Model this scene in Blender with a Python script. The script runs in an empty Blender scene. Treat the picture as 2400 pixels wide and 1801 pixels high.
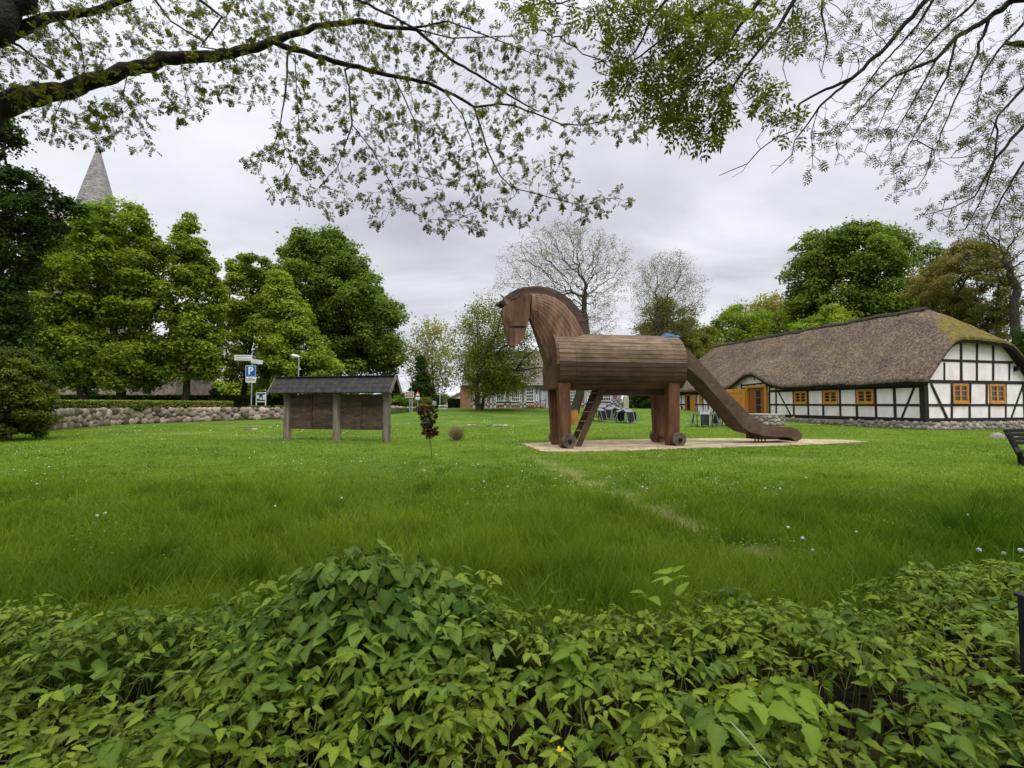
import bpy, bmesh, math
import numpy as np
from mathutils import Vector, Matrix

SC = bpy.context.scene
COL = SC.collection
# ------------------------------------------------------------------ camera
F, CX, CY = 1130.0, 1200.0, 900.5          # focal length and centre in pixels of the 2400 px wide photo
PITCH = math.radians(2.41)
CAMZ = 1.6
cam_d = bpy.data.cameras.new('camera')
cam_d.sensor_width = 36.0
cam_d.lens = 36.0 * F / 2400.0
cam_d.clip_start = 0.05
cam_d.clip_end = 2000.0
cam = bpy.data.objects.new('camera', cam_d)
COL.objects.link(cam)
cam.location = (0, 0, CAMZ)
cam.rotation_euler = (math.pi / 2 + PITCH, 0, 0)
SC.camera = cam
SC.view_settings.view_transform = 'Standard'
SC.view_settings.look = 'None'
SC.view_settings.gamma = 1.0
SC.view_settings.exposure = 0.62
SC.cycles.max_bounces = 6
SC.cycles.transparent_max_bounces = 6
SC.cycles.use_denoising = True

# ------------------------------------------------------------------ world: overcast sky
SUN_EL, SUN_AZ = math.radians(58), math.radians(150)
W = bpy.data.worlds.new('World')
SC.world = W
W.use_nodes = True
nt = W.node_tree
for n in list(nt.nodes): nt.nodes.remove(n)
def N(t, ty, **kw):
    n = t.nodes.new(ty)
    for k, v in kw.items(): setattr(n, k, v)
    return n
def ramp(t, stops, interp='LINEAR'):
    n = t.nodes.new('ShaderNodeValToRGB')
    cr = n.color_ramp
    cr.interpolation = interp
    while len(cr.elements) < len(stops): cr.elements.new(0.5)
    for e, (p, c) in zip(cr.elements, stops):
        e.position = p
        e.color = (c, c, c, 1) if isinstance(c, (int, float)) else (c[0], c[1], c[2], 1)
    return n
def mathn(t, op, a=None, b=None, c=None):
    n = t.nodes.new('ShaderNodeMath'); n.operation = op
    for i, v in enumerate((a, b, c)):
        if v is None: continue
        if isinstance(v, (int, float)): n.inputs[i].default_value = v
        else: t.links.new(v, n.inputs[i])
    return n.outputs[0]
def mixc(t, fac, a, b, mode='MIX'):
    n = t.nodes.new('ShaderNodeMix'); n.data_type = 'RGBA'; n.blend_type = mode
    for s, v in ((n.inputs[0], fac), (n.inputs[6], a), (n.inputs[7], b)):
        if isinstance(v, (int, float)): s.default_value = v
        elif isinstance(v, tuple): s.default_value = (v[0], v[1], v[2], 1)
        else: t.links.new(v, s)
    return n.outputs[2]
out = N(nt, 'ShaderNodeOutputWorld'); bg = N(nt, 'ShaderNodeBackground')
nt.links.new(bg.outputs[0], out.inputs[0])
sky = N(nt, 'ShaderNodeTexSky', sky_type='NISHITA', sun_disc=False, sun_elevation=SUN_EL, sun_rotation=SUN_AZ)
tc = N(nt, 'ShaderNodeTexCoord')
sep = N(nt, 'ShaderNodeSeparateXYZ'); nt.links.new(tc.outputs['Generated'], sep.inputs[0])
zz = mathn(nt, 'MAXIMUM', sep.outputs[2], 0.0)
den = mathn(nt, 'ADD', zz, 0.14)
comb = N(nt, 'ShaderNodeCombineXYZ')
nt.links.new(mathn(nt, 'DIVIDE', sep.outputs[0], den), comb.inputs[0])
nt.links.new(mathn(nt, 'DIVIDE', sep.outputs[1], den), comb.inputs[1])
mp = N(nt, 'ShaderNodeMapping'); nt.links.new(comb.outputs[0], mp.inputs[0])
mp.inputs['Rotation'].default_value = (0, 0, 0.5); mp.inputs['Scale'].default_value = (0.65, 0.85, 1.0)
n1 = N(nt, 'ShaderNodeTexNoise'); n1.inputs['Scale'].default_value = 1.15; n1.inputs['Detail'].default_value = 7; n1.inputs['Roughness'].default_value = 0.52
n1.inputs['Distortion'].default_value = 0.35
nt.links.new(mp.outputs[0], n1.inputs['Vector'])
cl = ramp(nt, [(0.32, (0.41, 0.428, 0.48)), (0.45, (0.54, 0.556, 0.605)), (0.57, (0.70, 0.715, 0.755)), (0.72, (0.86, 0.87, 0.90))])
nt.links.new(n1.outputs[0], cl.inputs[0])
el = ramp(nt, [(0.0, 0.38), (0.12, 0.325), (0.35, 0.315), (0.60, 0.345), (0.78, 0.80), (1.0, 1.05)])
nt.links.new(zz, el.inputs[0])
SKY_GAIN = 2.6
cc = mixc(nt, 1.0, cl.outputs[0], el.outputs[0], 'MULTIPLY')
ccg = N(nt, 'ShaderNodeVectorMath', operation='SCALE'); nt.links.new(cc, ccg.inputs[0]); ccg.inputs['Scale'].default_value = SKY_GAIN
skg = N(nt, 'ShaderNodeVectorMath', operation='SCALE'); nt.links.new(sky.outputs[0], skg.inputs[0]); skg.inputs['Scale'].default_value = 0.10
fin = mixc(nt, 0.93, skg.outputs[0], ccg.outputs[0])
nt.links.new(fin, bg.inputs[0]); bg.inputs[1].default_value = 1.0

sun_d = bpy.data.lights.new('sun', 'SUN'); sun_d.energy = 1.5; sun_d.angle = math.radians(35); sun_d.color = (1.0, 0.965, 0.91)
sun = bpy.data.objects.new('sun', sun_d); COL.objects.link(sun)
sun.location = (0, 0, 60)
sd = Vector((math.sin(SUN_AZ) * math.cos(SUN_EL), math.cos(SUN_AZ) * math.cos(SUN_EL), math.sin(SUN_EL)))
sun.rotation_euler = sd.to_track_quat('Z', 'Y').to_euler()

# ------------------------------------------------------------------ photo pixel -> place
cp, sp = math.cos(PITCH), math.sin(PITCH)
def ray(px, py):
    x, y = (px - CX) / F, (CY - py) / F
    return np.array((x, cp - y * sp, sp + y * cp))
def W3(px, py, Y):
    d = ray(px, py); t = Y / d[1]
    return np.array((d[0] * t, Y, CAMZ + d[2] * t))
def proj(p):
    x, y, z = p[0], p[1], p[2] - CAMZ
    fw = y * cp + z * sp; up = -y * sp + z * cp
    return CX + F * x / fw, CY - F * up / fw
def sstep(t):
    t = np.clip(t, 0, 1); return t * t * (3 - 2 * t)
def gh(x, y):
    x = np.asarray(x, float); y = np.asarray(y, float)
    s0 = 30 + 8 * sstep((-x - 2) / 14)
    z = 1.1 * sstep((y - s0) / 30)
    z = z + 0.045 * sstep((x - 2) / 5) * sstep((y - 10) / 6)
    z = z + 0.02 * np.sin(x * .43 + 1) * np.sin(y * .37) * sstep((y - 3) / 5)
    return z
def ghf(x, y): return float(gh(x, y))
def G(px, py):
    d = ray(px, py); t = 0.5
    while t < 400:
        p = np.array((0, 0, CAMZ)) + d * t
        if p[2] <= gh(p[0], p[1]): break
        t += 0.05
    return np.array((p[0], p[1], ghf(p[0], p[1])))

# ------------------------------------------------------------------ mesh helpers
class MB:
    def __init__(self): self.v = []; self.f = []; self.t = []; self.mi = []; self.m = 0
    def add(self, vs, fs, tint=0.5):
        b = len(self.v)
        self.v += [tuple(map(float, p)) for p in vs]
        self.f += [tuple(b + i for i in f) for f in fs]
        self.t += [tint] * len(vs)
        self.mi += [self.m] * len(fs)
        return self
    def box(self, c, s, rz=0.0, tint=0.5, M=None):
        x, y, z = s[0] / 2, s[1] / 2, s[2] / 2
        R = Matrix.Rotation(rz, 3, 'Z') if M is None else M
        vs = [R @ Vector(p) + Vector(c) for p in ((-x,-y,-z),(x,-y,-z),(x,y,-z),(-x,y,-z),(-x,-y,z),(x,-y,z),(x,y,z),(-x,y,z))]
        return self.add(vs, [(0,3,2,1),(4,5,6,7),(0,1,5,4),(1,2,6,5),(2,3,7,6),(3,0,4,7)], tint)
    def bar(self, a, b, w, h, up=(0, 0, 1), tint=0.5, w2=None, h2=None):
        a, b = Vector(a), Vector(b); d = (b - a).normalized(); u = Vector(up)
        s = d.cross(u)
        if s.length < 1e-4: s = d.cross(Vector((1, 0, 0)))
        s.normalize(); u = s.cross(d).normalized()
        w2 = w if w2 is None else w2; h2 = h if h2 is None else h2
        vs = []
        for p, ww, hh in ((a, w, h), (b, w2, h2)):
            vs += [p - s*ww/2 - u*hh/2, p + s*ww/2 - u*hh/2, p + s*ww/2 + u*hh/2, p - s*ww/2 + u*hh/2]
        return self.add(vs, [(0,1,2,3),(7,6,5,4),(0,4,5,1),(1,5,6,2),(2,6,7,3),(3,7,4,0)], tint)
    def prism(self, poly, vec, tint=0.5):
        n = len(poly); p0 = [Vector(p) for p in poly]; vec = Vector(vec)
        vs = p0 + [p + vec for p in p0]
        fs = [tuple(range(n))[::-1], tuple(range(n, 2*n))] + [(i, (i+1) % n, n + (i+1) % n, n + i) for i in range(n)]
        return self.add(vs, fs, tint)
    def loft(self, rings, close=True, caps=True, tint=0.5):
        n = len(rings[0]); vs = [p for r in rings for p in r]; fs = []
        for k in range(len(rings) - 1):
            for i in range(n if close else n - 1):
                j = (i + 1) % n
                fs.append((k*n+i, k*n+j, (k+1)*n+j, (k+1)*n+i))
        if caps:
            fs.append(tuple(range(n))[::-1]); fs.append(tuple((len(rings)-1)*n + i for i in range(n)))
        return self.add(vs, fs, tint)
    def tube(self, pts, rad, n=8, tint=0.5, caps=True):
        P = np.array(pts, float); m = len(P)
        R = np.full(m, rad, float) if isinstance(rad, (int, float)) else np.array(rad, float)
        T = np.gradient(P, axis=0); T /= (np.linalg.norm(T, axis=1)[:, None] + 1e-9)
        a = np.array((0, 0, 1.0)) if abs(T[0][2]) < .9 else np.array((1.0, 0, 0))
        u = np.cross(T[0], a); u /= np.linalg.norm(u)
        ang = np.linspace(0, 2*math.pi, n, endpoint=False); rings = []
        for i in range(m):
            u = u - T[i] * np.dot(u, T[i]); u /= (np.linalg.norm(u) + 1e-9); w = np.cross(T[i], u)
            rings.append([P[i] + R[i] * (math.cos(t) * u + math.sin(t) * w) for t in ang])
        return self.loft(rings, True, caps, tint)
    def cyl(self, c, axis, r, h, n=20, tint=0.5, r2=None):
        c = np.array(c, float); ax = np.array(axis, float); ax /= np.linalg.norm(ax)
        return self.tube([c - ax*h/2, c + ax*h/2], [r, r if r2 is None else r2], n, tint)
    def build(self, name, mat, parent=None, smooth=False, bevel=0.0):
        me = bpy.data.meshes.new(name)
        off = Vector((0, 0, 0)) if parent is None or parent.get('local') else Vector(world_loc(parent))
        vs = self.v if off.length == 0 else [(p[0]-off[0], p[1]-off[1], p[2]-off[2]) for p in self.v]
        me.from_pydata(vs, [], self.f)
        at = me.attributes.new('tint', 'FLOAT', 'POINT'); at.data.foreach_set('value', self.t)
        mats = mat if isinstance(mat, (list, tuple)) else [mat]
        for m in mats: me.materials.append(m)
        if len(mats) > 1: me.polygons.foreach_set('material_index', self.mi)
        if smooth: me.polygons.foreach_set('use_smooth', [True] * len(me.polygons))
        me.update()
        o = bpy.data.objects.new(name, me); COL.objects.link(o)
        if parent is not None:
            o.parent = parent
            if parent.get('local'): o['local'] = 1
        if bevel:
            b = o.modifiers.new('bevel', 'BEVEL'); b.width = bevel; b.segments = 2; b.limit_method = 'ANGLE'
        return o
def world_loc(o):
    p = Vector(o.location)
    while o.parent is not None: o = o.parent; p = p + Vector(o.location)
    return p
def npmesh(name, V, Fq, mat, parent=None, tint=None, smooth=False):
    V = np.ascontiguousarray(V, dtype=np.float32)
    if parent is not None and not parent.get('local'): V = V - np.array(world_loc(parent), dtype=np.float32)
    Fq = np.ascontiguousarray(Fq, dtype=np.int32)
    me = bpy.data.meshes.new(name)
    me.vertices.add(len(V)); me.vertices.foreach_set('co', V.ravel())
    k = Fq.shape[1]
    me.loops.add(Fq.size); me.loops.foreach_set('vertex_index', Fq.ravel())
    me.polygons.add(len(Fq)); me.polygons.foreach_set('loop_start', np.arange(0, Fq.size, k, dtype=np.int32))
    me.polygons.foreach_set('loop_total', np.full(len(Fq), k, dtype=np.int32))
    if smooth: me.polygons.foreach_set('use_smooth', np.ones(len(Fq), dtype=bool))
    if tint is not None:
        at = me.attributes.new('tint', 'FLOAT', 'POINT'); at.data.foreach_set('value', np.asarray(tint, dtype=np.float32))
    me.materials.append(mat)
    me.update(calc_edges=True); me.validate()
    o = bpy.data.objects.new(name, me); COL.objects.link(o)
    if parent is not None: o.parent = parent
    return o
def join_into(a, b):
    # fold mesh object b into a (same parent, same local space)
    bm = bmesh.new(); bm.from_mesh(a.data); n0 = len(bm.faces); k = len(a.data.materials)
    bm.from_mesh(b.data); bm.faces.ensure_lookup_table()
    for i in range(n0, len(bm.faces)): bm.faces[i].material_index += k
    for m in b.data.materials: a.data.materials.append(m)
    bm.to_mesh(a.data); bm.free(); bpy.data.objects.remove(b)
def thing(name, label, cat, loc=(0, 0, 0), group=None, local=False, rz=0.0):
    o = bpy.data.objects.new(name, None); COL.objects.link(o)
    o.empty_display_size = 0.2
    o.location = tuple(map(float, loc)); o.rotation_euler = (0, 0, rz)
    o['label'] = label; o['category'] = cat
    if group: o['group'] = group
    if local: o['local'] = 1
    return o
def tag(o, label=None, cat=None, group=None, kind=None):
    if label: o['label'] = label
    if cat: o['category'] = cat
    if group: o['group'] = group
    if kind: o['kind'] = kind
    return o

# ------------------------------------------------------------------ materials
def base_mat(name, rough=0.8, spec=0.3):
    m = bpy.data.materials.new(name); m.use_nodes = True
    b = m.node_tree.nodes['Principled BSDF']
    b.inputs['Roughness'].default_value = rough
    b.inputs['Specular IOR Level'].default_value = spec
    return m, m.node_tree, b
def nmat(name, cols, scale=4.0, rough=0.8, bump=0.0, bscale=None, stretch=(1, 1, 1), tint=0.0, detail=5, spec=0.25, rot=(0, 0, 0), dist=0.02, metal=0.0, stops=(0.3, 0.7), stain=None):
    """two- or three-colour noise; 'tint' multiplies brightness by the per-piece attribute"""
    m, t, b = base_mat(name, rough, spec)
    b.inputs['Metallic'].default_value = metal
    co = N(t, 'ShaderNodeTexCoord'); mpn = N(t, 'ShaderNodeMapping'); t.links.new(co.outputs['Object'], mpn.inputs[0])
    mpn.inputs['Scale'].default_value = stretch; mpn.inputs['Rotation'].default_value = rot
    nn = N(t, 'ShaderNodeTexNoise'); nn.inputs['Scale'].default_value = scale; nn.inputs['Detail'].default_value = detail; nn.inputs['Roughness'].default_value = 0.62
    t.links.new(mpn.outputs[0], nn.inputs['Vector'])
    if len(cols) == 2: st = [(stops[0], cols[0]), (stops[1], cols[1])]
    else: st = [(stops[0] + (stops[1]-stops[0]) * i / (len(cols)-1), c) for i, c in enumerate(cols)]
    rp = ramp(t, st); t.links.new(nn.outputs[0], rp.inputs[0]); c = rp.outputs[0]
    if stain:      # larger, softer weathering marks: (scale, stretch, low, high)
        sm = N(t, 'ShaderNodeMapping'); t.links.new(co.outputs['Object'], sm.inputs[0]); sm.inputs['Scale'].default_value = stain[1]
        sn_ = N(t, 'ShaderNodeTexNoise'); sn_.inputs['Scale'].default_value = stain[0]; sn_.inputs['Detail'].default_value = 7; sn_.inputs['Roughness'].default_value = .7; t.links.new(sm.outputs[0], sn_.inputs['Vector'])
        sr = ramp(t, [(.36, stain[2]), (.64, stain[3])]); t.links.new(sn_.outputs[0], sr.inputs[0]); c = mixc(t, 1.0, c, sr.outputs[0], 'MULTIPLY')
    if tint:
        at = N(t, 'ShaderNodeAttribute', attribute_name='tint')
        k = mathn(t, 'MULTIPLY_ADD', at.outputs['Fac'], 2 * tint, 1 - tint)
        vm = N(t, 'ShaderNodeVectorMath', operation='SCALE'); t.links.new(c, vm.inputs[0]); t.links.new(k, vm.inputs['Scale']); c = vm.outputs[0]
    t.links.new(c, b.inputs['Base Color'])
    if bump:
        n2 = N(t, 'ShaderNodeTexNoise'); n2.inputs['Scale'].default_value = bscale or scale * 3; n2.inputs['Detail'].default_value = 6
        t.links.new(mpn.outputs[0], n2.inputs['Vector'])
        bp = N(t, 'ShaderNodeBump'); bp.inputs['Strength'].default_value = bump; bp.inputs['Distance'].default_value = dist
        t.links.new(n2.outputs[0], bp.inputs['Height']); t.links.new(bp.outputs[0], b.inputs['Normal'])
    return m
def leafmat(name, dark, light, trans=0.42, rough=0.55, spec=0.10):
    m, t, b = base_mat(name, rough, spec)
    at = N(t, 'ShaderNodeAttribute', attribute_name='tint')
    rp = ramp(t, [(0.0, dark), (1.0, light)]); t.links.new(at.outputs['Fac'], rp.inputs[0])
    t.links.new(rp.outputs[0], b.inputs['Base Color'])
    tr = N(t, 'ShaderNodeBsdfTranslucent')
    g = mixc(t, 1.0, rp.outputs[0], (1.25, 1.25, 0.55), 'MULTIPLY'); t.links.new(g, tr.inputs[0])
    mx = N(t, 'ShaderNodeMixShader'); mx.inputs[0].default_value = trans
    t.links.new(b.outputs[0], mx.inputs[1]); t.links.new(tr.outputs[0], mx.inputs[2])
    t.links.new(mx.outputs[0], t.nodes['Material Output'].inputs[0])
    return m
# ------------------------------------------------------------------ ground
# low-frequency value noise for patches
def vnoise(P, sc, seed):
    r = np.random.default_rng(seed); g = r.random((64, 64)); q = P * sc; i = np.floor(q).astype(int); f = q - i; f = f*f*(3-2*f)
    def s(a, b): return g[(i[:, 0]+a) % 64, (i[:, 1]+b) % 64]
    return (s(0,0)*(1-f[:,0])+s(1,0)*f[:,0])*(1-f[:,1]) + (s(0,1)*(1-f[:,0])+s(1,1)*f[:,0])*f[:,1]
def seg_dist(P, A, B):
    A, B = np.array(A), np.array(B); d = B - A
    t = np.clip(((P - A) @ d) / (d @ d), 0, 1)
    return np.linalg.norm(P - (A + t[:, None] * d), axis=1)
def xy(px, py): return tuple(G(px, py)[:2])
TRACK = [xy(1235, 1068), xy(1330, 1105), xy(1420, 1150), xy(1500, 1185), xy(1600, 1235), xy(1720, 1275), xy(1810, 1320)]
def track_w(P):
    d = np.full(len(P), 99.0)
    for i in range(len(TRACK) - 1): d = np.minimum(d, seg_dist(P, TRACK[i], TRACK[i+1]))
    nzv = vnoise(P, 2.3, 91); lon = np.interp(P[:, 1], [TRACK[-1][1], TRACK[3][1], TRACK[2][1], TRACK[0][1]], [.9, 1.0, .95, .3])
    return np.exp(-(d / (.15 + .32 * nzv)) ** 2) * lon * sstep((nzv - .12) / .35)
DRYC = [(xy(560, 1022), 1.6, .45), (xy(650, 1026), 1.2, .3), (xy(430, 1016), 1.8, .5), (xy(1950, 1032), 2.2, .3), (xy(1800, 1078), .8, .2), (xy(230, 1008), 2.0, .4)]
def dry_w(P):
    w = np.zeros(len(P))
    for (c, rx, ry) in DRYC: w = np.maximum(w, np.exp(-((P[:, 0]-c[0]) / rx) ** 2 - ((P[:, 1]-c[1]) / (ry*2.5)) ** 2))
    return w
SAND = [xy(1222, 1042), xy(1275, 1060.5), xy(1480, 1057.5), xy(1670, 1051), xy(1850, 1046), xy(1990, 1040), xy(2030, 1037), xy(1985, 1033), xy(1870, 1031), xy(1700, 1029), xy(1500, 1031), xy(1400, 1033.5), xy(1300, 1038)]
def in_poly(P, poly):
    c = np.zeros(len(P), bool); n = len(poly); x, y = P[:, 0], P[:, 1]
    for i in range(n):
        (x1, y1), (x2, y2) = poly[i], poly[(i+1) % n]
        m = ((y1 > y) != (y2 > y)) & (x < (x2-x1) * (y-y1) / (y2-y1 + 1e-12) + x1)
        c ^= m
    return c
def weed_front(x):           # how far the ground cover reaches, along the picture
    return np.interp(x, [-6, -2.6, -1.2, -0.2, 0.8, 2, 3.4, 6], [3.1, 3.2, 3.15, 3.25, 3.35, 3.5, 4.0, 4.5])

def grid_mesh(xs, ys):
    X, Y = np.meshgrid(xs, ys); P = np.stack([X.ravel(), Y.ravel()], 1)
    nx, ny = len(xs), len(ys)
    i, j = np.meshgrid(np.arange(nx-1), np.arange(ny-1)); a = (j * nx + i).ravel()
    return P, np.stack([a, a+1, a+nx+1, a+nx], 1)
xs = np.concatenate([np.array([-900, -400, -200, -120, -80, -60]), np.arange(-50, -14, 1.0), np.arange(-14, 14, .2), np.arange(14, 50, 1.0), np.array([50, 60, 80, 120, 200, 400, 900])])
ys = np.concatenate([np.array([-900, -300, -60, -20, -8, -3, 0]), np.arange(1, 25, .2), np.arange(25, 70, 1.0), np.array([70, 80, 100, 140, 200, 400, 1000])])
P, Fq = grid_mesh(xs, ys)
Z = gh(P[:, 0], P[:, 1])
m, t, b = base_mat('lawn_soil', 0.95, 0.1)
co = N(t, 'ShaderNodeTexCoord')
def nz(t, sc, det=6, vec=None, st=None):
    n = N(t, 'ShaderNodeTexNoise'); n.inputs['Scale'].default_value = sc; n.inputs['Detail'].default_value = det; n.inputs['Roughness'].default_value = .65
    if st:
        mm = N(t, 'ShaderNodeMapping'); mm.inputs['Scale'].default_value = st; t.links.new(vec, mm.inputs[0]); vec = mm.outputs[0]
    t.links.new(vec, n.inputs['Vector']); return n.outputs[0]
g1 = ramp(t, [(0.32, (0.060, 0.115, 0.012)), (0.5, (0.095, 0.165, 0.018)), (0.68, (0.145, 0.215, 0.03))]); t.links.new(nz(t, .35, 8, co.outputs['Object']), g1.inputs[0])
g2 = ramp(t, [(0.3, 0.55), (0.7, 1.35)]); t.links.new(nz(t, 9, 6, co.outputs['Object']), g2.inputs[0])
c = mixc(t, 1.0, g1.outputs[0], g2.outputs[0], 'MULTIPLY')
aw = N(t, 'ShaderNodeAttribute', attribute_name='worn'); ad = N(t, 'ShaderNodeAttribute', attribute_name='soil')
wn = ramp(t, [(0.35, 0.0), (0.6, 1.0)]); t.links.new(nz(t, 5, 5, co.outputs['Object']), wn.inputs[0])
wc = mixc(t, wn.outputs[0], (0.16, 0.19, 0.035), (0.27, 0.22, 0.12))
c = mixc(t, aw.outputs['Fac'], c, wc)
sn = mixc(t, nz(t, 30, 5, co.outputs['Object']), (0.018, 0.012, 0.007), (0.06, 0.04, 0.025))
c = mixc(t, ad.outputs['Fac'], c, sn)
t.links.new(c, b.inputs['Base Color'])
bp = N(t, 'ShaderNodeBump'); bp.inputs['Strength'].default_value = .9; bp.inputs['Distance'].default_value = .05
t.links.new(nz(t, 22, 6, co.outputs['Object']), bp.inputs['Height']); t.links.new(bp.outputs[0], b.inputs['Normal'])
M_LAWN = m
ground = npmesh('ground', np.column_stack([P, Z]), Fq, M_LAWN, smooth=True)
a = ground.data.attributes.new('worn', 'FLOAT', 'POINT'); a.data.foreach_set('value', np.clip(track_w(P) * 1.0 + dry_w(P) * .5, 0, 1).astype(np.float32))
a = ground.data.attributes.new('soil', 'FLOAT', 'POINT'); a.data.foreach_set('value', sstep((weed_front(P[:, 0]) - P[:, 1] + .2) / .6).astype(np.float32))
tag(ground, kind='structure')

# sand under the horse
M_SAND = nmat('sand', [(0.27, 0.205, 0.115), (0.42, 0.335, 0.205), (0.50, 0.41, 0.26)], 1.6, 0.95, 0.8, 24, detail=8, dist=.05, stain=(1.1, (1, 1, 1), .68, 1.15))
rng = np.random.default_rng(5)
SP = []
for i in range(len(SAND)):
    p, q = np.array(SAND[i]), np.array(SAND[(i+1) % len(SAND)]); n = max(2, int(np.linalg.norm(q-p) / .15))
    for k in range(n): SP.append(tuple(p + (q-p) * k / n + rng.normal(0, .05, 2)))
bm = bmesh.new()
vs = [bm.verts.new((p[0], p[1], ghf(*p) + .03)) for p in SP]
f = bm.faces.new(vs); bmesh.ops.triangulate(bm, faces=[f])
ret = bmesh.ops.extrude_face_region(bm, geom=bm.faces[:])
for e in ret['geom']:
    if isinstance(e, bmesh.types.BMVert): e.co.z -= .12
me = bpy.data.meshes.new('sand_patch'); bm.to_mesh(me); bm.free(); me.materials.append(M_SAND)
sand = bpy.data.objects.new('sand_patch', me); COL.objects.link(sand); tag(sand, kind='structure')

# raised terrace behind the field-stone wall
WALL = [(-27.0, 22.0), (-28.9, 30.1), (-30.4, 35.5), (-30.6, 39.0), (-27.3, 43.6), (-22.2, 45.6), (-16.5, 47.5), (-14.0, 50.0)]
M_TERR = nmat('terrace_soil', [(0.035, 0.03, 0.015), (0.06, 0.085, 0.02), (0.09, 0.13, 0.025)], .8, .95, .6, 12)
poly = [(p[0], p[1], 1.18) for p in WALL] + [(-10, 56, 1.2), (-8.5, 66, 1.2), (-8.5, 140, 1.2), (-160, 140, 1.2), (-160, 20, 1.18)]
mb = MB(); mb.prism([(x, y, z - 1.4) for x, y, z in poly][::-1], (0, 0, 1.4)); tag(mb.build('terrace', M_TERR), kind='structure')

# ------------------------------------------------------------------ grass blades
M_GRASS = leafmat('grass_blade', (0.042, 0.108, 0.006), (0.245, 0.335, 0.032), .35, .6, .04)
rng = np.random.default_rng(11)
def scatter(n, y0, y1, power=1.0):
    # samples with density ~ 1/Y^2 over the wedge the camera (and a neighbour of it) sees
    u = rng.random(n); Y = y0 * (y1 / y0) ** u
    X = (rng.random(n) * 2 - 1) * (Y * 1.12 + .8)
    return np.stack([X, Y], 1)
def blades(Pt, h, w, lean, tint, name):
    n = len(Pt); th = rng.random(n) * 2 * math.pi; la = rng.random(n) * 2 * math.pi
    wx, wy = np.cos(th) * w / 2, np.sin(th) * w / 2
    z0 = gh(Pt[:, 0], Pt[:, 1]) - .005
    rings = []
    for k, (u, wf) in enumerate(((0, .8), (.4, 1.0), (.75, .7), (1.0, .12))):
        off = lean * h * u ** 1.8
        cx = Pt[:, 0] + np.cos(la) * off; cy = Pt[:, 1] + np.sin(la) * off; cz = z0 + h * (u - .25 * lean * u ** 3)
        rings += [np.stack([cx - wx*wf, cy - wy*wf, cz], 1), np.stack([cx + wx*wf, cy + wy*wf, cz], 1)]
    V = np.stack(rings, 1).reshape(-1, 3)
    b = (np.arange(n) * 8)[:, None, None]
    Q = b + np.array([[0,1,3,2],[2,3,5,4],[4,5,7,6]])[None]
    T = np.repeat(tint, 8)
    return V, Q.reshape(-1, 4), T
P1 = scatter(330000, 2.0, 34.0)
Y_ = 1.6 * (22 / 1.6) ** rng.random(85000); X_ = (Y_ * 1.12 + .8 + rng.random(85000) * 5.5) * np.where(rng.random(85000) < .5, -1, 1)
P1 = np.concatenate([P1, np.stack([X_, Y_], 1)])
keep = ~in_poly(P1 + rng.normal(0, .09, P1.shape), SP)
keep &= (P1[:, 1] > weed_front(P1[:, 0]) - .5)
tw = track_w(P1); keep &= (rng.random(len(P1)) > tw * .93)
P1 = P1[keep]; Y = P1[:, 1]; tw = tw[keep]; dw = dry_w(P1)
tall = 1 - sstep((Y - 5.0) / 7.0)
pn = vnoise(P1, .55, 3); pn2 = vnoise(P1, 1.9, 4); pn3 = vnoise(P1, .18, 8)
h = (.055 + .17 * tall * (.45 + .9 * pn)) * (.6 + .75 * rng.random(len(P1))) * (1 - .6 * np.clip(tw + dw * .5, 0, 1))
h *= np.where(rng.random(len(P1)) < .04, 1.7, 1.0)
tuft = sstep((vnoise(P1, 3.1, 73) - .62) / .2) * sstep((vnoise(P1, .7, 74) - .35) / .3); h *= 1 + .75 * tuft * (1 - sstep((Y - 12) / 8)); w_t = tuft
w = .0035 + .00085 * Y
w *= (.7 + .6 * rng.random(len(P1)))
tint = np.clip(.08 + .42 * pn2 + .40 * pn3 - .16 * tall + .25 * rng.random(len(P1)) + .35 * tw + .3 * dw + .13 * sstep((Y-12)/14) - .22 * w_t, 0, 1)
V, Q, T = blades(P1, h, w, .25 + .5 * rng.random(len(P1)), tint, 'grass')
g = npmesh('grass', V, Q, M_GRASS, tint=T); tag(g, 'dense green lawn of grass blades, longer towards the front', 'grass', kind='stuff')

# tiny white clover and daisy heads, far more than one could count
M_WHITE = nmat('petal', [(0.62, 0.62, 0.52), (0.8, 0.8, 0.74)], 20, .8)
n = 12000
u = rng.random(n); Yp = 8.0 * (46 / 8.0) ** (u ** .75); Xp = (rng.random(n) * 2 - 1) * Yp * 1.05
Pd = np.stack([Xp, Yp], 1)
d = vnoise(Pd, .45, 21) * vnoise(Pd, 1.7, 22) * (1.0 - .75 * sstep((Xp - 3 - .12 * Yp) / 3) * (1 - sstep((Yp - 20) / 6)))
Pd = Pd[(d > .355) & ~in_poly(Pd, SP)]
def discs(Pd, r, z, name, mat, sides=6):
    n = len(Pd); a = np.linspace(0, 2*math.pi, sides, endpoint=False)
    tilt = rng.normal(0, .35, (n, 2))
    ox = np.cos(a)[None] * r[:, None]; oy = np.sin(a)[None] * r[:, None]
    V = np.stack([Pd[:, 0][:, None] + ox, Pd[:, 1][:, None] + oy, (z[:, None] + ox * tilt[:, :1] + oy * tilt[:, 1:])], 2).reshape(-1, 3)
    F6 = (np.arange(n) * sides)[:, None] + np.arange(sides)[None]
    return npmesh(name, V, F6, mat)
zz_ = gh(Pd[:, 0], Pd[:, 1]) + .06 + .05 * rng.random(len(Pd))
dz = discs(Pd, .003 + .00052 * Pd[:, 1] * (.4 + rng.random(len(Pd))), zz_, 'daisies', M_WHITE)
tag(dz, 'tiny white daisy and clover heads sprinkled over the lawn', 'daisies', kind='stuff')

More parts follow.
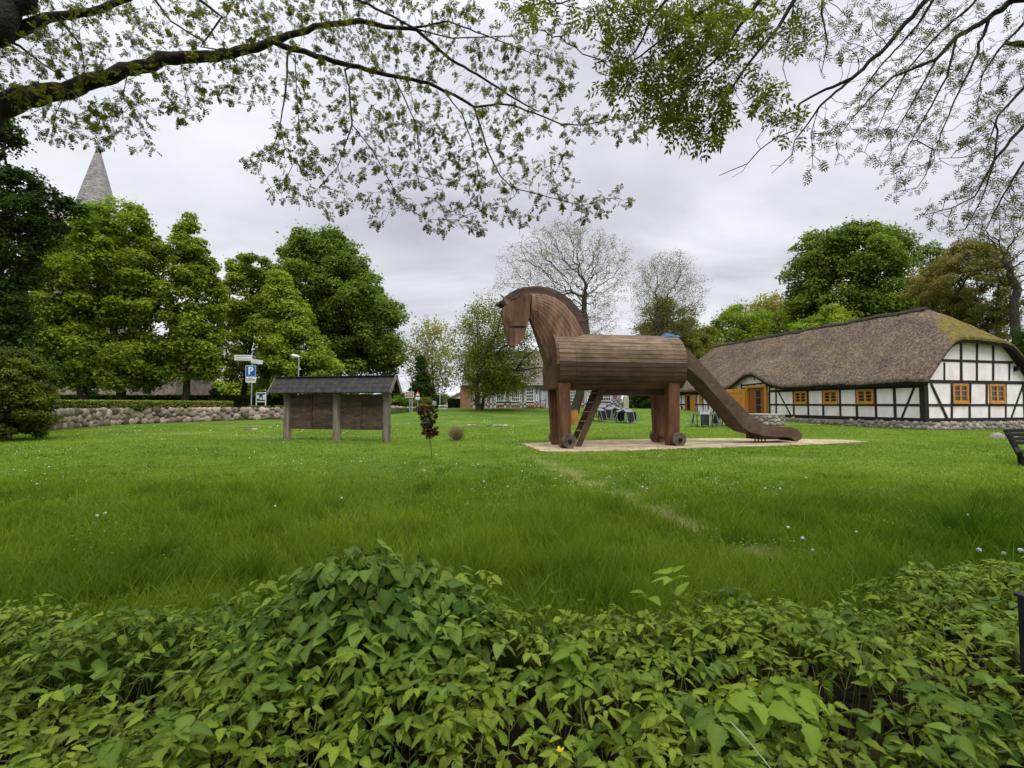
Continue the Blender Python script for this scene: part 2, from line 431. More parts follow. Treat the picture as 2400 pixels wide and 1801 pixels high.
# low broad-leaved clover between the blades
n = 26000; u = rng.random(n); Yp = 3.4 * (20 / 3.4) ** u; Pc = np.stack([(rng.random(n)*2 - 1) * Yp * 1.1, Yp], 1)
Pc = Pc[(vnoise(Pc, .8, 61) * vnoise(Pc, 2.4, 62) > .27) & ~in_poly(Pc, SP)]
def flat_leaves(P2, size, zoff, rg):
    n = len(P2); C = np.column_stack([P2, gh(P2[:, 0], P2[:, 1]) + zoff]); a = rg.random(n) * 6.28; nr = np.column_stack([rg.normal(0, .35, n), rg.normal(0, .35, n), np.ones(n)]); nr /= np.linalg.norm(nr, axis=1)[:, None]
    A = np.column_stack([np.cos(a), np.sin(a), np.zeros(n)]); A -= nr * (A*nr).sum(1)[:, None]; B = np.cross(nr, A); L = size[:, None]
    ang = np.linspace(0, 2*math.pi, 6, endpoint=False); V = np.stack([C + A*L*math.cos(t) + B*L*.75*math.sin(t) for t in ang], 1).reshape(-1, 3); return V, (np.arange(n)*6)[:, None] + np.arange(6)[None]
hC = .05 + .10 * (1 - sstep((Pc[:, 1] - 5) / 7)) * rng.random(len(Pc)) + .02
V, Q = flat_leaves(Pc, .010 + .0011 * Pc[:, 1] * (.6 + .8*rng.random(len(Pc))), hC, rng)
M_CLOV = leafmat('clover_leaf', (0.045, 0.115, 0.012), (0.15, 0.26, 0.045), .25)
tag(npmesh('clover', V, Q, M_CLOV, None, np.repeat(rng.random(len(Pc)), 6)), 'low clover leaves in patches among the grass', 'clover', kind='stuff')
# dandelion seed heads: one by one
M_SEED = nmat('seed_fluff', [(0.5, 0.5, 0.45), (0.75, 0.75, 0.7)], 60, .95, 1.0, 90, dist=.02)
M_STEM = nmat('green_stem', [(0.10, 0.13, 0.03), (0.17, 0.2, 0.05)], 10, .6)
def dandelion(px, py, r, label, Yd=None):
    # the head's pixel; a 0.22 m stem
    hd = .20
    dd = ray(px, py); tt = (hd - CAMZ) / dd[2]; p = np.array((0, 0, CAMZ)) + dd * tt
    for _ in range(8):
        tt = (hd + ghf(p[0], p[1]) - CAMZ) / dd[2]; p = np.array((0, 0, CAMZ)) + dd * tt
    gz = ghf(p[0], p[1])
    th = thing('dandelion_clock', label, 'dandelion', (p[0], p[1], gz), 'dandelion seed heads in the lawn')
    mb = MB(); mb.tube([(p[0]+.01, p[1], gz), (p[0]+.015, p[1]+.01, gz + hd*.5), p - np.array((0, 0, r*.6))], [.003, .0028, .0022], 5); mb.build('stem', M_STEM, th)
    bmm = bmesh.new(); r *= .72; bmesh.ops.create_icosphere(bmm, subdivisions=2, radius=r)
    rr = np.random.default_rng(int(px)); V = []
    for v in bmm.verts: v.co *= 1 + rr.normal(0, .07)
    mb = MB(); mb.add([np.array(v.co) + p for v in bmm.verts], [tuple(v.index for v in f.verts) for f in bmm.faces]); bmm.free()
    mb.build('seed_head', M_SEED, th, smooth=True)
DAN = [(1847, 1237, .026, 'white dandelion clock right of the worn track, highest of three near its end'),
 (1881, 1262, .026, 'white dandelion clock just above the grass, lowest of three near the worn track'),
 (1905, 1290, .02, 'half-blown dandelion clock lowest and rightmost near the end of the track'),
 (2266, 1207, .022, 'white dandelion clock right of middle lawn below the house gable'),
 (2294, 1290, .032, 'large round dandelion clock near the right edge of the lawn'),
 (2353, 1298, .026, 'thin see-through dandelion clock near the right edge'),
 (2392, 1291, .034, 'largest dandelion clock cut by the right edge of the picture'),
 (1794, 1145, .022, 'dandelion clock left one of a close pair below the slide end'),
 (1828, 1146, .028, 'dandelion clock right one of a close pair below the slide end'),
 (1820, 1159, .018, 'small dandelion clock just under the close pair below the slide'),
 (1890, 1120, .022, 'single dandelion clock in front of the sand below the slide foot'),
 (2007, 1247, .018, 'flat white dandelion head between the track and the right cluster'),
 (228, 1209, .026, 'dandelion clock left one of a pair on the left lawn'),
 (246, 1204, .028, 'dandelion clock right one of a pair on the left lawn'),
 (87, 1135, .026, 'lone dandelion clock far left below the round bush'),
 (645, 1187, .022, 'dandelion clock on the lawn below the left post of the notice board'),
 (801, 1168, .024, 'dandelion clock on the lawn below the middle post of the notice board'),
 (585, 1074, .024, 'dandelion clock left of the notice board beside its dry patch'),
 (687, 1080, .02, 'dandelion clock left one of the two under the notice board'),
 (1315, 1116, .026, 'dandelion clock below the front wheels of the wooden horse'),
 (1506, 1142, .026, 'grey dandelion clock left one of two beside the track start'),
 (1516, 1146, .022, 'grey dandelion clock right one of two beside the track start'),
 (1642, 1077, .024, 'dandelion clock just in front of the rear wheels of the horse'),
 (1134, 1129, .026, 'dandelion clock in the daisies left of the horse'),
 (1190, 1141, .02, 'small dandelion clock in the daisies nearest to the track')]
for d in DAN: dandelion(*d)
# ------------------------------------------------------------------ wooden horse with slide
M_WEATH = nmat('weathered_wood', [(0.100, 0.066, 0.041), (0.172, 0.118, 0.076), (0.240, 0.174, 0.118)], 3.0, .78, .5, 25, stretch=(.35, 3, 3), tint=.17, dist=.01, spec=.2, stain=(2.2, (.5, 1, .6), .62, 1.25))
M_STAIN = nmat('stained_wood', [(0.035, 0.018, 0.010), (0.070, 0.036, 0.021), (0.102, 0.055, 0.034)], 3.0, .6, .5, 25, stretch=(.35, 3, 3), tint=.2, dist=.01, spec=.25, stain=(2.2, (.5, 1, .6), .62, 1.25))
M_RED = nmat('red_stained_wood', [(0.070, 0.029, 0.013), (0.120, 0.050, 0.023), (0.17, 0.078, 0.037)], 3.0, .6, .4, 30, stretch=(4, 4, .35), tint=.3, dist=.008, spec=.25, stain=(2.6, (1, 1, .35), .55, 1.25))
M_HEAD = nmat('head_wood', [(0.086, 0.042, 0.024), (0.145, 0.078, 0.046), (0.20, 0.120, 0.077)], 2.5, .65, .4, 25, stretch=(3, 3, .5), tint=.18, dist=.01, spec=.2, stain=(2.0, (1, 1, .4), .6, 1.25))
M_DARKW = nmat('dark_wood', [(0.03, 0.02, 0.014), (0.07, 0.045, 0.032), (0.11, 0.078, 0.055)], 3.0, .75, .5, 25, stretch=(.5, 3, 3), tint=.3, dist=.01)
M_SLOT = nmat('dark_opening', [(0.004, 0.003, 0.003), (0.01, 0.007, 0.006)], 5, .9)
HANG = math.radians(10)
HO = G(1328, 1053.5)
HO[2] = ghf(HO[0], HO[1]) + .03
horse = thing('wooden_horse', 'giant brown wooden horse on wheels standing on the sand patch, a ladder under its belly', 'wooden horse', HO, local=True, rz=HANG)
ca, sa = math.cos(HANG), math.sin(HANG)
def HL(px, py, w):
    """photo pixel -> (s, z) of the horse on its plane at sideways offset w"""
    d = ray(px, py); o = np.array((0, 0, CAMZ)) - HO
    lo = np.array((o[0]*ca + o[1]*sa, -o[0]*sa + o[1]*ca, o[2])); ld = np.array((d[0]*ca + d[1]*sa, -d[0]*sa + d[1]*ca, d[2]))
    t = (w - lo[1]) / ld[1]; p = lo + ld * t
    return p[0], p[2]
rg = np.random.default_rng(2)
WC = 1.0
s0, zt = HL(1300, 786, WC); s1 = HL(1602, 850, .2)[0]; sF = HL(1307, 850, .2)[0]
s0 = sF
zt = HL(1350, 784, WC)[1]; zb = HL(1350, 915, .75)[1]
RZ = (zt - zb) / 2; RW = 1.08; ZC = (zt + zb) / 2
NST = 42
def sup(a):      # the belly is fuller than the back
    return 1.0 if math.sin(a) > 0 else (abs(math.cos(a)) ** 3.0 + abs(math.sin(a)) ** 3.0) ** (-1 / 3.0)
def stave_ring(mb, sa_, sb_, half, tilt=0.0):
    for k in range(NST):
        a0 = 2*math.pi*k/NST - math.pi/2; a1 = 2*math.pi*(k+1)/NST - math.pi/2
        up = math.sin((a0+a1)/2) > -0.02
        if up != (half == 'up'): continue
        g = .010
        tn = .45 + .3 * max(0, math.sin((a0+a1)/2)) + rg.normal(0, .16)  # paler top staves: weathering, with shading of the round body mixed in
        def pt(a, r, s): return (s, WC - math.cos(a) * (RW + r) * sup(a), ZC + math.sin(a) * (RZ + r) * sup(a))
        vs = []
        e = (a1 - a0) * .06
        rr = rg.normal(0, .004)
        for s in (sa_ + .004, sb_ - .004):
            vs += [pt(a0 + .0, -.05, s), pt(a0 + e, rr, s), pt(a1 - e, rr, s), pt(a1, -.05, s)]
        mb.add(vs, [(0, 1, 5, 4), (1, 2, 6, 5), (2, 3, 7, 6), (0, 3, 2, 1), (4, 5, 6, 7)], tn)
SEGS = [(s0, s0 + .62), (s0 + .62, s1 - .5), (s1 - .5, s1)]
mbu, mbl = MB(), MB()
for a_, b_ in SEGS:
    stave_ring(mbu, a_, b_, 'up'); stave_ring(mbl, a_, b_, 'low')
# inner cylinder and rear end
core = MB()
ring = lambda s, r: [(s, WC - math.cos(t) * (RW + r) * sup(t), ZC + math.sin(t) * (RZ + r) * sup(t)) for t in np.linspace(0, 2*math.pi, 48, endpoint=False)]
core.loft([ring(s0 + .02, -.04), ring(s1 - .02, -.04)])
trunk_ = core.build('barrel_core', M_DARKW, horse)
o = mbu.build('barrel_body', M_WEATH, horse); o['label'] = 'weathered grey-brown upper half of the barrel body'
o = mbl.build('barrel_body', M_STAIN, horse); o['label'] = 'dark stained lower half of the barrel body'  # dark stain whose tone also carries shading of the round body
# belly keel box
k0 = HL(1412, 922, .9)[0]; k1 = HL(1562, 922, .9)[0]; kz = HL(1480, 927, .9)[1]
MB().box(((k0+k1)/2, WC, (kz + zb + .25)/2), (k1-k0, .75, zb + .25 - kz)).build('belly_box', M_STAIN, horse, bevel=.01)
# chest: boarded front panel, upper arch + lower block
def chest_poly(px_list, w):
    return
mb = MB(); NB = 9
zs_mid = HL(1300, 855, .3)[1]
zl = HL(1300, 911, .35)[1]
for k in range(NB):
    w0 = WC - RW + 2*RW*k/NB + .006; w1 = WC - RW + 2*RW*(k+1)/NB - .006
    def top(w):
        q = (w - WC) / RW; q = max(-.999, min(.999, q)); return ZC + (RZ + .03) * math.sqrt(1 - q*q)
    def bot(w): return zs_mid
    n = 4; ws = np.linspace(w0, w1, n)
    poly_ = [(s0 - .10, w, zs_mid) for w in (w0, w1)] + [(s0 - .10, w, max(top(w), zs_mid + .02)) for w in ws[::-1]]
    mb.prism(poly_, (.10, 0, 0), .5 + rg.normal(0, .15))
mb.build('chest_panel', M_HEAD, horse)
mb = MB(); NB = 7
for k in range(NB):
    f0, f1 = k / NB, (k + 1) / NB
    wa, wb = WC - RW + .02, WC + RW - .02
    na, nb = WC - .82, WC + .82
    tp = [(s0 - .13, wa + (wb-wa)*f0 + .006, zs_mid), (s0 - .13, wa + (wb-wa)*f1 - .006, zs_mid), (s0 - .13, na + (nb-na)*f1 - .006, zl), (s0 - .13, na + (nb-na)*f0 + .006, zl)]
    mb.prism(tp, (.30, 0, 0), .5 + rg.normal(0, .12))
o = mb.build('chest_block', M_RED, horse); o['label'] = 'reddish lower chest boards'
# legs
def leg(name_tint, top_px, bot_px, w0, w1, zt_, zbot, mat, lab=None):
    """side outline in px at plane w0; depth w0..w1"""
    A = [HL(px, py, w0) for px, py in top_px]; B = [HL(px, py, w0) for px, py in bot_px]
    mb = MB(); vs = []
    tw_, bw_ = .0, .05
    for (s, z), w in ((A[0], 0), (A[1], 0)): pass
    ta0, ta1 = A[0][0], A[1][0]; tb0, tb1 = B[0][0], B[1][0]
    vs = [(tb0, w0 + bw_*0, zbot), (tb1, w0, zbot), (tb1, w1 - .06, zbot), (tb0, w1 - .06, zbot), (ta0, w0, zt_), (ta1, w0, zt_), (ta1, w1, zt_), (ta0, w1, zt_)]
    fs = [(0,3,2,1),(4,5,6,7),(0,1,5,4),(1,2,6,5),(2,3,7,6),(3,0,4,7)]
    mb.add(vs, fs, name_tint)
    o = mb.build('leg', mat, horse, bevel=.015)
    if lab: o['label'] = lab
    return o
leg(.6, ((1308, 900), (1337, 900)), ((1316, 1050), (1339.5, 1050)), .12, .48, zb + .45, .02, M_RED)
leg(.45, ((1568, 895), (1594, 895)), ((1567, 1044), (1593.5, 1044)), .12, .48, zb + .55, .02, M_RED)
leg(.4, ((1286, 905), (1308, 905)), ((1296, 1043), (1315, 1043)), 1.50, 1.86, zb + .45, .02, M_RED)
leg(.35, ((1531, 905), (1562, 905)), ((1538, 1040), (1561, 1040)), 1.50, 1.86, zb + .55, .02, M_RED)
# wheels
M_WHEEL = nmat('worn_wheel_wood', [(0.045, 0.034, 0.026), (0.095, 0.074, 0.056), (0.15, 0.122, 0.092)], 5, .85, .5, 30, stain=(3, (1, 1, 1), .6, 1.3))
def wheel(px, py, w0, w1):
    wm = (w0 + w1) / 2; s, z = HL(px, py, w0); r = .255
    mb = MB(); mb.cyl((s, wm, r + .01), (0, 1, 0), r, w1 - w0, 28, .5)
    o = mb.build('wheel', M_WHEEL, horse, bevel=.012)
    h = MB(); yy = w0 - .03 if w0 < WC else w1 + .03
    h.cyl((s, yy, r + .01), (0, 1, 0), .06, .07, 12); h.box((s + .02, yy, r - .02), (.05, .06, .1)); h.build('hub', M_SLOT, o)
wheel(1336, 1036, -.14, .10); wheel(1594, 1029, -.14, .10)
wheel(1303, 1026, 1.90, 2.12); wheel(1541, 1022, 1.90, 2.12)
mb = MB()
for px in (1560,): 
    s, z = HL(px, 1000, 1.0); mb.bar((s, .1, .25), (s, 1.92, .25), .1, .1)
mb.build('axle', M_DARKW, horse)
# ladder under the belly
mb = MB()
LW0, LW1 = .55, 1.30
a_ = HL(1352, 1048, LW0); b_ = HL(1412, 905, LW0)
for w in (LW0, LW1):
    mb.bar((a_[0], w, a_[1]), (b_[0], w, b_[1]), .055, .30, up=(0, 1, 0)) if False else mb.prism([(a_[0]-.05, w, a_[1]), (a_[0]+.17, w, a_[1]), (b_[0]+.21, w, b_[1]), (b_[0]-.07, w, b_[1])], (0, .05, 0), .5)
mb.build('ladder_rail', M_STAIN, horse)
M_RUNG = nmat('worn_rung', [(0.24, 0.20, 0.16), (0.36, 0.31, 0.25)], 4, .7)
for k in range(6):
    f_ = (k + .6) / 6.3
    s, z = a_[0] + (b_[0]-a_[0]) * f_, a_[1] + (b_[1]-a_[1]) * f_
    MB().box((s - .01, (LW0+LW1)/2 + .02, z), (.10, LW1 - LW0 - .03, .035)).build('rung', M_RUNG, horse)
# neck: loft of planked rings
NKF = [(1240, 746), (1248, 765), (1256, 786), (1264, 808), (1271, 829), (1277, 845), (1284, 858), (1292, 872)]
NKB = [(1244, 688.5), (1274, 690), (1300, 698), (1323, 716), (1343, 741), (1357, 766), (1367, 787), (1378, 812)]
HT = [.30, .36, .43, .50, .58, .64, .68, .72]
secs = []
for (f_, b2, ht) in zip(NKF, NKB, HT):
    fs_, bs_ = np.array(HL(f_[0], f_[1], WC)), np.array(HL(b2[0], b2[1], WC))
    secs.append((fs_, bs_, ht))
NPK = 11
mb = MB()
def neck_pt(sec, u, side, inset=0.0):
    fs_, bs_, ht = sec
    # u 0 front .. 1 back; flat-ish front then rounded back
    prof = min(1.0, (.55 + 1.3 * u)) * math.sqrt(max(0.0, 1 - max(0.0, (u - .45) / .56) ** 2.4))
    p = fs_ + (bs_ - fs_) * u
    w = WC + side * (ht * prof - inset)
    return (p[0], w, p[1])
for side in (-1, 1):
    for k in range(NPK):
        u0, u1 = k / NPK, (k + 1) / NPK; e = .06 / NPK
        tn = .5 + rg.normal(0, .2)
        ringv = []
        for sec in secs:
            ringv.append([neck_pt(sec, u0, side, .015), neck_pt(sec, u0 + e, side), neck_pt(sec, (u0+u1)/2, side), neck_pt(sec, u1 - e, side), neck_pt(sec, u1, side, .015)])
        vs = [p for r in ringv for p in r]; fs = []
        for i in range(len(secs) - 1):
            for j in range(4):
                q = (i*5+j, i*5+j+1, (i+1)*5+j+1, (i+1)*5+j)
                fs.append(q if side < 0 else q[::-1])
        mb.add(vs, fs, tn)
# front face, back strip, caps
fr = [[neck_pt(s_, 0, -1, .0), neck_pt(s_, 0, 1, .0)] for s_ in secs]
mb.add([p for r in fr for p in r], [(2*i, 2*i+1, 2*i+3, 2*i+2)[::-1] for i in range(len(secs)-1)], .3)
for sec in (secs[0], secs[-1]):
    pts = [neck_pt(sec, u, -1) for u in np.linspace(0, 1, 12)] + [neck_pt(sec, u, 1) for u in np.linspace(1, 0, 12)]
    mb.add(pts, [tuple(range(24))], .4)
mb.build('neck', M_HEAD, horse)
# mane
MO = [(1170, 712), (1182, 697), (1196, 687), (1212, 679), (1231, 674.5), (1258, 672.5), (1285, 676), (1304, 683), (1323, 694), (1342, 711), (1358, 729), (1367, 745), (1376, 763), (1380, 776), (1380, 786)]
MI = [(1180, 716), (1190, 707), (1203, 700), (1218, 694), (1240, 690), (1262, 689), (1284, 692), (1300, 699), (1316, 711), (1332, 727), (1345, 745), (1353, 760), (1361, 776), (1366, 786), (1369, 794)]
mo = [HL(x, y, WC) for x, y in MO]; mi_ = [HL(x, y, WC) for x, y in MI]
rings = []
for a2, b2 in zip(mo, mi_):
    rings.append([(a2[0], WC - .13, a2[1]), (a2[0], WC + .13, a2[1]), (b2[0], WC + .13, b2[1] - .05), (b2[0], WC - .13, b2[1] - .05)])
MB().loft(rings).build('mane', M_DARKW, horse, bevel=.01)
# head
HP = [(1177, 724), (1186, 715), (1198, 707), (1212, 700), (1228, 693.5), (1244.5, 688.5), (1242, 718), (1240.5, 747), (1236, 763), (1230, 785), (1228.5, 795), (1216, 805), (1206, 812), (1197, 810), (1193, 794), (1189, 780), (1184, 762), (1180, 742)]
def hw(z, zmin, zmax): return .20 + .13 * (z - zmin) / (zmax - zmin)
hp = [HL(x, y, WC - .25) for x, y in HP]; zmin, zmax = min(p[1] for p in hp), max(p[1] for p in hp)
mb = MB(); nh = len(hp)
near = [(p[0], WC - hw(p[1], zmin, zmax), p[1]) for p in hp]; far = [(p[0], WC + hw(p[1], zmin, zmax), p[1]) for p in hp]
mb.add(near + far, [tuple(range(nh))[::-1], tuple(range(nh, 2*nh))] + [(i, (i+1) % nh, nh + (i+1) % nh, nh + i) for i in range(nh)], .5)
bmx = mb.build('head', M_HEAD, horse, bevel=.012)
def on_head(px, py, off=.004):
    s, z = HL(px, py, WC - .3); w = WC - hw(z, zmin, zmax) - off; s, z = HL(px, py, w); return (s, w, z)
mb = MB()
sl = [on_head(x, y) for x, y in [(1196, 766.5), (1205, 764.5), (1231, 764), (1233, 766), (1232, 768), (1206, 768.5)]]
mb.prism(sl, (0, -.006, 0)); mb.build('mouth_slit_shade', M_SLOT, bmx)  # flat dark strip; the slit's shade is only its colour
mb = MB()
er = [on_head(x, y) for x, y in [(1184.5, 740), (1188, 740), (1194, 748), (1198, 762), (1197, 768), (1189, 764), (1185, 752)]]
mb.prism(er, (0, -.006, 0)); mb.build('eye_recess_shade', M_STAIN, bmx)  # raised darker plate paints the shade of an eye hollow
M_EAR = nmat('ear_wood', [(0.13, 0.09, 0.055), (0.20, 0.15, 0.10)], 5, .8)
for pts, w in (([(1171.5, 690), (1197, 706.5), (1192, 712), (1186.5, 714), (1180, 703)], WC - .28), ([(1159.5, 716.5), (1168, 708), (1179, 702), (1187, 714), (1177, 724)], WC + .12)):
    q = [HL(x, y, w) for x, y in pts]
    mb = MB(); mb.prism([(s, w - .03, z) for s, z in q], (0, .06, 0)); o = mb.build('ear', M_EAR if w < WC else M_DARKW, horse)
# slide behind: trough on a curve
TOP = [(1592, 803), (1612, 818), (1650, 858), (1695, 909), (1740, 955), (1763, 978), (1778, 989), (1804, 998), (1830, 1000.5), (1853, 1001)]
BOT = [(1590, 842), (1606, 858), (1645, 890), (1690, 941), (1722, 978), (1742, 1003), (1760, 1014), (1790, 1022), (1819, 1024.5), (1845, 1025)]
NW, FW = WC - .52, WC + .52
tp = [HL(x, y, NW) for x, y in TOP]; bt = [HL(x, y, NW) for x, y in BOT]
endt = [HL(x, y, NW) for x, y in [(1872, 1008), (1880, 1020), (1879, 1029), (1868.5, 1035.5)]]
endb = [HL(x, y, NW) for x, y in [(1852, 1026), (1858, 1029), (1862, 1032), (1867, 1035)]]
slide = []
TP, BT = tp + endt, bt + endb
M_SLIDE = nmat('slide_wood', [(0.060, 0.037, 0.023), (0.092, 0.059, 0.039), (0.125, 0.084, 0.057)], 2.0, .7, .3, 25, stretch=(.7, 1, 1), dist=.01, stain=(2.2, (.6, 1, 1), .65, 1.25))
def side_board(w, th):
    mb = MB()
    n = len(TP); vs = []
    for (a2, b2) in zip(TP, BT): vs += [(a2[0], w, a2[1]), (b2[0], w, b2[1]), (b2[0], w + th, b2[1]), (a2[0], w + th, a2[1])]
    fs = []
    for i in range(n - 1):
        for j in range(4): fs.append((4*i+j, 4*i+(j+1) % 4, 4*(i+1)+(j+1) % 4, 4*(i+1)+j))
    fs += [(0, 1, 2, 3), tuple(4*(n-1)+j for j in (3, 2, 1, 0))]
    mb.add(vs, fs, .55); mb.build('slide_side', M_SLIDE, horse)
side_board(NW, .06); side_board(FW - .06, .06)
mb = MB(); rings = []
for (a2, b2) in zip(TP, BT):
    v = np.array(b2) - np.array(a2); u = v / (np.linalg.norm(v) + 1e-6); c0 = np.array(b2) - u * .06; c1 = np.array(b2) - u * .02
    rings.append([(c0[0], NW + .06, c0[1]), (c1[0], NW + .06, c1[1]), (c1[0], FW - .06, c1[1]), (c0[0], FW - .06, c0[1])])
mb.loft(rings); mb.build('slide_bed', M_STAIN, horse)
mb = MB(); pa = HL(1776, 1018, NW + .2); pb = HL(1818, 1031, NW + .2)
mb.box(((pa[0]+pb[0])/2, WC, (pa[1]+pb[1])/2), (pb[0]-pa[0], .8, .2)); mb.build('slide_footing', M_STAIN, horse)
mb = MB(); 
for px in (1786, 1794):
    s, _ = HL(px, 1035, NW + .3); mb.cyl((s, NW + .32, .12), (0, 0, 1), .022, .26, 10); mb.cyl((s, FW - .32, .12), (0, 0, 1), .022, .26, 10)
mb.box((HL(1790, 1040, NW + .3)[0], WC, .02), (.3, .7, .03)); mb.build('slide_post', M_SLOT, horse)
# blue mat at the hatch on the back
def hw3(s, w, z): return np.array((HO[0] + s*ca - w*sa, HO[1] + s*sa + w*ca, HO[2] + z))
M_BLUE = nmat('blue_tarp', [(0.012, 0.05, 0.16), (0.03, 0.11, 0.30)], 6, .5, .6, 14)
sA = HL(1552, 786, WC)[0]; sB = HL(1582, 786, WC)[0]
tb = thing('blue_tarp', 'crumpled blue tarp lying on the back of the wooden horse above the slide', 'tarp', hw3((sA+sB)/2, WC, zt - .02))
rings = []; rr = np.random.default_rng(4)
for i in range(9):
    s = sA + (sB - sA) * i / 8; ring_ = []
    for j in range(10):
        a2 = math.pi * j / 9; hh = (.10 + .07 * math.sin(math.pi * min(1, i / 6))) * math.sin(a2) * (1 + rr.normal(0, .12)); ww = .42 * math.cos(a2)
        ring_.append(hw3(s + rr.normal(0, .01), WC + ww, zt - .06 + hh - .12 * (ww) ** 2))
    rings.append(ring_)
MB().loft(rings).build('folded_sheet', M_BLUE, tb, smooth=True)
# ------------------------------------------------------------------ thatched half-timbered house
M_PLAST = nmat('white_plaster', [(0.72, 0.645, 0.655), (0.84, 0.755, 0.765), (0.88, 0.80, 0.81)], 1.3, .9, .25, 25, detail=8, stain=(1.3, (1, 1, .5), .86, 1.03))
M_TIMB = nmat('black_timber', [(0.012, 0.009, 0.008), (0.03, 0.022, 0.018)], 6, .7, .4, 20)
M_OCHRE = nmat('ochre_painted_wood', [(0.42, 0.17, 0.02), (0.56, 0.25, 0.035)], 5, .5, .1, 20, tint=.25, spec=.35)
M_OCHRE_D = nmat('brown_varnished_wood', [(0.20, 0.065, 0.015), (0.30, 0.11, 0.025)], 5, .5, .1, 20)
M_GLASS, t_, b_ = base_mat('window_glass', .12, .6); b_.inputs['Base Color'].default_value = (.02, .018, .016, 1)
M_THATCH = nmat('thatch', [(0.052, 0.039, 0.028), (0.135, 0.106, 0.080), (0.26, 0.212, 0.162)], 6.5, .97, 1.0, 11, detail=12, dist=.10, spec=.05, stretch=(1, 1, .55))
# moss on the hip: mixed by an attribute
t = M_THATCH.node_tree; bb = t.nodes['Principled BSDF']
src = bb.inputs['Base Color'].links[0].from_socket
at = N(t, 'ShaderNodeAttribute', attribute_name='moss'); ns = N(t, 'ShaderNodeTexNoise'); ns.inputs['Scale'].default_value = 3.5; ns.inputs['Detail'].default_value = 8
co = N(t, 'ShaderNodeTexCoord'); t.links.new(co.outputs['Object'], ns.inputs['Vector'])
mm = mathn(t, 'MULTIPLY_ADD', ns.outputs[0], 1.6, -.8); mm2 = mathn(t, 'ADD', mm, at.outputs['Fac']); mr = ramp(t, [(.45, 0.0), (1.0, .85)]); t.links.new(mm2, mr.inputs[0])
mcol = ramp(t, [(.35, (.085, .085, .018)), (.65, (.20, .155, .025))]); t.links.new(ns.outputs[0], mcol.inputs[0])
# larger weather stains
n3 = N(t, 'ShaderNodeTexNoise'); n3.inputs['Scale'].default_value = .8; n3.inputs['Detail'].default_value = 5; t.links.new(co.outputs['Object'], n3.inputs['Vector'])
st3 = ramp(t, [(.35, (.82, .80, .84)), (.65, (1.22, 1.16, 1.05))]); t.links.new(n3.outputs[0], st3.inputs[0])
src2 = mixc(t, 1.0, src, st3.outputs[0], 'MULTIPLY')
t.links.new(mixc(t, mr.outputs[0], src2, mcol.outputs[0]), bb.inputs['Base Color'])
M_RIDGE = nmat('ridge_sod', [(0.028, 0.024, 0.02), (0.06, 0.055, 0.035)], 6, .97, 1.0, 12, dist=.1)
M_STONE = nmat('field_stone', [(0.15, 0.135, 0.12), (0.27, 0.23, 0.205), (0.36, 0.32, 0.28)], 2.5, .85, .5, 12, tint=.45, dist=.02)
M_MORT = nmat('mortar', [(0.24, 0.21, 0.165), (0.36, 0.32, 0.25)], 6, .95, .6, 20)
HC = np.array((24.8, 29.0, 0.0))
uL = np.array((-0.2325, 0.9726)); vG = np.array((0.9726, 0.2325))
LEN, WID = 27.2, 8.4
house = thing('thatched_house', 'long white half-timbered house with black beams, ochre windows and a mossy thatched roof', 'house', (HC[0], HC[1], 0))
def HP3(t_, s_, z_):  # along the long wall, across to the back, height
    return np.array((HC[0] + uL[0]*t_ + vG[0]*s_, HC[1] + uL[1]*t_ + vG[1]*s_, z_))
def T_of(px, py=948):   # photo column -> t on the long wall
    d = ray(px, py); A = np.array([[uL[0], -d[0]], [uL[1], -d[1]]]); r = np.linalg.solve(A, -HC[:2]); p = CAMZ + d[2] * r[1]; return r[0], p
def S_of(px, py=948):
    d = ray(px, py); A = np.array([[vG[0], -d[0]], [vG[1], -d[1]]]); r = np.linalg.solve(A, -HC[:2]); p = CAMZ + d[2] * r[1]; return r[0], p
ZS, ZM, ZE = .60, 1.56, 2.82     # sill, mid rail, wall plate
# heightfield of the roof
EO = .45                          # eave overhang
RT = 8.35
DT, _ = T_of(1764, 900)
def roof_z(t_, s_):
    sl = 3.10 + (s_ + EO) * (RT - 3.10) / (WID/2 + EO)
    sr = 3.10 + (WID + EO - s_) * (RT - 3.10) / (WID/2 + EO)
    h0 = 5.62 + (t_ + .55) * .86
    h1 = 5.9 + (LEN + .5 - t_) * .95
    z = np.minimum(np.minimum(sl, sr), np.minimum(h0, h1))
    # soften the edges between the slopes
    k = .35; st = np.stack([sl, sr, h0, h1]); z2 = -k * np.log(np.exp(-st / k).sum(0))
    z = np.maximum(z2, z - .25)
    bump = 1.28 * np.exp(-((t_ - DT) / 2.1) ** 2 * 1.0) ; bump = np.where(np.abs(t_-DT) < 6, bump, 0)
    fall = 1 - sstep((s_ + EO) / 2.6)
    sag = .05 * np.sin(t_ * .55 + 1.0) * np.sin(s_ * .8) + .035 * np.sin(t_ * 1.25) * np.cos(s_ * 1.1 + t_ * .2) + .02 * np.sin(t_ * 2.9 + s_)
    return z + bump * fall + sag
ts = np.unique(np.concatenate([np.linspace(-.55, LEN + .5, 150), np.linspace(-.55, 3, 24)])); ss = np.linspace(-EO, WID + EO, 54)
Tg, Sg = np.meshgrid(ts, ss); Zg = roof_z(Tg, Sg)
rr = np.random.default_rng(9)
TH = .24
nT, nS = len(ts), len(ss)
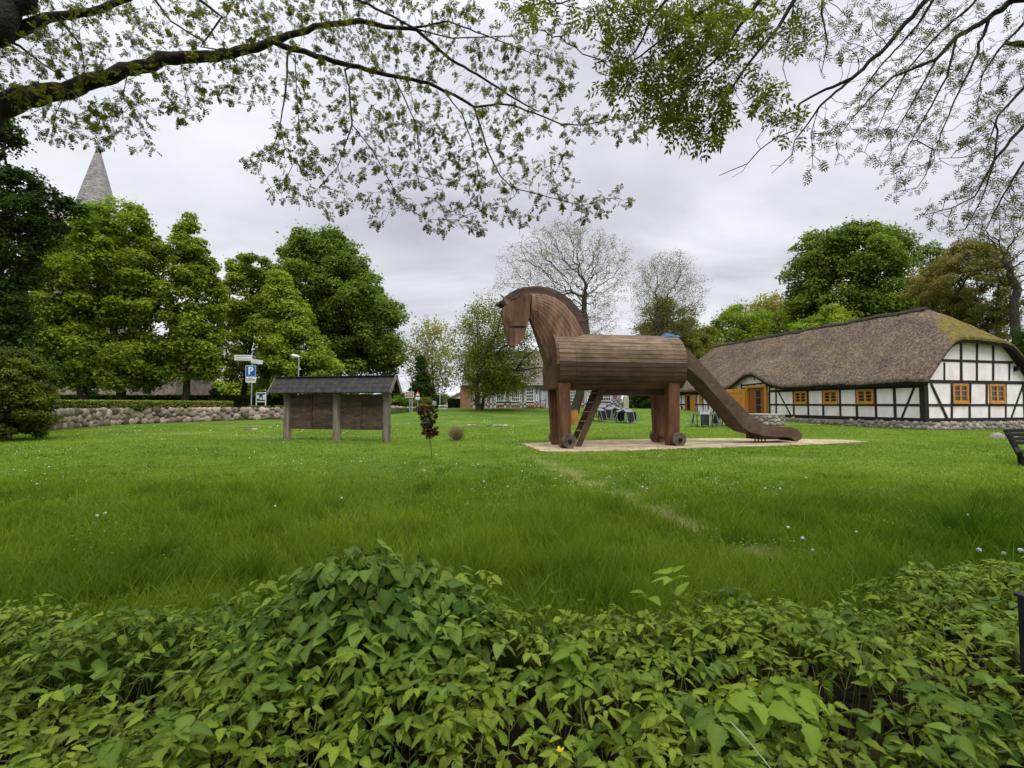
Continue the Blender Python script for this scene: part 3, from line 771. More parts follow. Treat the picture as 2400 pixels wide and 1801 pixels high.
def gridpts(off, shrink=0.0, jit=0.0):
    Tq = Tg.copy(); Sq = Sg.copy(); Zq = Zg + off + rr.normal(0, 1, Zg.shape) * jit
    Tq = np.clip(Tq, -.55 + shrink, LEN + .5 - shrink); Sq = np.clip(Sq, -EO + shrink, WID + EO - shrink)
    X = HC[0] + uL[0]*Tq + vG[0]*Sq; Y = HC[1] + uL[1]*Tq + vG[1]*Sq
    return np.stack([X, Y, Zq], 2).reshape(-1, 3)
top = gridpts(0, 0, .022); mid = gridpts(-.13, -.03, .015); bot = gridpts(-TH - .10, .10)
i_, j_ = np.meshgrid(np.arange(nT-1), np.arange(nS-1)); a0 = (j_ * nT + i_).ravel()
Qt = np.stack([a0, a0 + nT, a0 + nT + 1, a0 + 1], 1)
nV = nT * nS
bd = [j * nT for j in range(nS)] + [(nS-1)*nT + i for i in range(1, nT)] + [j*nT + nT-1 for j in range(nS-2, -1, -1)] + [i for i in range(nT-2, 0, -1)]
side = []
for k in range(len(bd)):
    p, q = bd[k], bd[(k+1) % len(bd)]
    side.append((p, q, q + nV, p + nV)); side.append((p + nV, q + nV, q + 2*nV, p + 2*nV))
Vr = np.concatenate([top, mid, bot]); Fr = np.concatenate([Qt[:, ::-1], Qt + 2*nV, np.array(side)])
roof = npmesh('thatched_roof', Vr, Fr, M_THATCH, house, smooth=True)
M_THSHADE = nmat('thatch_underside_shade', [(0.012, 0.009, 0.007), (0.035, 0.026, 0.02)], 8, .97, .8, 20, dist=.05)  # near-black thatch tone paints the shade under eaves and verge
roof.data.materials.append(M_THSHADE); nq = len(Qt)
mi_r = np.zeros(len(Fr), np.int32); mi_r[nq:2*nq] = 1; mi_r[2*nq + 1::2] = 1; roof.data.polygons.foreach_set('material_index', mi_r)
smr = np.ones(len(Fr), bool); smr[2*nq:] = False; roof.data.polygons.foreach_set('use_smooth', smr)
Tm = np.concatenate([Tg.ravel()]*3); Sm = np.concatenate([Sg.ravel()]*3)
hipness = sstep((3.0 - Tm) / 2.2) * sstep((2.8 + (Sm + EO) * 1.19 - (5.62 + (Tm + .55) * .86) + 1.0) / 1.0)
a = roof.data.attributes.new('moss', 'FLOAT', 'POINT'); a.data.foreach_set('value', hipness.astype(np.float32))
# ridge sod
mb = MB(); pts = []
for q in np.linspace(2.7, LEN - 2.2, 70):
    zc = float(roof_z(np.array([q]), np.array([WID/2]))[0]) + .06
    ring_ = []
    for k2 in range(8):
        a2 = math.pi * k2 / 7
        ring_.append(HP3(q, WID/2 + math.cos(a2) * .32 * (1 + rr.normal(0, .06)), zc - .16 + math.sin(a2) * .26 * (1 + rr.normal(0, .10))))
    pts.append(ring_)
mb.loft(pts); mb.build('ridge', M_RIDGE, roof)
# walls: closed box with gables
def wall_top(t_): return float(roof_z(np.array([t_]), np.array([0.0]))[0]) - .32
mb = MB()
tt = np.unique(np.concatenate([np.linspace(0, LEN, 12), np.linspace(DT-5, DT+5, 30)])); tt = tt[(tt >= 0) & (tt <= LEN)]
fr = [HP3(q, 0, ZS) for q in tt] + [HP3(q, 0, wall_top(q)) for q in tt[::-1]]
DW, DZ = None, None
mb.prism(fr, tuple(HP3(0, .25, 0) - HP3(0, 0, 0)))
gs = np.linspace(.0, WID, 30)
gp = [HP3(0.0, q, ZS) for q in (0.26, WID - .0)] + [HP3(0.0, max(q, .26), float(roof_z(np.array([0.05]), np.array([q]))[0]) - .32) for q in gs[::-1]]
mb.prism(gp, tuple(HP3(.25, 0, 0) - HP3(0, 0, 0)))
mb.prism([HP3(LEN, q, z) for q, z in ((0.26, ZS), (WID, ZS))] + [HP3(LEN, max(q, .26), float(roof_z(np.array([LEN - .05]), np.array([q]))[0]) - .32) for q in gs[::-1]], tuple(HP3(-.25, 0, 0) - HP3(0, 0, 0)))
mb.prism([HP3(.26, WID, ZS), HP3(LEN - .26, WID, ZS), HP3(LEN - .26, WID, 2.7), HP3(.26, WID, 2.7)], tuple(HP3(0, -.25, 0) - HP3(0, 0, 0)))
mb.build('wall', M_PLAST, house)
# foundation
mb = MB(); rS = np.random.default_rng(31)
c_ = HP3(LEN/2, WID/2, 0); rzH = math.atan2(uL[1], uL[0])
mb.box((c_[0], c_[1], .1), (LEN + .1, WID + .1, .84), rz=rzH)
fnd = mb.build('foundation', M_MORT, house)
ICO = None
def ico_template():
    bm = bmesh.new(); bmesh.ops.create_icosphere(bm, subdivisions=2, radius=1.0)
    V = np.array([v.co[:] for v in bm.verts]); Fc = np.array([[v.index for v in f.verts] for f in bm.faces]); bm.free(); return V, Fc
IV, IF = ico_template()
def stones(cent, size, rz, rng_, name, mat, parent, flat=1.0):
    """cent (n,3), size (n,3): irregular stones as one mesh"""
    n = len(cent); k = len(IV)
    base = np.sign(IV) * np.abs(IV) ** .78
    base = base[None] * (1 + rng_.normal(0, .09, (n, k, 1)))
    ang = rng_.normal(0, .35, n); base2 = base.copy()
    base2[..., 0] = base[..., 0]*np.cos(ang)[:, None] - base[..., 2]*np.sin(ang)[:, None]; base2[..., 2] = base[..., 0]*np.sin(ang)[:, None] + base[..., 2]*np.cos(ang)[:, None]
    Vv = base2 * size[:, None, :] * .5
    cz, sz = np.cos(rz)[:, None], np.sin(rz)[:, None]
    X = Vv[..., 0]*cz - Vv[..., 1]*sz; Yv = Vv[..., 0]*sz + Vv[..., 1]*cz
    Vv = np.stack([X, Yv, Vv[..., 2]], 2) + cent[:, None, :]
    Fv = (np.arange(n) * k)[:, None, None] + IF[None]
    tn = np.repeat(np.clip(rng_.normal(.5, .28, n), 0, 1), k)
    return npmesh(name, Vv.reshape(-1, 3), Fv.reshape(-1, 3), mat, parent, tn, smooth=True)
def pack(L, H, r0, r1, rg, n=None, tight=.86):
    # stones of mixed size thrown on a strip, biggest first, kept where they fit
    n = n or int(L * H * 60 / (r0 + r1) ** 2 * .08) + 200; r = r1 - (r1 - r0) * np.linspace(0, 1, n) ** .6; q = np.column_stack([rg.random(n) * L, rg.random(n) * H]); K = np.zeros((0, 3))
    for (x, z), ri in zip(q, r):
        z = min(max(z, ri * .75), H - ri * .75)
        if len(K) == 0 or (np.hypot(K[:, 0] - x, K[:, 1] - z) > tight * (K[:, 2] + ri)).all(): K = np.vstack([K, (x, z, ri)])
    return K
cs, sz_, rz_ = [], [], []
for (f3, L_, ang) in ((lambda q: HP3(q, -.03, 0), LEN, math.atan2(uL[1], uL[0])), (lambda q: HP3(-.03, q, 0), WID, math.atan2(vG[1], vG[0]))):
    for x, z, r in pack(L_, .5, .07, .17, rS, 2600 if L_ > 20 else 900):
        p = f3(x); g = ghf(p[0], p[1])
        if g + z < .50: cs.append((p[0], p[1], g + z)); sz_.append((2*r*1.1, .16, 2*r*.95)); rz_.append(ang)
join_into(fnd, stones(np.array(cs), np.array(sz_), np.array(rz_), rS, 'foundation_stones', M_STONE, house))
# timber frame
PR = .035
TW = .17
mbf = MB(); rTim = np.random.default_rng(88)
def tim_long(px0, z0, px1, z1, w=TW):
    t0 = px0 if isinstance(px0, float) and px0 < 40 else T_of(px0)[0]; t1 = px1 if isinstance(px1, float) and px1 < 40 else T_of(px1)[0]
    return tim(HP3(t0, -PR/2 + .003, z0), HP3(t1, -PR/2 + .003, z1), w, (vG[0], vG[1], 0))
def tim(a, b, w, nrm, d=PR):
    if w < .18:
        j = rTim.normal(0, .014, 4); a = np.array(a) + (uL[0]*j[0], uL[1]*j[0], j[1]); b = np.array(b) + (uL[0]*j[2], uL[1]*j[2], j[3]); w = w * (1 + rTim.normal(0, .09))
    mbf.bar(a, b, w, d, up=nrm)
zc = lambda x, y: T_of(1550 + .3843*x, 650 + .3843*y)
# rails
for z, w in ((ZS + .07, .19), (ZM, .15)):
    tdl, tdr = T_of(1748)[0], T_of(1804)[0]
    if z == ZM:
        tim(HP3(0, -PR/2, z), HP3(tdr, -PR/2, z), w, (vG[0], vG[1], 0)); tim(HP3(tdl, -PR/2, z), HP3(LEN, -PR/2, z), w, (vG[0], vG[1], 0))
    else: tim(HP3(0, -PR/2, z), HP3(LEN, -PR/2, z), w, (vG[0], vG[1], 0))
ZP = 2.70
tim(HP3(0, -PR/2 - .001, ZP), HP3(T_of(1804)[0], -PR/2 - .001, ZP), .18, (vG[0], vG[1], 0))
tim(HP3(T_of(1727)[0], -PR/2 - .001, ZP), HP3(LEN, -PR/2 - .001, ZP), .18, (vG[0], vG[1], 0))
POSTS = [2097, 2053, 2008.5, 1969, 1930, 1895, 1860.5, 1819.5, 1804]
for p in POSTS: tim_long(p, ZS, p, ZP, .15)
tim(HP3(.12, -PR/2 - .002, ZS - .04), HP3(.12, -PR/2 - .002, ZP + .2), .30, (vG[0], vG[1], 0))
for z in (0,): pass
# braces of the long wall
def pxb(x0, y0, x1, y1, w=.13):
    (ta, za), (tb_, zb_) = T_of(x0, y0), T_of(x1, y1)
    tim(HP3(ta, -PR/2 + .002, za), HP3(tb_, -PR/2 + .002, zb_), w, (vG[0], vG[1], 0))
pxb(2143, 909, 2112, 984); pxb(1824, 918, 1855, 976)
# above and around the door
tz = T_of(1770, 902)[1]
for (x0, y0, x1, y1) in [(1738, 911, 1818, 903), (1738, 903.5, 1806, 897.5)]: pxb(x0, y0, x1, y1, .12)
for x in (1738, 1753, 1768, 1784, 1801): pxb(x, 898 + (1784-x)*.08, x, 909 + (1784-x)*.08, .11)
for x, y0, y1 in ((1738, 900, 915), (1725, 912, 922), (1819, 903, 917), (1837, 909, 915)): pxb(x, y0, x, y1, .12)
pxb(1804, 897, 1804, 972); pxb(1804, 909, 1818, 908, .11)
pxb(1706, 920, 1748, 920, .14)
# left part beyond the slide
for p in (1728, 1712, 1694, 1672, 1660, 1648, 1634, 1606, 1597): tim_long(p, ZS, p, ZP, .14)
pxb(1597, 950, 1605, 968)
# gable
def g_tim(x0, y0, x1, y1, w=.15):
    a2, b2 = S_of(x0, y0), S_of(x1, y1)
    tim(HP3(-PR/2 + .002, a2[0], a2[1]), HP3(-PR/2 + .002, b2[0], b2[1]), w, (-uL[0], -uL[1], 0))
def g_rail(z, w, s0_=0.0, s1_=WID): tim(HP3(-PR/2, s0_, z), HP3(-PR/2, s1_, z), w, (-uL[0], -uL[1], 0))
g_rail(ZS + .07, .19); g_rail(ZM, .16); g_rail(2.98, .20)
z3 = S_of(2288, 847)[1]; g_rail(z3, .16, 1.0, WID - 1.0)
zz4 = z3 + 1.35; 
for x, y0, y1 in ((2230, 900, 984), (2272, 950, 984), (2273, 898, 950), (2312, 896, 948), (2318, 950, 983), (2357, 897, 982),
                  (2213, 850, 893), (2252, 800, 893), (2289, 800, 892), (2327, 800, 892), (2365, 850, 892)):
    g_tim(x, y0, x, y1)
g_tim(2181, 899, 2220, 984, .14); g_tim(2400, 896, 2369, 982, .14)
tim(HP3(-PR/2 - .002, .13, ZS - .04), HP3(-PR/2 - .002, .13, 3.05), .30, (-uL[0], -uL[1], 0))
tim(HP3(-PR/2 - .002, WID - .13, ZS - .04), HP3(-PR/2 - .002, WID - .13, 3.05), .30, (-uL[0], -uL[1], 0))
mbf.build('timber_frame', M_TIMB, house)
# windows
def window(face, c0, c1, z0, z1, nx=2, ny=3):
    """face 'L' (long wall) or 'G' (gable); c0,c1 = position range"""
    P_ = (lambda c, d, z: HP3(c, -d, z)) if face == 'L' else (lambda c, d, z: HP3(-d, c, z))
    nrm = (vG[0], vG[1], 0) if face == 'L' else (-uL[0], -uL[1], 0)
    fw = .11; mb = MB()
    for a2, b2 in (((c0, z0), (c1, z0)), ((c0, z1), (c1, z1))):
        mb.bar(P_(c0, .03, a2[1] + (fw/2 if a2[1] == z0 else -fw/2)), P_(c1, .03, a2[1] + (fw/2 if a2[1] == z0 else -fw/2)), fw, .10, up=nrm)
    for c in (c0 + fw/2, c1 - fw/2): mb.bar(P_(c, .029, z0 + fw), P_(c, .029, z1 - fw), fw, .10, up=nrm)
    wd = mb.build('window', M_OCHRE, house)
    g_ = MB(); g_.bar(P_((c0+c1)/2, .012, z0 + fw), P_((c0+c1)/2, .012, z1 - fw), c1 - c0 - 2*fw, .012, up=nrm); g_.build('pane', M_GLASS, wd)
    m2 = MB(); wi = c1 - c0 - 2*fw; hi = z1 - z0 - 2*fw; cm = (c0 + c1) / 2
    m2.bar(P_(cm, .035, z0 + fw), P_(cm, .035, z1 - fw), .13, .05, up=nrm)
    for c in (c0 + fw + .025, c1 - fw - .025): m2.bar(P_(c, .034, z0 + fw), P_(c, .034, z1 - fw), .05, .045, up=nrm)
    for k2 in range(0, ny + 1):
        z = z0 + fw + hi * k2 / ny; z = min(max(z, z0 + fw + .025), z1 - fw - .025)
        m2.bar(P_(c0 + fw, .030, z), P_(c1 - fw, .030, z), .04 if 0 < k2 < ny else .05, .035, up=nrm)
    m2.build('sash', M_OCHRE, wd)
    s2 = MB(); s2.bar(P_(c0 - .03, .08, z0 - .025), P_(c1 + .03, .08, z0 - .025), .05, .16, up=nrm); s2.build('sill', M_OCHRE, wd)
for x0, x1 in ((1862, 1893.5), (1929.5, 1966.5), (2008, 2051)):
    a2, b2 = sorted((T_of(x0)[0], T_of(x1)[0])); window('L', a2 + .05, b2 - .05, ZM + .10, 2.62)
for x0, x1 in ((1664, 1671), (1640, 1647.5)):
    a2, b2 = sorted((T_of(x0)[0], T_of(x1)[0])); window('L', a2, b2, ZM + .10, 2.58)
for x0, x1 in ((2230.5, 2269.5), (2317, 2355.5)):
    a2, b2 = sorted((S_of(x0)[0], S_of(x1)[0])); window('G', a2 + .06, b2 - .03, ZM + .12, 2.86)
# main door
dl, dr = sorted((T_of(1752)[0], T_of(1801)[0])); dzt = T_of(1780, 909)[1]
nL = (vG[0], vG[1], 0)
mb = MB()
for c in (dl + .12, dr - .12): mb.bar(HP3(c, -.10, ZS - .1), HP3(c, -.10, dzt), .24, .26, up=nL)
mb.bar(HP3(dl, -.10, dzt + .10), HP3(dr, -.10, dzt + .10), .20, .27, up=nL)
door = mb.build('door_frame', M_OCHRE, house)
MB().bar(HP3((dl+dr)/2, -.045, ZS), HP3((dl+dr)/2, -.045, dzt), dr - dl - .48, .03, up=nL).build('door_recess', M_OCHRE_D, door)
gl, gr = T_of(1789.5)[0], T_of(1769)[0]
mb = MB(); 
for k2 in range(3):
    z0 = ZS + .35 + k2 * (dzt - ZS - .5) / 3; mb.bar(HP3((gl+gr)/2, -.07, z0), HP3((gl+gr)/2, -.07, z0 + (dzt - ZS - .5)/3 - .1), abs(gr-gl) * .5, .02, up=nL)
mb.build('door_glass', M_GLASS, door)
# open leaf standing out from the wall, hinged on its far jamb
lf0 = HP3(dr - .02, -.25, 0); outw = -np.array((vG[0], vG[1], 0)); lfd = outw * .45 + np.array((uL[0], uL[1], 0)) * .89; lfd /= np.linalg.norm(lfd)
mb = MB(); nb = 6; LWD = 1.75
for k2 in range(nb):
    p = lf0 + lfd * (LWD * (k2 + .5) / nb); mb.bar(p + np.array((0, 0, ZS - .05)), p + np.array((0, 0, dzt - .05)), LWD / nb - .012, .05, up=np.cross(lfd, (0, 0, 1)), tint=.5 + rr.normal(0, .1))
for z in (ZS + .3, dzt - .4): mb.bar(lf0 + lfd*.05 + np.array((0, 0, z)), lf0 + lfd*(LWD-.05) + np.array((0, 0, z)), .09, .12, up=(0, 0, 1), tint=.3)
mb.bar(lf0 + lfd*.05 + np.array((0, 0, dzt - .4)), lf0 + lfd*(LWD-.05) + np.array((0, 0, ZS + .3)), .13, .095, up=np.cross(lfd, (0, 0, 1)), tint=.75)
lf = mb.build('door_leaf', M_OCHRE, door)
# small far door with its leaf
a2, b2 = sorted((T_of(1609)[0], T_of(1621)[0]))
mb = MB(); mb.bar(HP3(b2 - .08, -.05, ZS - .1), HP3(b2 - .08, -.05, 2.55), .16, .14, up=nL); mb.bar(HP3(a2 + .06, -.05, ZS - .1), HP3(a2 + .06, -.05, 2.55), .12, .14, up=nL); mb.bar(HP3(a2, -.05, 2.6), HP3(b2, -.05, 2.6), .12, .14, up=nL)
d2 = mb.build('door_frame', M_OCHRE, house)
MB().bar(HP3((a2+b2)/2, -.03, ZS - .05), HP3((a2+b2)/2, -.03, 2.54), b2 - a2 - .3, .03, up=nL).build('door_opening', M_SLOT, d2)
l0, l1 = T_of(1620.5)[0], T_of(1632)[0]
MB().bar(HP3((l0+l1)/2, -.12, ZS - .05), HP3((l0+l1)/2, -.12, 2.5), abs(l1-l0), .05, up=nL).build('door_leaf', M_OCHRE, d2)
# carved horse-head finial above the door + lamp on the gable
mb = MB(); (ta, za) = T_of(1770, 884)
for dx in (-.12, .12): mb.bar(HP3(ta, -.06, za - .12), HP3(ta + dx, -.06, za + .16), .06, .04, up=nL)
mb.bar(HP3(ta, -.06, za - .28), HP3(ta, -.06, za), .05, .04, up=nL); mb.build('gable_ornament', M_TIMB, house)
sg, zg = S_of(2376, 866); mb = MB(); mb.bar(HP3(-.10, sg, zg - .15), HP3(-.10, sg, zg + .18), .14, .12, up=(-uL[0], -uL[1], 0)); mb.cyl(HP3(-.22, sg, zg + .02), (0, 0, 1), .08, .2, 10); mb.build('wall_lamp', M_TIMB, house)
# ------------------------------------------------------------------ notice board shelter
M_GREYW = nmat('silvered_wood', [(0.085, 0.070, 0.052), (0.17, 0.142, 0.11), (0.25, 0.215, 0.17)], 3, .9, .7, 22, stretch=(3, 3, .4), tint=.3, dist=.015)
M_BROWNW = nmat('brown_boards', [(0.04, 0.026, 0.018), (0.08, 0.052, 0.036), (0.12, 0.08, 0.055)], 3, .85, .5, 22, stretch=(.5, 3, 3), tint=.4, dist=.01)
M_FELT = nmat('roofing_felt', [(0.022, 0.0215, 0.0215), (0.040, 0.039, 0.038), (0.062, 0.059, 0.056)], 5, .95, .5, 60, dist=.01)
pL, pM, pR = G(673, 1031), G(789, 1034), G(906, 1037)
board = thing('notice_board', 'roofed wooden notice board with black felt roof and three grey posts on the lawn', 'notice board', pM)
rg = np.random.default_rng(7)
for p, t in ((pL, .55), (pM, .7), (pR, .45)):
    mb = MB(); n = 9; h = 2.35; pts = [(p[0] + rg.normal(0, .012), p[1] + rg.normal(0, .01), p[2] - .1 + h * k / n) for k in range(n + 1)]
    pts[-1] = (pts[-1][0] - (.05 if t > .5 else 0), pts[-1][1], pts[-1][2])
    mb.tube(pts, [.175 + rg.normal(0, .01) for _ in pts], 10, t); mb.build('post', M_GREYW, board)
bx = (pR - pL)[:2]; bx = bx / np.linalg.norm(bx); bn = np.array((-bx[1], bx[0]))   # bn points away from camera
if bn[1] < 0: bn = -bn
zb0 = W3(789, 1007, pM[1])[2]; zb1 = W3(789, 925, pM[1])[2]
for a, b2 in ((pL, pM), (pM, pR)):
    a2, b3 = a[:2] + bx * .12, b2[:2] - bx * .12
    for half in range(2):
        q0 = a2 + (b3 - a2) * half / 2; q1 = a2 + (b3 - a2) * (half + 1) / 2; mb = MB(); nbd = 9
        for k in range(nbd):
            z = zb0 + (zb1 - zb0) * (k + .5) / nbd; hh = (zb1 - zb0) / nbd - .003
            mb.bar((*(q0 + bx*.02), z), (*(q1 - bx*.01), z), .035, hh, up=(0, 0, 1), tint=.5 + rg.normal(0, .25))
        if half == 0: mb.bar((*(q1 - bn*.03), zb0), (*(q1 - bn*.03), zb1), .07, .03, up=(bn[0], bn[1], 0), tint=.25)
        mb.build('board_panel', M_BROWNW, board)
ze = W3(789, 921, pM[1])[2]; zr = ze + .62
e0, e1 = pL[:2] - bx * .95, pR[:2] + bx * .42
e0 = pL[:2] - bx * .62
RD, RB = .50, .46
def rp(base, off, z): q = base + bn * off; return (q[0], q[1], z)
zr = W3(789, 885, pM[1] + .1)[2]
mb = MB()
mb.prism([rp(e0, -RD, ze - .02), rp(e1, -RD, ze - .02), rp(e1, .0, zr), rp(e0, .0, zr)][::-1], (0, 0, .045))
mb.prism([rp(e0, .0, zr), rp(e1, .0, zr), rp(e1, RB, ze - .02), rp(e0, RB, ze - .02)][::-1], (0, 0, .045))
mb.bar(rp(e0, 0, zr + .045), rp(e1, 0, zr + .045), .24, .035)
for k in range(1, 4):
    f_ = k / 4; mb.bar(rp(e0, -RD * (1 - f_), ze + .028 + (zr - ze) * f_), rp(e1, -RD * (1 - f_), ze + .028 + (zr - ze) * f_), .02, .014)
mb.build('roof', M_FELT, board)
for e in (e0 - bx * .012, e1 + bx * .012):
    mb = MB(); mb.bar(rp(e, -RD - .02, ze - .03), rp(e, .0, zr + .03), .03, .15, tint=.7); mb.bar(rp(e, RB + .02, ze - .03), rp(e, .0, zr + .03), .03, .15, tint=.7); mb.build('barge_board', M_GREYW, board)
mb = MB(); mb.bar(rp(e0 + bx*.1, 0, zb1 + .22), rp(e1 - bx*.1, 0, zb1 + .22), .14, .14, tint=.1)
for p in (pL, pM, pR): mb.bar(rp(p[:2], -RD + .1, zb1 + .12), rp(p[:2], RB - .1, zb1 + .12), .10, .10, tint=.1)
mb.build('roof_beam', M_BROWNW, board)

# ------------------------------------------------------------------ field-stone retaining wall on the left
M_MORTD = nmat('dark_joint', [(0.09, 0.066, 0.04), (0.19, 0.14, 0.085)], 6, .95, .6, 20)
def wall_stones(line, z0f, ztop, name, label, seed, group=None, rowh=.44, extra_cap=True, facing=-1):
    rg = np.random.default_rng(seed); P0 = np.array(line)
    th = thing(name, label, 'wall', (P0[0][0], P0[0][1], ghf(*P0[0])), group)
    cs, sz, rz = [], [], []; mb = MB()
    for i in range(len(P0) - 1):
        a, b2 = P0[i], P0[i+1]; d = b2 - a; L = np.linalg.norm(d); d = d / L; ang = math.atan2(d[1], d[0]); nrm = np.array((d[1], -d[0]))
        if nrm @ (-(a + b2) / 2) < 0: nrm = -nrm
        zlo = min(ghf(*a), ghf(*b2)) - .2
        c = (a + b2) / 2 - nrm * .06
        mb.box((c[0], c[1], (zlo + ztop - .05) / 2), (L + .3, .36, ztop - .05 - zlo), rz=ang)
        g = (ghf(*a) + ghf(*b2)) / 2; Hh = ztop - g
        for x, z, r in pack(L + .2, Hh, .10, .29, rg, 1500 if L > 2 else 300):
            c = a + d * (x - .1) + nrm * (.10 + rg.normal(0, .02)); gg = ghf(c[0], c[1]); k = (ztop - gg) / Hh
            cs.append((c[0], c[1], gg + z * k)); sz.append((2*r*(1.12 + .28*rg.random()), .33, 2*r*(.98 + .22*rg.random()) * k)); rz.append(ang)
    join_into(mb.build('masonry', M_MORTD, th), stones(np.array(cs), np.array(sz), np.array(rz), rg, 'stones', M_STONE2, th))
    return th
M_STONE2 = nmat('warm_field_stone', [(0.10, 0.095, 0.095), (0.20, 0.185, 0.125), (0.33, 0.245, 0.20), (0.19, 0.155, 0.14), (0.36, 0.31, 0.235)], 1.0, .85, .5, 12, tint=.65, dist=.02)
WALLv = np.array(WALL)
wall_stones(WALL[:-1], None, 1.27, 'stone_wall', 'long low field-stone retaining wall along the left lawn below the hedge', 3)
def rowpts(pts, Y): return [tuple(W3(px, 955, Y)[:2]) for px in pts]
wall_stones([tuple(W3(912, 955, 54)[:2]), tuple(W3(948, 955, 54)[:2])], None, 1.36, 'stone_wall', 'short piece of low stone wall right of the notice board', 4)
wall_stones([tuple(W3(954, 955, 54.5)[:2]), tuple(W3(978, 955, 56)[:2])], None, 1.20, 'stone_wall', 'tiny end of stone wall under the brown road sign posts', 5)
# leaning grey post stump against the wall
p = G(327, 993); mb = MB(); th = thing('wooden_stake', 'pale wooden stake leaning on the middle of the long field-stone wall', 'stake', p)
mb.bar((p[0] - .35, p[1] + .25, 1.55), (p[0] + .05, p[1] - .15, p[2] - .05), .16, .12, tint=.9); mb.build('stake_body', M_GREYW, th)

# ------------------------------------------------------------------ round stone well
wc = G(1816, 999); wc = wc + np.array((0, 1.2, 0)); 
well = thing('stone_well', 'low round fieldstone well ring in front of the open ochre door', 'well', (wc[0], wc[1], ghf(wc[0], wc[1])))
gz = ghf(wc[0], wc[1]); R_ = 1.22; HW = .72
mb = MB(); ng = 40; rings = []
for (r, z) in ((R_ - .06, -.1), (R_ - .06, HW), (R_ - .42, HW), (R_ - .42, -.1)):
    rings.append([(wc[0] + r*math.cos(a), wc[1] + r*math.sin(a), gz + z) for a in np.linspace(0, 2*math.pi, ng, endpoint=False)])
rings.append(rings[0]); mb.loft(rings, True, False); wring = mb.build('well_ring', M_MORT, well)
cs, sz, rz = [], [], []; rg = np.random.default_rng(6)
for x, z, r in pack(2*math.pi*R_, HW, .07, .16, rg, 2200):
    a = x / R_; cs.append((wc[0] + (R_-.05)*math.cos(a), wc[1] + (R_-.05)*math.sin(a), gz + z)); sz.append((2*r*1.02, .10, 2*r*.9)); rz.append(a + math.pi/2)
join_into(wring, stones(np.array(cs), np.array(sz), np.array(rz), rg, 'stones', M_STONE, well))
M_LID = nmat('grey_lid', [(0.30, 0.29, 0.27), (0.42, 0.40, 0.37)], 3, .8, .3, 20)
mb = MB(); mb.cyl((wc[0], wc[1], gz + HW + .03), (0, 0, 1), R_ + .01, .07, 40); mb.build('cap', M_LID, well)

# ------------------------------------------------------------------ garden tables with chairs tipped against them
M_GREYM = nmat('grey_slats', [(0.17, 0.18, 0.19), (0.27, 0.28, 0.30)], 6, .6, .2, 20, tint=.2)
M_BLACKM = nmat('black_metal', [(0.010, 0.012, 0.016), (0.022, 0.025, 0.032)], 8, .5, .1)
def make_set():
    th = thing('tipped_garden_chairs', 'x', 'garden chairs', (0, 0, 0), 'dark garden tables with tipped chairs', local=True)
    mb = MB(); mb.box((0, 0, .69), (.74, .74, .035)); mb.build('table_top', M_BLACKM, th)
    for sx in (-1, 1):
        for sy in (-1, 1): MB().bar((sx*.30, sy*.30, 0), (sx*.33, sy*.33, .68), .04, .04).build('table_leg', M_BLACKM, th)
    for k, a in enumerate((0.4, math.pi/2 + .3, math.pi + .4, -math.pi/2 + .45)):
        R = Matrix.Rotation(a, 3, 'Z')
        def q(x, y, z): return R @ Vector((x, y, z))
        mb = MB(); 
        n = 7
        for i in range(n):
            y0 = -.24 + .48 * i / n
            mb.prism([q(.02, y0, .98), q(.62, y0, .74), q(.62, y0 + .058, .74), q(.02, y0 + .058, .98)], (0, 0, .02), .4 + .2*rg.random())
        c = mb.build('chair_back', M_GREYM, th)
        mb = MB()
        for i in range(n):
            y0 = -.24 + .48 * i / n
            mb.prism([q(.60, y0, .73), q(.68, y0, .12), q(.68, y0 + .062, .12), q(.60, y0 + .062, .73)], tuple(q(.02, 0, 0)), .3)
        mb.build('chair_seat', M_BLACKM, th)
        mb = MB()
        for sy in (-.25, .25):
            mb.bar(q(.60, sy, .76), q(.86, sy, .02), .03, .03); mb.bar(q(.70, sy, .24), q(.42, sy, .02), .03, .03); mb.bar(q(.05, sy, .97), q(.62, sy, .73), .03, .03)
        mb.build('chair_frame', M_GREYM, th)
    return th
def copy_tree(o, parent=None):
    c = o.copy(); COL.objects.link(c); c.parent = parent
    for ch in list(o.children): copy_tree(ch, c)
    return c
SETS = [((1397, 988), .2, 'dark garden table with tipped chairs half hidden behind the ladder'),
        ((1411, 978), 1.0, 'dark garden table with tipped grey chairs at the back of the cluster under the horse'),
        ((1436, 984), .5, 'dark garden table with tipped chairs in the middle of the row under the horse belly'),
        ((1466, 992), 1.4, 'dark garden table with tipped chairs rightmost of the row under the horse belly'),
        ((1652, 1001), .8, 'dark garden table with tipped chairs left of the slide, in front of the house'),
        ((1698, 998), .1, 'dark garden table with tipped chairs just behind the lower part of the slide')]
first = None
for (px, py), a, lab in SETS:
    p = G(px, py)
    if first is None: o = first = make_set()
    else: o = copy_tree(first)
    o['label'] = lab; o.scale = (1.15, 1.15, 1.15); o.location = tuple(p); o.rotation_euler = (0, 0, a)

# ------------------------------------------------------------------ stone pillar, orange litter box
M_PALE = nmat('pale_stone', [(0.34, 0.31, 0.23), (0.46, 0.43, 0.34)], 3, .85, .3, 15)
p = W3(1467, 962, 55); gz = ghf(p[0], p[1]); th = thing('stone_pillar', 'pale square stone pillar standing before the dark bushes under the horse', 'pillar', (p[0], p[1], gz))
mb = MB(); mb.box((p[0], p[1], gz + .65), (.56, .5, 1.5)); mb.build('shaft', M_PALE, th, bevel=.03)
mb = MB(); mb.tube([(p[0], p[1], gz + 1.38), (p[0], p[1], gz + 1.5), (p[0], p[1], gz + 1.72)], [.24, .20, .05], 8); mb.build('cap', M_PALE, th)

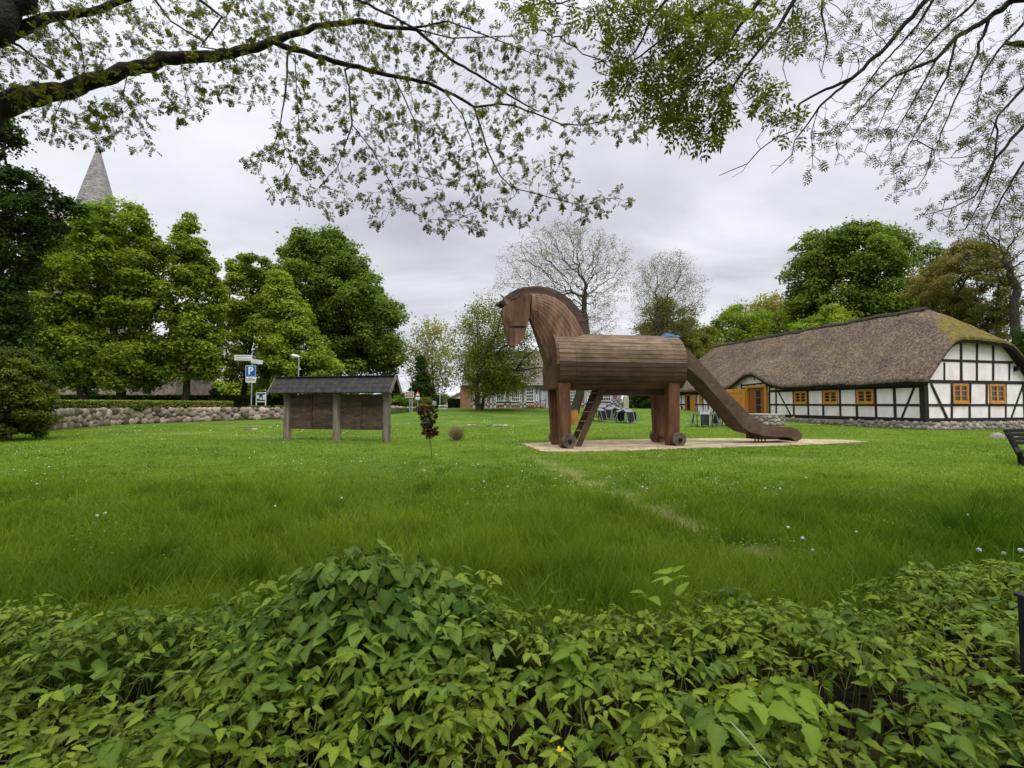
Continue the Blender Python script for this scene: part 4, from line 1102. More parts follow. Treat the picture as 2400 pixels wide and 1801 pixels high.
M_OR = nmat('orange_plastic', [(0.30, 0.12, 0.015), (0.42, 0.19, 0.03)], 4, .6)
p = G(1346, 996); th = thing('orange_bin', 'small orange bin behind the ladder of the horse', 'bin', p)
mb = MB(); mb.tube([(p[0], p[1], p[2]), (p[0], p[1], p[2] + .55), (p[0], p[1], p[2] + 1.05)], [.26, .30, .27], 14); mb.build('bin_body', M_OR, th)
mb = MB(); mb.tube([(p[0], p[1], p[2] + 1.04), (p[0], p[1], p[2] + 1.1)], [.29, .2], 14); mb.build('bin_lid', M_DARKW, th)

# ------------------------------------------------------------------ sign post, lamp, small signs
M_WPAINT = nmat('white_enamel', [(0.62, 0.65, 0.66), (0.74, 0.77, 0.78)], 5, .4)
M_GALV = nmat('galvanised', [(0.30, 0.33, 0.34), (0.42, 0.45, 0.46)], 5, .45, metal=.2)
M_SBLUE = nmat('sign_blue', [(0.010, 0.085, 0.36), (0.014, 0.11, 0.44)], 2, .4)
M_SDARK = nmat('sign_lettering', [(0.03, 0.05, 0.05), (0.06, 0.08, 0.08)], 8, .6)
M_SBROWN = nmat('sign_brown', [(0.16, 0.06, 0.035), (0.22, 0.085, 0.05)], 4, .5)
M_SRED = nmat('sign_red', [(0.42, 0.03, 0.02), (0.5, 0.05, 0.03)], 4, .5)
def text(s, size, mat, loc, parent, align='CENTER', bold=0.0, depth=.004):
    cu = bpy.data.curves.new('lettering', 'FONT'); cu.body = s; cu.size = size; cu.align_x = align; cu.align_y = 'CENTER'; cu.extrude = depth; cu.offset = bold
    tmp = bpy.data.objects.new('lettering_tmp', cu); COL.objects.link(tmp); bpy.context.view_layer.update()
    me = bpy.data.meshes.new_from_object(tmp.evaluated_get(bpy.context.evaluated_depsgraph_get())); bpy.data.objects.remove(tmp)
    R = Matrix.Rotation(math.pi/2, 4, 'X'); off = world_loc(parent)
    me.transform(Matrix.Translation(Vector(loc) - off) @ R); me.materials.clear(); me.materials.append(mat)
    o = bpy.data.objects.new('lettering', me); COL.objects.link(o); o.parent = parent; return o
Y = 47.0; b0 = W3(589, 950, Y); zt_ = W3(588, 826, Y)[2]
sp_ = thing('parking_signpost', 'white signpost with blue P sign, 200 m plate and two direction boards above the wall', 'signpost', (b0[0], b0[1], 1.2))
MB().tube([(b0[0], Y, 1.1), (b0[0] - .02, Y, zt_)], .05, 10).build('pole', M_GALV, sp_)
def plate(name, px0, px1, py0, py1, Yp, mat, par, th=.03, skew=0.0):
    a, b2 = W3(px0, py1, Yp), W3(px1, py0, Yp)
    mb = MB(); mb.prism([(a[0], Yp, a[2]), (b2[0], Yp, a[2] + skew), (b2[0], Yp, b2[2] + skew), (a[0], Yp, b2[2])], (0, th, 0)); return mb.build(name, mat, par), a, b2
pb, a, b2 = plate('parking_sign', 575, 599.5, 857, 883, Y - .12, M_WPAINT, sp_)
pq, a, b2 = plate('blue_field', 576, 598.8, 858, 882, Y - .13, M_SBLUE, pb, .015)
text('P', 1.0, M_WPAINT, ((a[0]+b2[0])/2, Y - .14, (a[2]+b2[2])/2), pb, bold=.03)
dp, a, b2 = plate('distance_plate', 575.5, 599.5, 884, 897, Y - .12, M_WPAINT, sp_)
text('200m', .40, M_SDARK, ((a[0]+b2[0])/2, Y - .13, (a[2]+b2[2])/2), dp)
d1, a, b2 = plate('direction_board', 549, 590, 832, 845, Y - .12, M_WPAINT, sp_, skew=-.03)
rgt = np.random.default_rng(8)
def scrib(par, a, b2, Yp, rows, m0=.15):
    mb = MB()
    for k in range(rows):
        z = a[2] + (b2[2]-a[2]) * (k + .6) / (rows + .2); x = a[0] + m0
        while x < b2[0] - m0: w_ = .07 + .10 * rgt.random(); mb.box((x + w_/2, Yp, z - (x-a[0])/(b2[0]-a[0])*.03), (w_, .008, .045)); x += w_ + .03
    mb.build('faded_lines', M_SDARK, par)
scrib(d1, a, b2, Y - .125, 2)
d2_, a, b2 = plate('direction_board', 588.5, 615.5, 841, 851, Y - .10, M_WPAINT, sp_, skew=-.14)
scrib(d2_, a, b2, Y - .105, 2, .1)
# lamp
Y = 47.5; b0 = W3(698, 950, Y); zl_ = W3(697, 838, Y)[2]
lp = thing('street_lamp', 'slim grey street lamp with a short white head behind the notice board', 'street lamp', (b0[0], Y, ghf(b0[0], Y)))
mb = MB(); mb.tube([(b0[0], Y, .9), (b0[0] + .02, Y, zl_)], [.07, .05], 10); mb.build('pole', M_GALV, lp)
q0, q1 = W3(684, 833.5, Y), W3(702, 837, Y)
mb = MB(); rings = []
for f_, r in ((0, .10), (.15, .17), (.6, .17), (1, .09)):
    c = q0 + (q1 - q0) * f_; rings.append([(c[0], c[1] + .22 * math.cos(t) * r / .17, c[2] + r * math.sin(t)) for t in np.linspace(0, 2*math.pi, 12, endpoint=False)])
mb.loft(rings); mb.build('lamp_head', M_WPAINT, lp, smooth=True)
# display case on legs
Y = 48.5; th = thing('display_case', 'small white-framed display case on legs beside the parking signpost', 'display case', (W3(612, 950, Y)[0], Y, 1.2))
a, b2 = W3(600, 942, Y), W3(624, 921, Y)
mb = MB()
for x in (a[0] + .04, b2[0] - .04): mb.bar((x, Y, 1.15), (x, Y, b2[2]), .08, .08)
mb.bar((a[0], Y, b2[2]), (b2[0], Y, b2[2]), .09, .09); mb.bar((a[0], Y, a[2]), (b2[0], Y, a[2]), .09, .09); mb.build('frame', M_WPAINT, th)
mb = MB(); mb.box(((a[0]+b2[0])/2, Y + .02, (a[2]+b2[2])/2), (b2[0]-a[0] - .12, .04, b2[2]-a[2] - .06)); pn_ = mb.build('panel', M_SDARK, th)
mb = MB(); 
for fx, fz, w_, h_ in ((.2, .55, .22, .4), (.5, .35, .18, .25), (.78, .5, .2, .5)): mb.box((a[0] + (b2[0]-a[0])*fx, Y - .012, a[2] + (b2[2]-a[2])*fz), (w_, .01, h_))
mb.build('notice', M_WPAINT, pn_)
# brown tourist sign
Y = 53.0; th = thing('brown_road_sign', 'small brown and white tourist road sign on three thin posts', 'road sign', (W3(960, 950, Y)[0], Y, ghf(-10, Y)))
mb = MB()
for px in (960, 963.5, 967): q = W3(px, 958, Y); mb.tube([(q[0], Y, .7), (q[0], Y, W3(px, 926, Y)[2])], .035, 6)
mb.build('post', M_GALV, th)
s_, a, b2 = plate('sign_board', 949.5, 970, 918.5, 932.5, Y - .08, M_WPAINT, th)
mb = MB(); hh = (b2[2] - a[2])
for f_ in (.27, .73): mb.box(((a[0]+b2[0])/2, Y - .085, a[2] + hh * f_), (b2[0]-a[0] - .1, .015, hh * .36))
bf = mb.build('brown_field', M_SBROWN, s_)
mb = MB(); 
for f_ in (.27, .73): mb.box(((a[0]+b2[0])/2 + .03, Y - .096, a[2] + hh * f_), ((b2[0]-a[0]) * .6, .01, hh * .07))
mb.build('faded_lines', M_WPAINT, bf)
Y = 54.0; q = W3(979, 955, Y); th = thing('warning_sign', 'triangular red-edged warning sign with a small plate under it', 'warning sign', (q[0], Y, ghf(q[0], Y)))
MB().tube([(q[0], Y, .7), (q[0], Y, W3(979, 920, Y)[2])], .04, 6).build('post', M_GALV, th)
c = W3(979, 925, Y - .1); mb = MB(); mb.prism([(c[0] - .34, Y - .1, c[2] - .2), (c[0] + .34, Y - .1, c[2] - .2), (c[0], Y - .1, c[2] + .40)], (0, .02, 0)); tr = mb.build('triangle', M_SRED, th)
mb = MB(); mb.prism([(c[0] - .2, Y - .11, c[2] - .12), (c[0] + .2, Y - .11, c[2] - .12), (c[0], Y - .11, c[2] + .24)], (0, .01, 0)); mb.build('white_field', M_WPAINT, tr)
mb = MB(); mb.box((c[0], Y - .09, c[2] - .42), (.5, .02, .3)); mb.build('plate', M_WPAINT, th)
# thin white pole + white trestle barrier
Y = 58.0; q = W3(1031, 958, Y); th = thing('thin_pole', 'thin white pole beside the white barrier bench', 'pole', (q[0], Y, ghf(q[0], Y)))
MB().tube([(q[0], Y, .8), (q[0], Y, W3(1031, 922, Y)[2])], .04, 6).build('pole_shaft', M_WPAINT, th)
Y = 58.6; a, b2 = W3(1027, 959, Y), W3(1049, 948, Y); th = thing('white_barrier', 'white low barrier bench in front of the dark hedge', 'barrier', ((a[0]+b2[0])/2, Y, a[2] - .2))
mb = MB(); mb.box(((a[0]+b2[0])/2, Y, b2[2] - .15), (b2[0]-a[0], .35, .10)); mb.box(((a[0]+b2[0])/2, Y, a[2] + .05), (b2[0]-a[0], .3, .10)); mb.build('rail', M_WPAINT, th)
for k in range(5): MB().box((a[0] + .1 + (b2[0]-a[0]-.2)*k/4, Y, (a[2] + b2[2])/2 - .2), (.07, .07, b2[2]-a[2])).build('leg', M_WPAINT, th)
q = W3(1018, 951, 57); th = thing('small_grey_sign', 'tiny grey sign board low in front of the dark spruce', 'sign', (q[0], 57, ghf(q[0], 57)))
MB().tube([(q[0], 57, .8), (q[0], 57, q[2] + .4)], .03, 6).build('post', M_GALV, th); MB().box((q[0], 56.95, q[2] + .25), (.5, .03, .55)).build('sign_board', M_GALV, th)

# ------------------------------------------------------------------ folding bench at the right edge
M_BLACKW = nmat('black_stained_wood', [(0.012, 0.011, 0.012), (0.028, 0.026, 0.028)], 4, .6, .4, 25, stretch=(.5, 4, 4), tint=.3)
YB2 = 12.6
def bq(px, py, dy=0.0): return W3(px, py, YB2 + dy)
pt = bq(2420, 1094); th = thing('folding_bench', 'black slatted folding bench with crossed legs cut off by the right edge', 'bench', (pt[0] + .5, YB2, ghf(pt[0], YB2)))
gzb = ghf(pt[0], YB2)
for k in range(4):
    y0 = 1010 + 9.5 * k; xl = 2357 + (y0 - 1007) * .52
    a, b = bq(xl, y0, .28 - .07*k), bq(xl + 150, y0, .28 - .07*k); MB().bar(a, b, .03, .092, up=(0, 0, 1), tint=.3 + .1*k).build('back_slat', M_BLACKW, th)
for k in range(4):
    a, b = bq(2383 + 2*k, 1056 + 2.6*k, .1 - .12*k), bq(2505, 1056 + 2.6*k, .1 - .12*k); MB().bar(a, b, .10, .025, up=(0, 0, 1), tint=.3 + .1*k).build('seat_slat', M_BLACKW, th)
for dx in (0, 95):
    a, b = bq(2358 + dx, 1008, .33), bq(2404 + dx, 1093, -.1); b[2] = gzb; MB().bar(a, b, .05, .13, up=(1, 0, 0)).build('leg', M_BLACKW, th)
    a, b = bq(2388 + dx, 1058, -.35), bq(2392 + dx, 1093, .3); b[2] = gzb; MB().bar(a, b, .05, .09, up=(1, 0, 0)).build('leg', M_BLACKW, th)
# black post at the right edge among the weeds
a = W3(2404, 1405, 2.3); th = thing('black_post', 'thin black post at the right edge of the picture among the weeds', 'post', (a[0] + .03, 2.3, 0))
mb = MB(); mb.bar((a[0] + .03, 2.3, -.05), (a[0] + .03, 2.3, a[2]), .07, .07); mb.build('post_shaft', M_BLACKM, th, bevel=.004)
mb = MB(); mb.box((a[0] + .03, 2.3, a[2] + .008), (.085, .085, .016)); mb.build('post_cap', M_BLACKM, th)
# half-sunk grey stones in the lawn
for i, (px, py, w_, lab) in enumerate([(1165, 999, 1.5, 'flat grey stones sunk in the lawn between the dry shrub and the horse'), (1105, 998, .8, 'narrow flat stone in the lawn right of the dry shrub'),
        (2352, 1030, 1.0, 'pale boulder at the foot of the house near the picnic table'), (588, 1008, .8, 'brown flat patch stone in the lawn left of the notice board')]):
    p = G(px, py); th = thing('lawn_stone', lab, 'stone', p, 'stones in the lawn'); rgs = np.random.default_rng(40 + i); n = 4 if w_ > 1.2 else (2 if w_ > .6 else 1)
    hh = .5 if i == 2 else .14
    stones(np.array([(p[0] + (k - (n-1)/2) * w_/n, p[1] + rgs.normal(0, .08), p[2] + .03) for k in range(n)]), np.array([(w_/n*1.1, .35, hh) for k in range(n)]), np.zeros(n), rgs, 'rock', M_STONE, th)

# ------------------------------------------------------------------ half-timbered brick building in the background
M_BRICK = nmat('brick', [(0.19, 0.085, 0.05), (0.26, 0.13, 0.085), (0.32, 0.19, 0.13)], 4, .9, .5, 14)
M_BEAMG = nmat('grey_blue_timber', [(0.33, 0.35, 0.40), (0.44, 0.46, 0.50)], 3, .8)
M_TILE = nmat('roof_tiles', [(0.115, 0.092, 0.078), (0.18, 0.15, 0.128), (0.24, 0.205, 0.172)], 2, .9, .5, 12, tint=.3)
M_BWHITE = nmat('white_window_paint', [(0.70, 0.70, 0.68), (0.80, 0.80, 0.79)], 3, .5)
YB = 63.0
def X63(px): return W3(px, 948, YB)[0]
def Z63(py): return W3(1250, py, YB)[2]
bx0, bx1 = X63(1088), X63(1456); z0 = 1.0; zev = Z63(903)
mus = thing('brick_house', 'brick house with pale grey timber framing, white windows and tiled roof behind the trees', 'house', ((bx0+bx1)/2, YB, 1.0))
MB().box(((bx0+bx1)/2, YB + 5, (z0 + zev)/2 - .2), (bx1-bx0, 10, zev - z0 + .4)).build('wall', M_BRICK, mus)
mb = MB(); zrg = zev + 5.0; rt = np.random.default_rng(3)
for sgn in (-1, 1):
    rows = 22
    for k in range(rows):
        f0, f1 = k / rows, (k + 1) / rows
        y0 = YB + 5 + sgn * (5.6 * (1 - f0)); y1 = YB + 5 + sgn * 5.6 * (1 - f1)
        za, zb_ = zev - .05 + (zrg - zev) * f0, zev - .05 + (zrg - zev) * f1
        segs = 24
        for j in range(segs):
            xa = bx0 - .3 + (bx1 - bx0 + .6) * j / segs; xb = bx0 - .3 + (bx1 - bx0 + .6) * (j + 1) / segs
            mb.add([(xa, y0, za + .07), (xb, y0, za + .07), (xb, y1, zb_), (xa, y1, zb_), (xa, y0, za - .03), (xb, y0, za - .03)], [(0, 1, 2, 3), (4, 5, 1, 0)], .5 + rt.normal(0, .2))
mb.build('roof', M_TILE, mus)
mb = MB()
for x in (bx0, bx1 - .1): mb.prism([(x, YB, zev - .3), (x, YB + 10, zev - .3), (x, YB + 5, zrg - .2)], (.1, 0, 0))
mb.build('gable', M_BRICK, mus)
mbt = MB()
def bt(px0, py0, px1, py1, w): mbt.bar(W3(px0, py0, YB - .03), W3(px1, py1, YB - .03), w, .07, up=(0, 1, 0))
bt(1088, 905.5, 1456, 905.5, .3); bt(1088, 948, 1456, 947, .2)
bt(1113, 930, 1160, 930, .16)
for px in (1110.5, 1126, 1139, 1151, 1160, 1184, 1196, 1221, 1230, 1254, 1262, 1294, 1312, 1332, 1356, 1372, 1390, 1405, 1434, 1454): bt(px, 904, px, 957, .26)
bt(1102, 926, 1122, 957, .22); bt(1436, 957, 1450, 928, .24); bt(1434, 938, 1454, 938, .18)
mbt.build('timber_frame', M_BEAMG, mus)
mb = MB(); a = W3(1088, 957, YB); mb.box((a[0] + .2, YB - .1, (1.0 + zev)/2), (1.4, .3, zev - 1.0)); mb.build('corner_pier', M_BRICK, mus)
for (x0, x1, y0, y1) in ((1163, 1182, 909, 942), (1198.5, 1218, 914, 942), (1232, 1251.5, 909, 942), (1127, 1138, 920, 943), (1336, 1353, 909, 940), (1375, 1388, 915, 941), (1408, 1431, 914, 941), (1256.5, 1262, 925, 941)):
    a, b2 = W3(x0, y1, YB), W3(x1, y0, YB); yw = YB - .09
    wd = MB().box(((a[0]+b2[0])/2, yw, (a[2]+b2[2])/2), (b2[0]-a[0], .12, b2[2]-a[2])).build('window', M_BWHITE, mus)
    nx = 2 if x1 - x0 > 9 else 1; ny = 4 if y1 - y0 > 30 else 3
    cw = (b2[0]-a[0] - .14) / nx; ch = (b2[2]-a[2] - .14) / ny; mb = MB()
    for i in range(nx):
        for j in range(ny):
            for h2 in range(2 if nx == 2 else 1):
                k2 = 2 if nx == 2 else 1
                mb.box((a[0] + .07 + cw * (i + (h2 + .5)/k2), yw - .065, a[2] + .07 + ch * (j + .5)), (cw/k2 - (.07 if k2 == 1 else .055), .012, ch - .08))
    mb.build('pane', M_GLASS, wd)
a, b2 = W3(1267, 957, YB), W3(1291, 908, YB)
dr_ = MB().box(((a[0]+b2[0])/2, YB - .09, (a[2]+b2[2])/2), (b2[0]-a[0], .14, b2[2]-a[2])).build('door', M_BEAMG, mus)
mb = MB(); c0, c1 = W3(1268, 917, YB), W3(1290, 910, YB)
for k in range(6): mb.box((c0[0] + (c1[0]-c0[0]) * (k+.5)/6, YB - .17, (c0[2]+c1[2])/2), ((c1[0]-c0[0])/6 - .06, .02, c1[2]-c0[2])); 
mb.build('fanlight', M_GLASS, dr_)
MB().box(((a[0]+b2[0])/2, YB - .168, a[2] + 1.1), (.04, .01, 2.2)).build('door_joint', M_SDARK, dr_)
for px in (1277, 1280.5): q = W3(px, 937, YB); MB().box((q[0], YB - .18, q[2]), (.06, .05, .16)).build('door_handle', M_SDARK, dr_)
# bench before it, railing, flowers
Y = 60; a, b2 = W3(1165, 950, Y), W3(1198, 950, Y); gzb = ghf(a[0], Y); th = thing('garden_bench', 'dark garden bench under the windows of the brick house', 'bench', ((a[0]+b2[0])/2, Y, gzb))
MB().box(((a[0]+b2[0])/2, Y, gzb + .42), (b2[0]-a[0], .4, .07)).build('seat', M_DARKW, th); MB().box(((a[0]+b2[0])/2, Y + .22, gzb + .75), (b2[0]-a[0], .05, .22)).build('backrest', M_DARKW, th)
for x in (a[0] + .15, b2[0] - .15): MB().box((x, Y, gzb + .2), (.08, .36, .42)).build('leg', M_DARKW, th)
Y = 61.5; th = thing('door_railing', 'black iron handrail at the white double door of the brick house', 'railing', (*W3(1270, 955, Y)[:2], ghf(3, Y)))
mb = MB(); zz0 = ghf(3, Y)
for px in (1268, 1273, 1278): q = W3(px, 950, Y); mb.tube([(q[0], Y, zz0), (q[0], Y, zz0 + 1.0)], .03, 6)
q, r2 = W3(1268, 950, Y), W3(1278, 950, Y); mb.tube([(q[0], Y, zz0 + 1.0), (r2[0], Y, zz0 + 1.0)], .03, 6); mb.build('rail', M_BLACKM, th)
# white house far behind
YW = 78.0; a, b2, c = W3(1041, 957, YW), W3(1100, 957, YW), W3(1095, 914, YW)
wh = thing('white_bungalow', 'low white house with a shallow sloping roof left of the brick house', 'house', (b2[0], YW, 1.0))
z1_, z2_ = W3(1046, 942, YW)[2], W3(1096, 912, YW)[2]
MB().prism([(a[0], YW, .9), (b2[0] + 2, YW, .9), (b2[0] + 2, YW, z2_ + .6), (b2[0], YW, z2_), (a[0], YW, z1_)], (0, 8, 0)).build('wall', M_PLAST, wh)
MB().prism([(a[0] - .5, YW - .3, z1_ - .3), (b2[0] + 2, YW - .3, z2_ + .95), (b2[0] + 2, YW - .3, z2_ + 1.25), (a[0] - .5, YW - .3, z1_)], (0, 8.6, 0)).build('roof', M_TILE, wh)

# ------------------------------------------------------------------ church
M_SHING = nmat('grey_shingles', [(0.20, 0.19, 0.18), (0.30, 0.285, 0.27), (0.38, 0.365, 0.35)], 2.0, .9, .6, 10, tint=.25, dist=.05)
M_CHST = nmat('church_stone', [(0.16, 0.13, 0.115), (0.25, 0.205, 0.18), (0.33, 0.27, 0.23)], 1.6, .95, .9, 5, dist=.08)
YC = 66.0
ch = thing('church', 'old field-stone church whose tall grey shingled spire rises above the trees', 'church', (W3(230, 948, YC)[0], YC, 1.2))
ap = W3(230.5, 343, YC); cxs, cys = ap[0], YC
zb2 = W3(220, 530, YC)[2]; rb_ = 2.95
mb = MB(); rows = 44; ns = 8; rsp = np.random.default_rng(12)
for k in range(rows):
    f0, f1 = k / rows, (k + 1) / rows
    r0, r1 = rb_ * (1 - f0) ** 1.02 + .08, rb_ * (1 - f1) ** 1.02 + .06
    z_0, z_1 = zb2 + (ap[2] - zb2) * f0, zb2 + (ap[2] - zb2) * f1
    for s_ in range(ns):
        t0_, t1_ = 2*math.pi*(s_+.5)/ns, 2*math.pi*(s_+1.5)/ns; m_ = max(1, int(8 * (1 - f0)))
        for j in range(m_):
            p0 = np.array((math.cos(t0_), math.sin(t0_))); p1 = np.array((math.cos(t1_), math.sin(t1_)))
            qa, qb = p0 + (p1-p0)*j/m_, p0 + (p1-p0)*(j+1)/m_
            mb.add([(cxs + qa[0]*(r0+.06), cys + qa[1]*(r0+.06), z_0), (cxs + qb[0]*(r0+.06), cys + qb[1]*(r0+.06), z_0), (cxs + qb[0]*r1, cys + qb[1]*r1, z_1 + .03), (cxs + qa[0]*r1, cys + qa[1]*r1, z_1 + .03)], [(0, 1, 2, 3)], .5 + rsp.normal(0, .22))
spire = mb.build('spire', M_SHING, ch)
mb = MB(); mb.tube([(cxs, cys, ap[2] - 1.2), (cxs, cys, W3(230, 322, YC)[2])], [.32, .12], 8); mb.tube([(cxs, cys, W3(230, 322, YC)[2]), (cxs, cys, W3(230, 303, YC)[2])], .035, 6)
q = W3(230, 304, YC); mb.box((q[0], q[1], q[2]), (.5, .06, .5)); mb.box((q[0] - .25, q[1], q[2] + .2), (.4, .06, .25)); mb.build('finial', M_GALV, spire)
mb = MB(); zs0, zs1 = zb2 - 1.6, W3(220, 495, YC)[2]
mb.loft([[(cxs + r*sx, cys + r*sy, z) for sx, sy in ((-1,-1),(1,-1),(1,1),(-1,1))] for r, z in ((4.3, zs0), (2.2, zs1))]); mb.build('spire_skirt', M_SHING, ch)
zb2 = zs0
MB().box((cxs, cys, zb2/2), (7.8, 7.8, zb2)).build('tower', M_CHST, ch)
MB().box((cxs, cys, zb2 - .1), (8.3, 8.3, .5)).build('tower_cornice', M_SHING, ch)
na, nb = W3(112, 948, 60), W3(424, 948, 60)
MB().box(((na[0]+nb[0])/2, 62.5, 3.1), (nb[0]-na[0], 7, 5.2)).build('nave_wall', M_CHST, ch)
mb = MB(); zt3 = 5.6; mb.prism([(na[0] - .3, 58.7, zt3), (na[0] - .3, 66.3, zt3), (na[0] - .3, 62.5, zt3 + 4.6)], (nb[0]-na[0] + .6, 0, 0)); mb.build('nave_roof', M_TILE, ch)
for px in (190, 345): 
    q = W3(px, 905, 58.96); MB().box((q[0], 58.98, q[2]), (1.0, .06, 1.8)).build('nave_window', M_SLOT, ch)
# ------------------------------------------------------------------ growing woody skeletons
def colonize(seeds, par, rad0, attr, step, infl, kill, iters, rg, jit=.25, bias=(0, 0, 0), rtip=.006, power=2.3):
    nodes = [np.array(s, float) for s in seeds]; parent = list(par); fixed = len(nodes)
    A = np.array(attr, float); NP = np.array(nodes)
    D = np.linalg.norm(A[:, None] - NP[None], axis=2) if len(A) * len(NP) < 6e6 else np.stack([np.linalg.norm(A - q, axis=1) for q in NP], 1)
    near = D.argmin(1); nd = D.min(1); alive = np.ones(len(A), bool); bias = np.array(bias, float)
    for it in range(iters):
        act = alive & (nd < infl)
        if not act.any(): break
        idx = near[act]; vec = A[act] - np.array(nodes)[idx]; vec /= (np.linalg.norm(vec, axis=1)[:, None] + 1e-9)
        u, inv = np.unique(idx, return_inverse=True); S = np.zeros((len(u), 3)); np.add.at(S, inv, vec)
        S /= (np.linalg.norm(S, axis=1)[:, None] + 1e-9); S += rg.normal(0, jit, S.shape) + bias; S /= (np.linalg.norm(S, axis=1)[:, None] + 1e-9)
        NPa = np.array(nodes); new = NPa[u] + S * step; b = len(nodes)
        nodes += list(new); parent += [int(x) for x in u]
        ai = np.where(alive)[0]
        if len(new) * len(ai) > 0:
            d = np.linalg.norm(A[ai][:, None] - new[None], axis=2); m = d.min(1); mi = d.argmin(1); bt_ = m < nd[ai]
            nd[ai[bt_]] = m[bt_]; near[ai[bt_]] = b + mi[bt_]
        alive &= nd > kill
        if not alive.any(): break
    NPa = np.array(nodes); n = len(NPa); parent = np.array(parent)
    acc = np.zeros(n); kids = np.zeros(n, int)
    for i in range(n-1, -1, -1):
        if kids[i] == 0: acc[i] = rtip ** power
        p = parent[i]
        if p >= 0: acc[p] += acc[i]; kids[p] += 1
    R = acc ** (1 / power)
    if rad0 is not None: R[:fixed] = np.maximum(rad0, 0)
    return NPa, parent, R, kids
def skeleton_mesh(NP, parent, R, mb, sides=(8, 4), tint=.5, thick=.04, rmax=None):
    n = len(NP); ch = [[] for _ in range(n)]
    for i, p in enumerate(parent):
        if p >= 0: ch[p].append(i)
    started = [i for i in range(n) if parent[i] < 0]
    stack = [(s, None) for s in started]
    while stack:
        i, pre = stack.pop(); chain = [i] if pre is None else [pre, i]
        while ch[chain[-1]]:
            c = sorted(ch[chain[-1]], key=lambda k: -R[k])
            for o in c[1:]: stack.append((o, chain[-1]))
            chain.append(c[0])
        if len(chain) < 2: continue
        r = [R[k] for k in chain]
        if pre is not None: r[0] = min(R[pre], r[1] * 1.15)
        if rmax: r = [min(x, rmax) for x in r]
        mb.tube(NP[chain], r, sides[0] if max(r) > thick else sides[1], tint, caps=False)
def clump_leaves(cent, rad, nper, size, rg, flat=.7, aspect=1.5, updir=.55, shell=.45, tintc=None):
    """oval leaf faces round clump centres; returns V, F, tint"""
    k = len(cent); tot = k * nper
    C = np.repeat(cent, nper, 0); Rr = np.repeat(rad, nper)
    d = rg.normal(0, 1, (tot, 3)); d /= np.linalg.norm(d, axis=1)[:, None]; d[:, 2] = np.where(rg.random(tot) < .5, np.abs(d[:, 2]), d[:, 2])
    r = (shell + (1 - shell) * rg.random(tot) ** .8); P = C + d * (Rr * r)[:, None] * np.array((1, 1, flat))
    P[:, 2] += -.12 * Rr
    far = rg.random(tot) < .15; P[far] += (rg.normal(0, .28, (tot, 3)) * Rr[:, None])[far]
    nr = d * .55 + np.array((0, 0, updir)) + rg.normal(0, .45, (tot, 3)); nr /= np.linalg.norm(nr, axis=1)[:, None]
    a = rg.normal(0, 1, (tot, 3)) + d * .8; a -= nr * (a * nr).sum(1)[:, None]; a /= (np.linalg.norm(a, axis=1)[:, None] + 1e-9); b = np.cross(nr, a)
    s = size * (.6 + .8 * rg.random(tot)); L = s[:, None] * aspect * .5; Wd = s[:, None] * .5
    V = np.stack([P - a*L, P + b*Wd - nr*s[:, None]*.08, P + a*L, P - b*Wd - nr*s[:, None]*.08], 1).reshape(-1, 3)
    Fq = (np.arange(tot) * 4)[:, None] + np.arange(4)[None]
    tc = np.repeat(rg.normal(.5, .14, k) if tintc is None else tintc, nper); T = np.clip(tc + rg.normal(0, .13, tot), 0, 1)
    return V, Fq, np.repeat(T, 4)
def envelope_points(prof, Y, n, rg, depth=1.0, shellp=.45, margin=0.0, gaps=()):
    """prof: (py, xl, xr) silhouette rows, top to bottom -> points in the solid they outline"""
    prof = sorted(prof); pys = np.array([p[0] for p in prof]); xl = np.array([p[1] for p in prof]); xr = np.array([p[2] for p in prof])
    out = []; wts = np.interp(np.linspace(pys[0], pys[-1], 200), pys, xr - xl); cdf = np.cumsum(wts ** 1.3); cdf /= cdf[-1]; lv = np.linspace(pys[0], pys[-1], 200)
    while len(out) < n:
        py = np.interp(rg.random(), cdf, lv); l, r = np.interp(py, pys, xl), np.interp(py, pys, xr)
        a, b = W3(l, py, Y), W3(r, py, Y); cx, R = (a[0]+b[0])/2, (b[0]-a[0])/2; R = max((R - margin) * (.84 + .28 * rg.random()), .05)
        th = rg.random() * 2 * math.pi; q = rg.random() ** shellp
        x, y = cx + R * q * math.cos(th), Y + R * depth * q * math.sin(th)
        z = a[2] if True else 0
        out.append((x * (1 + 0), y, z))
    return np.array(out)
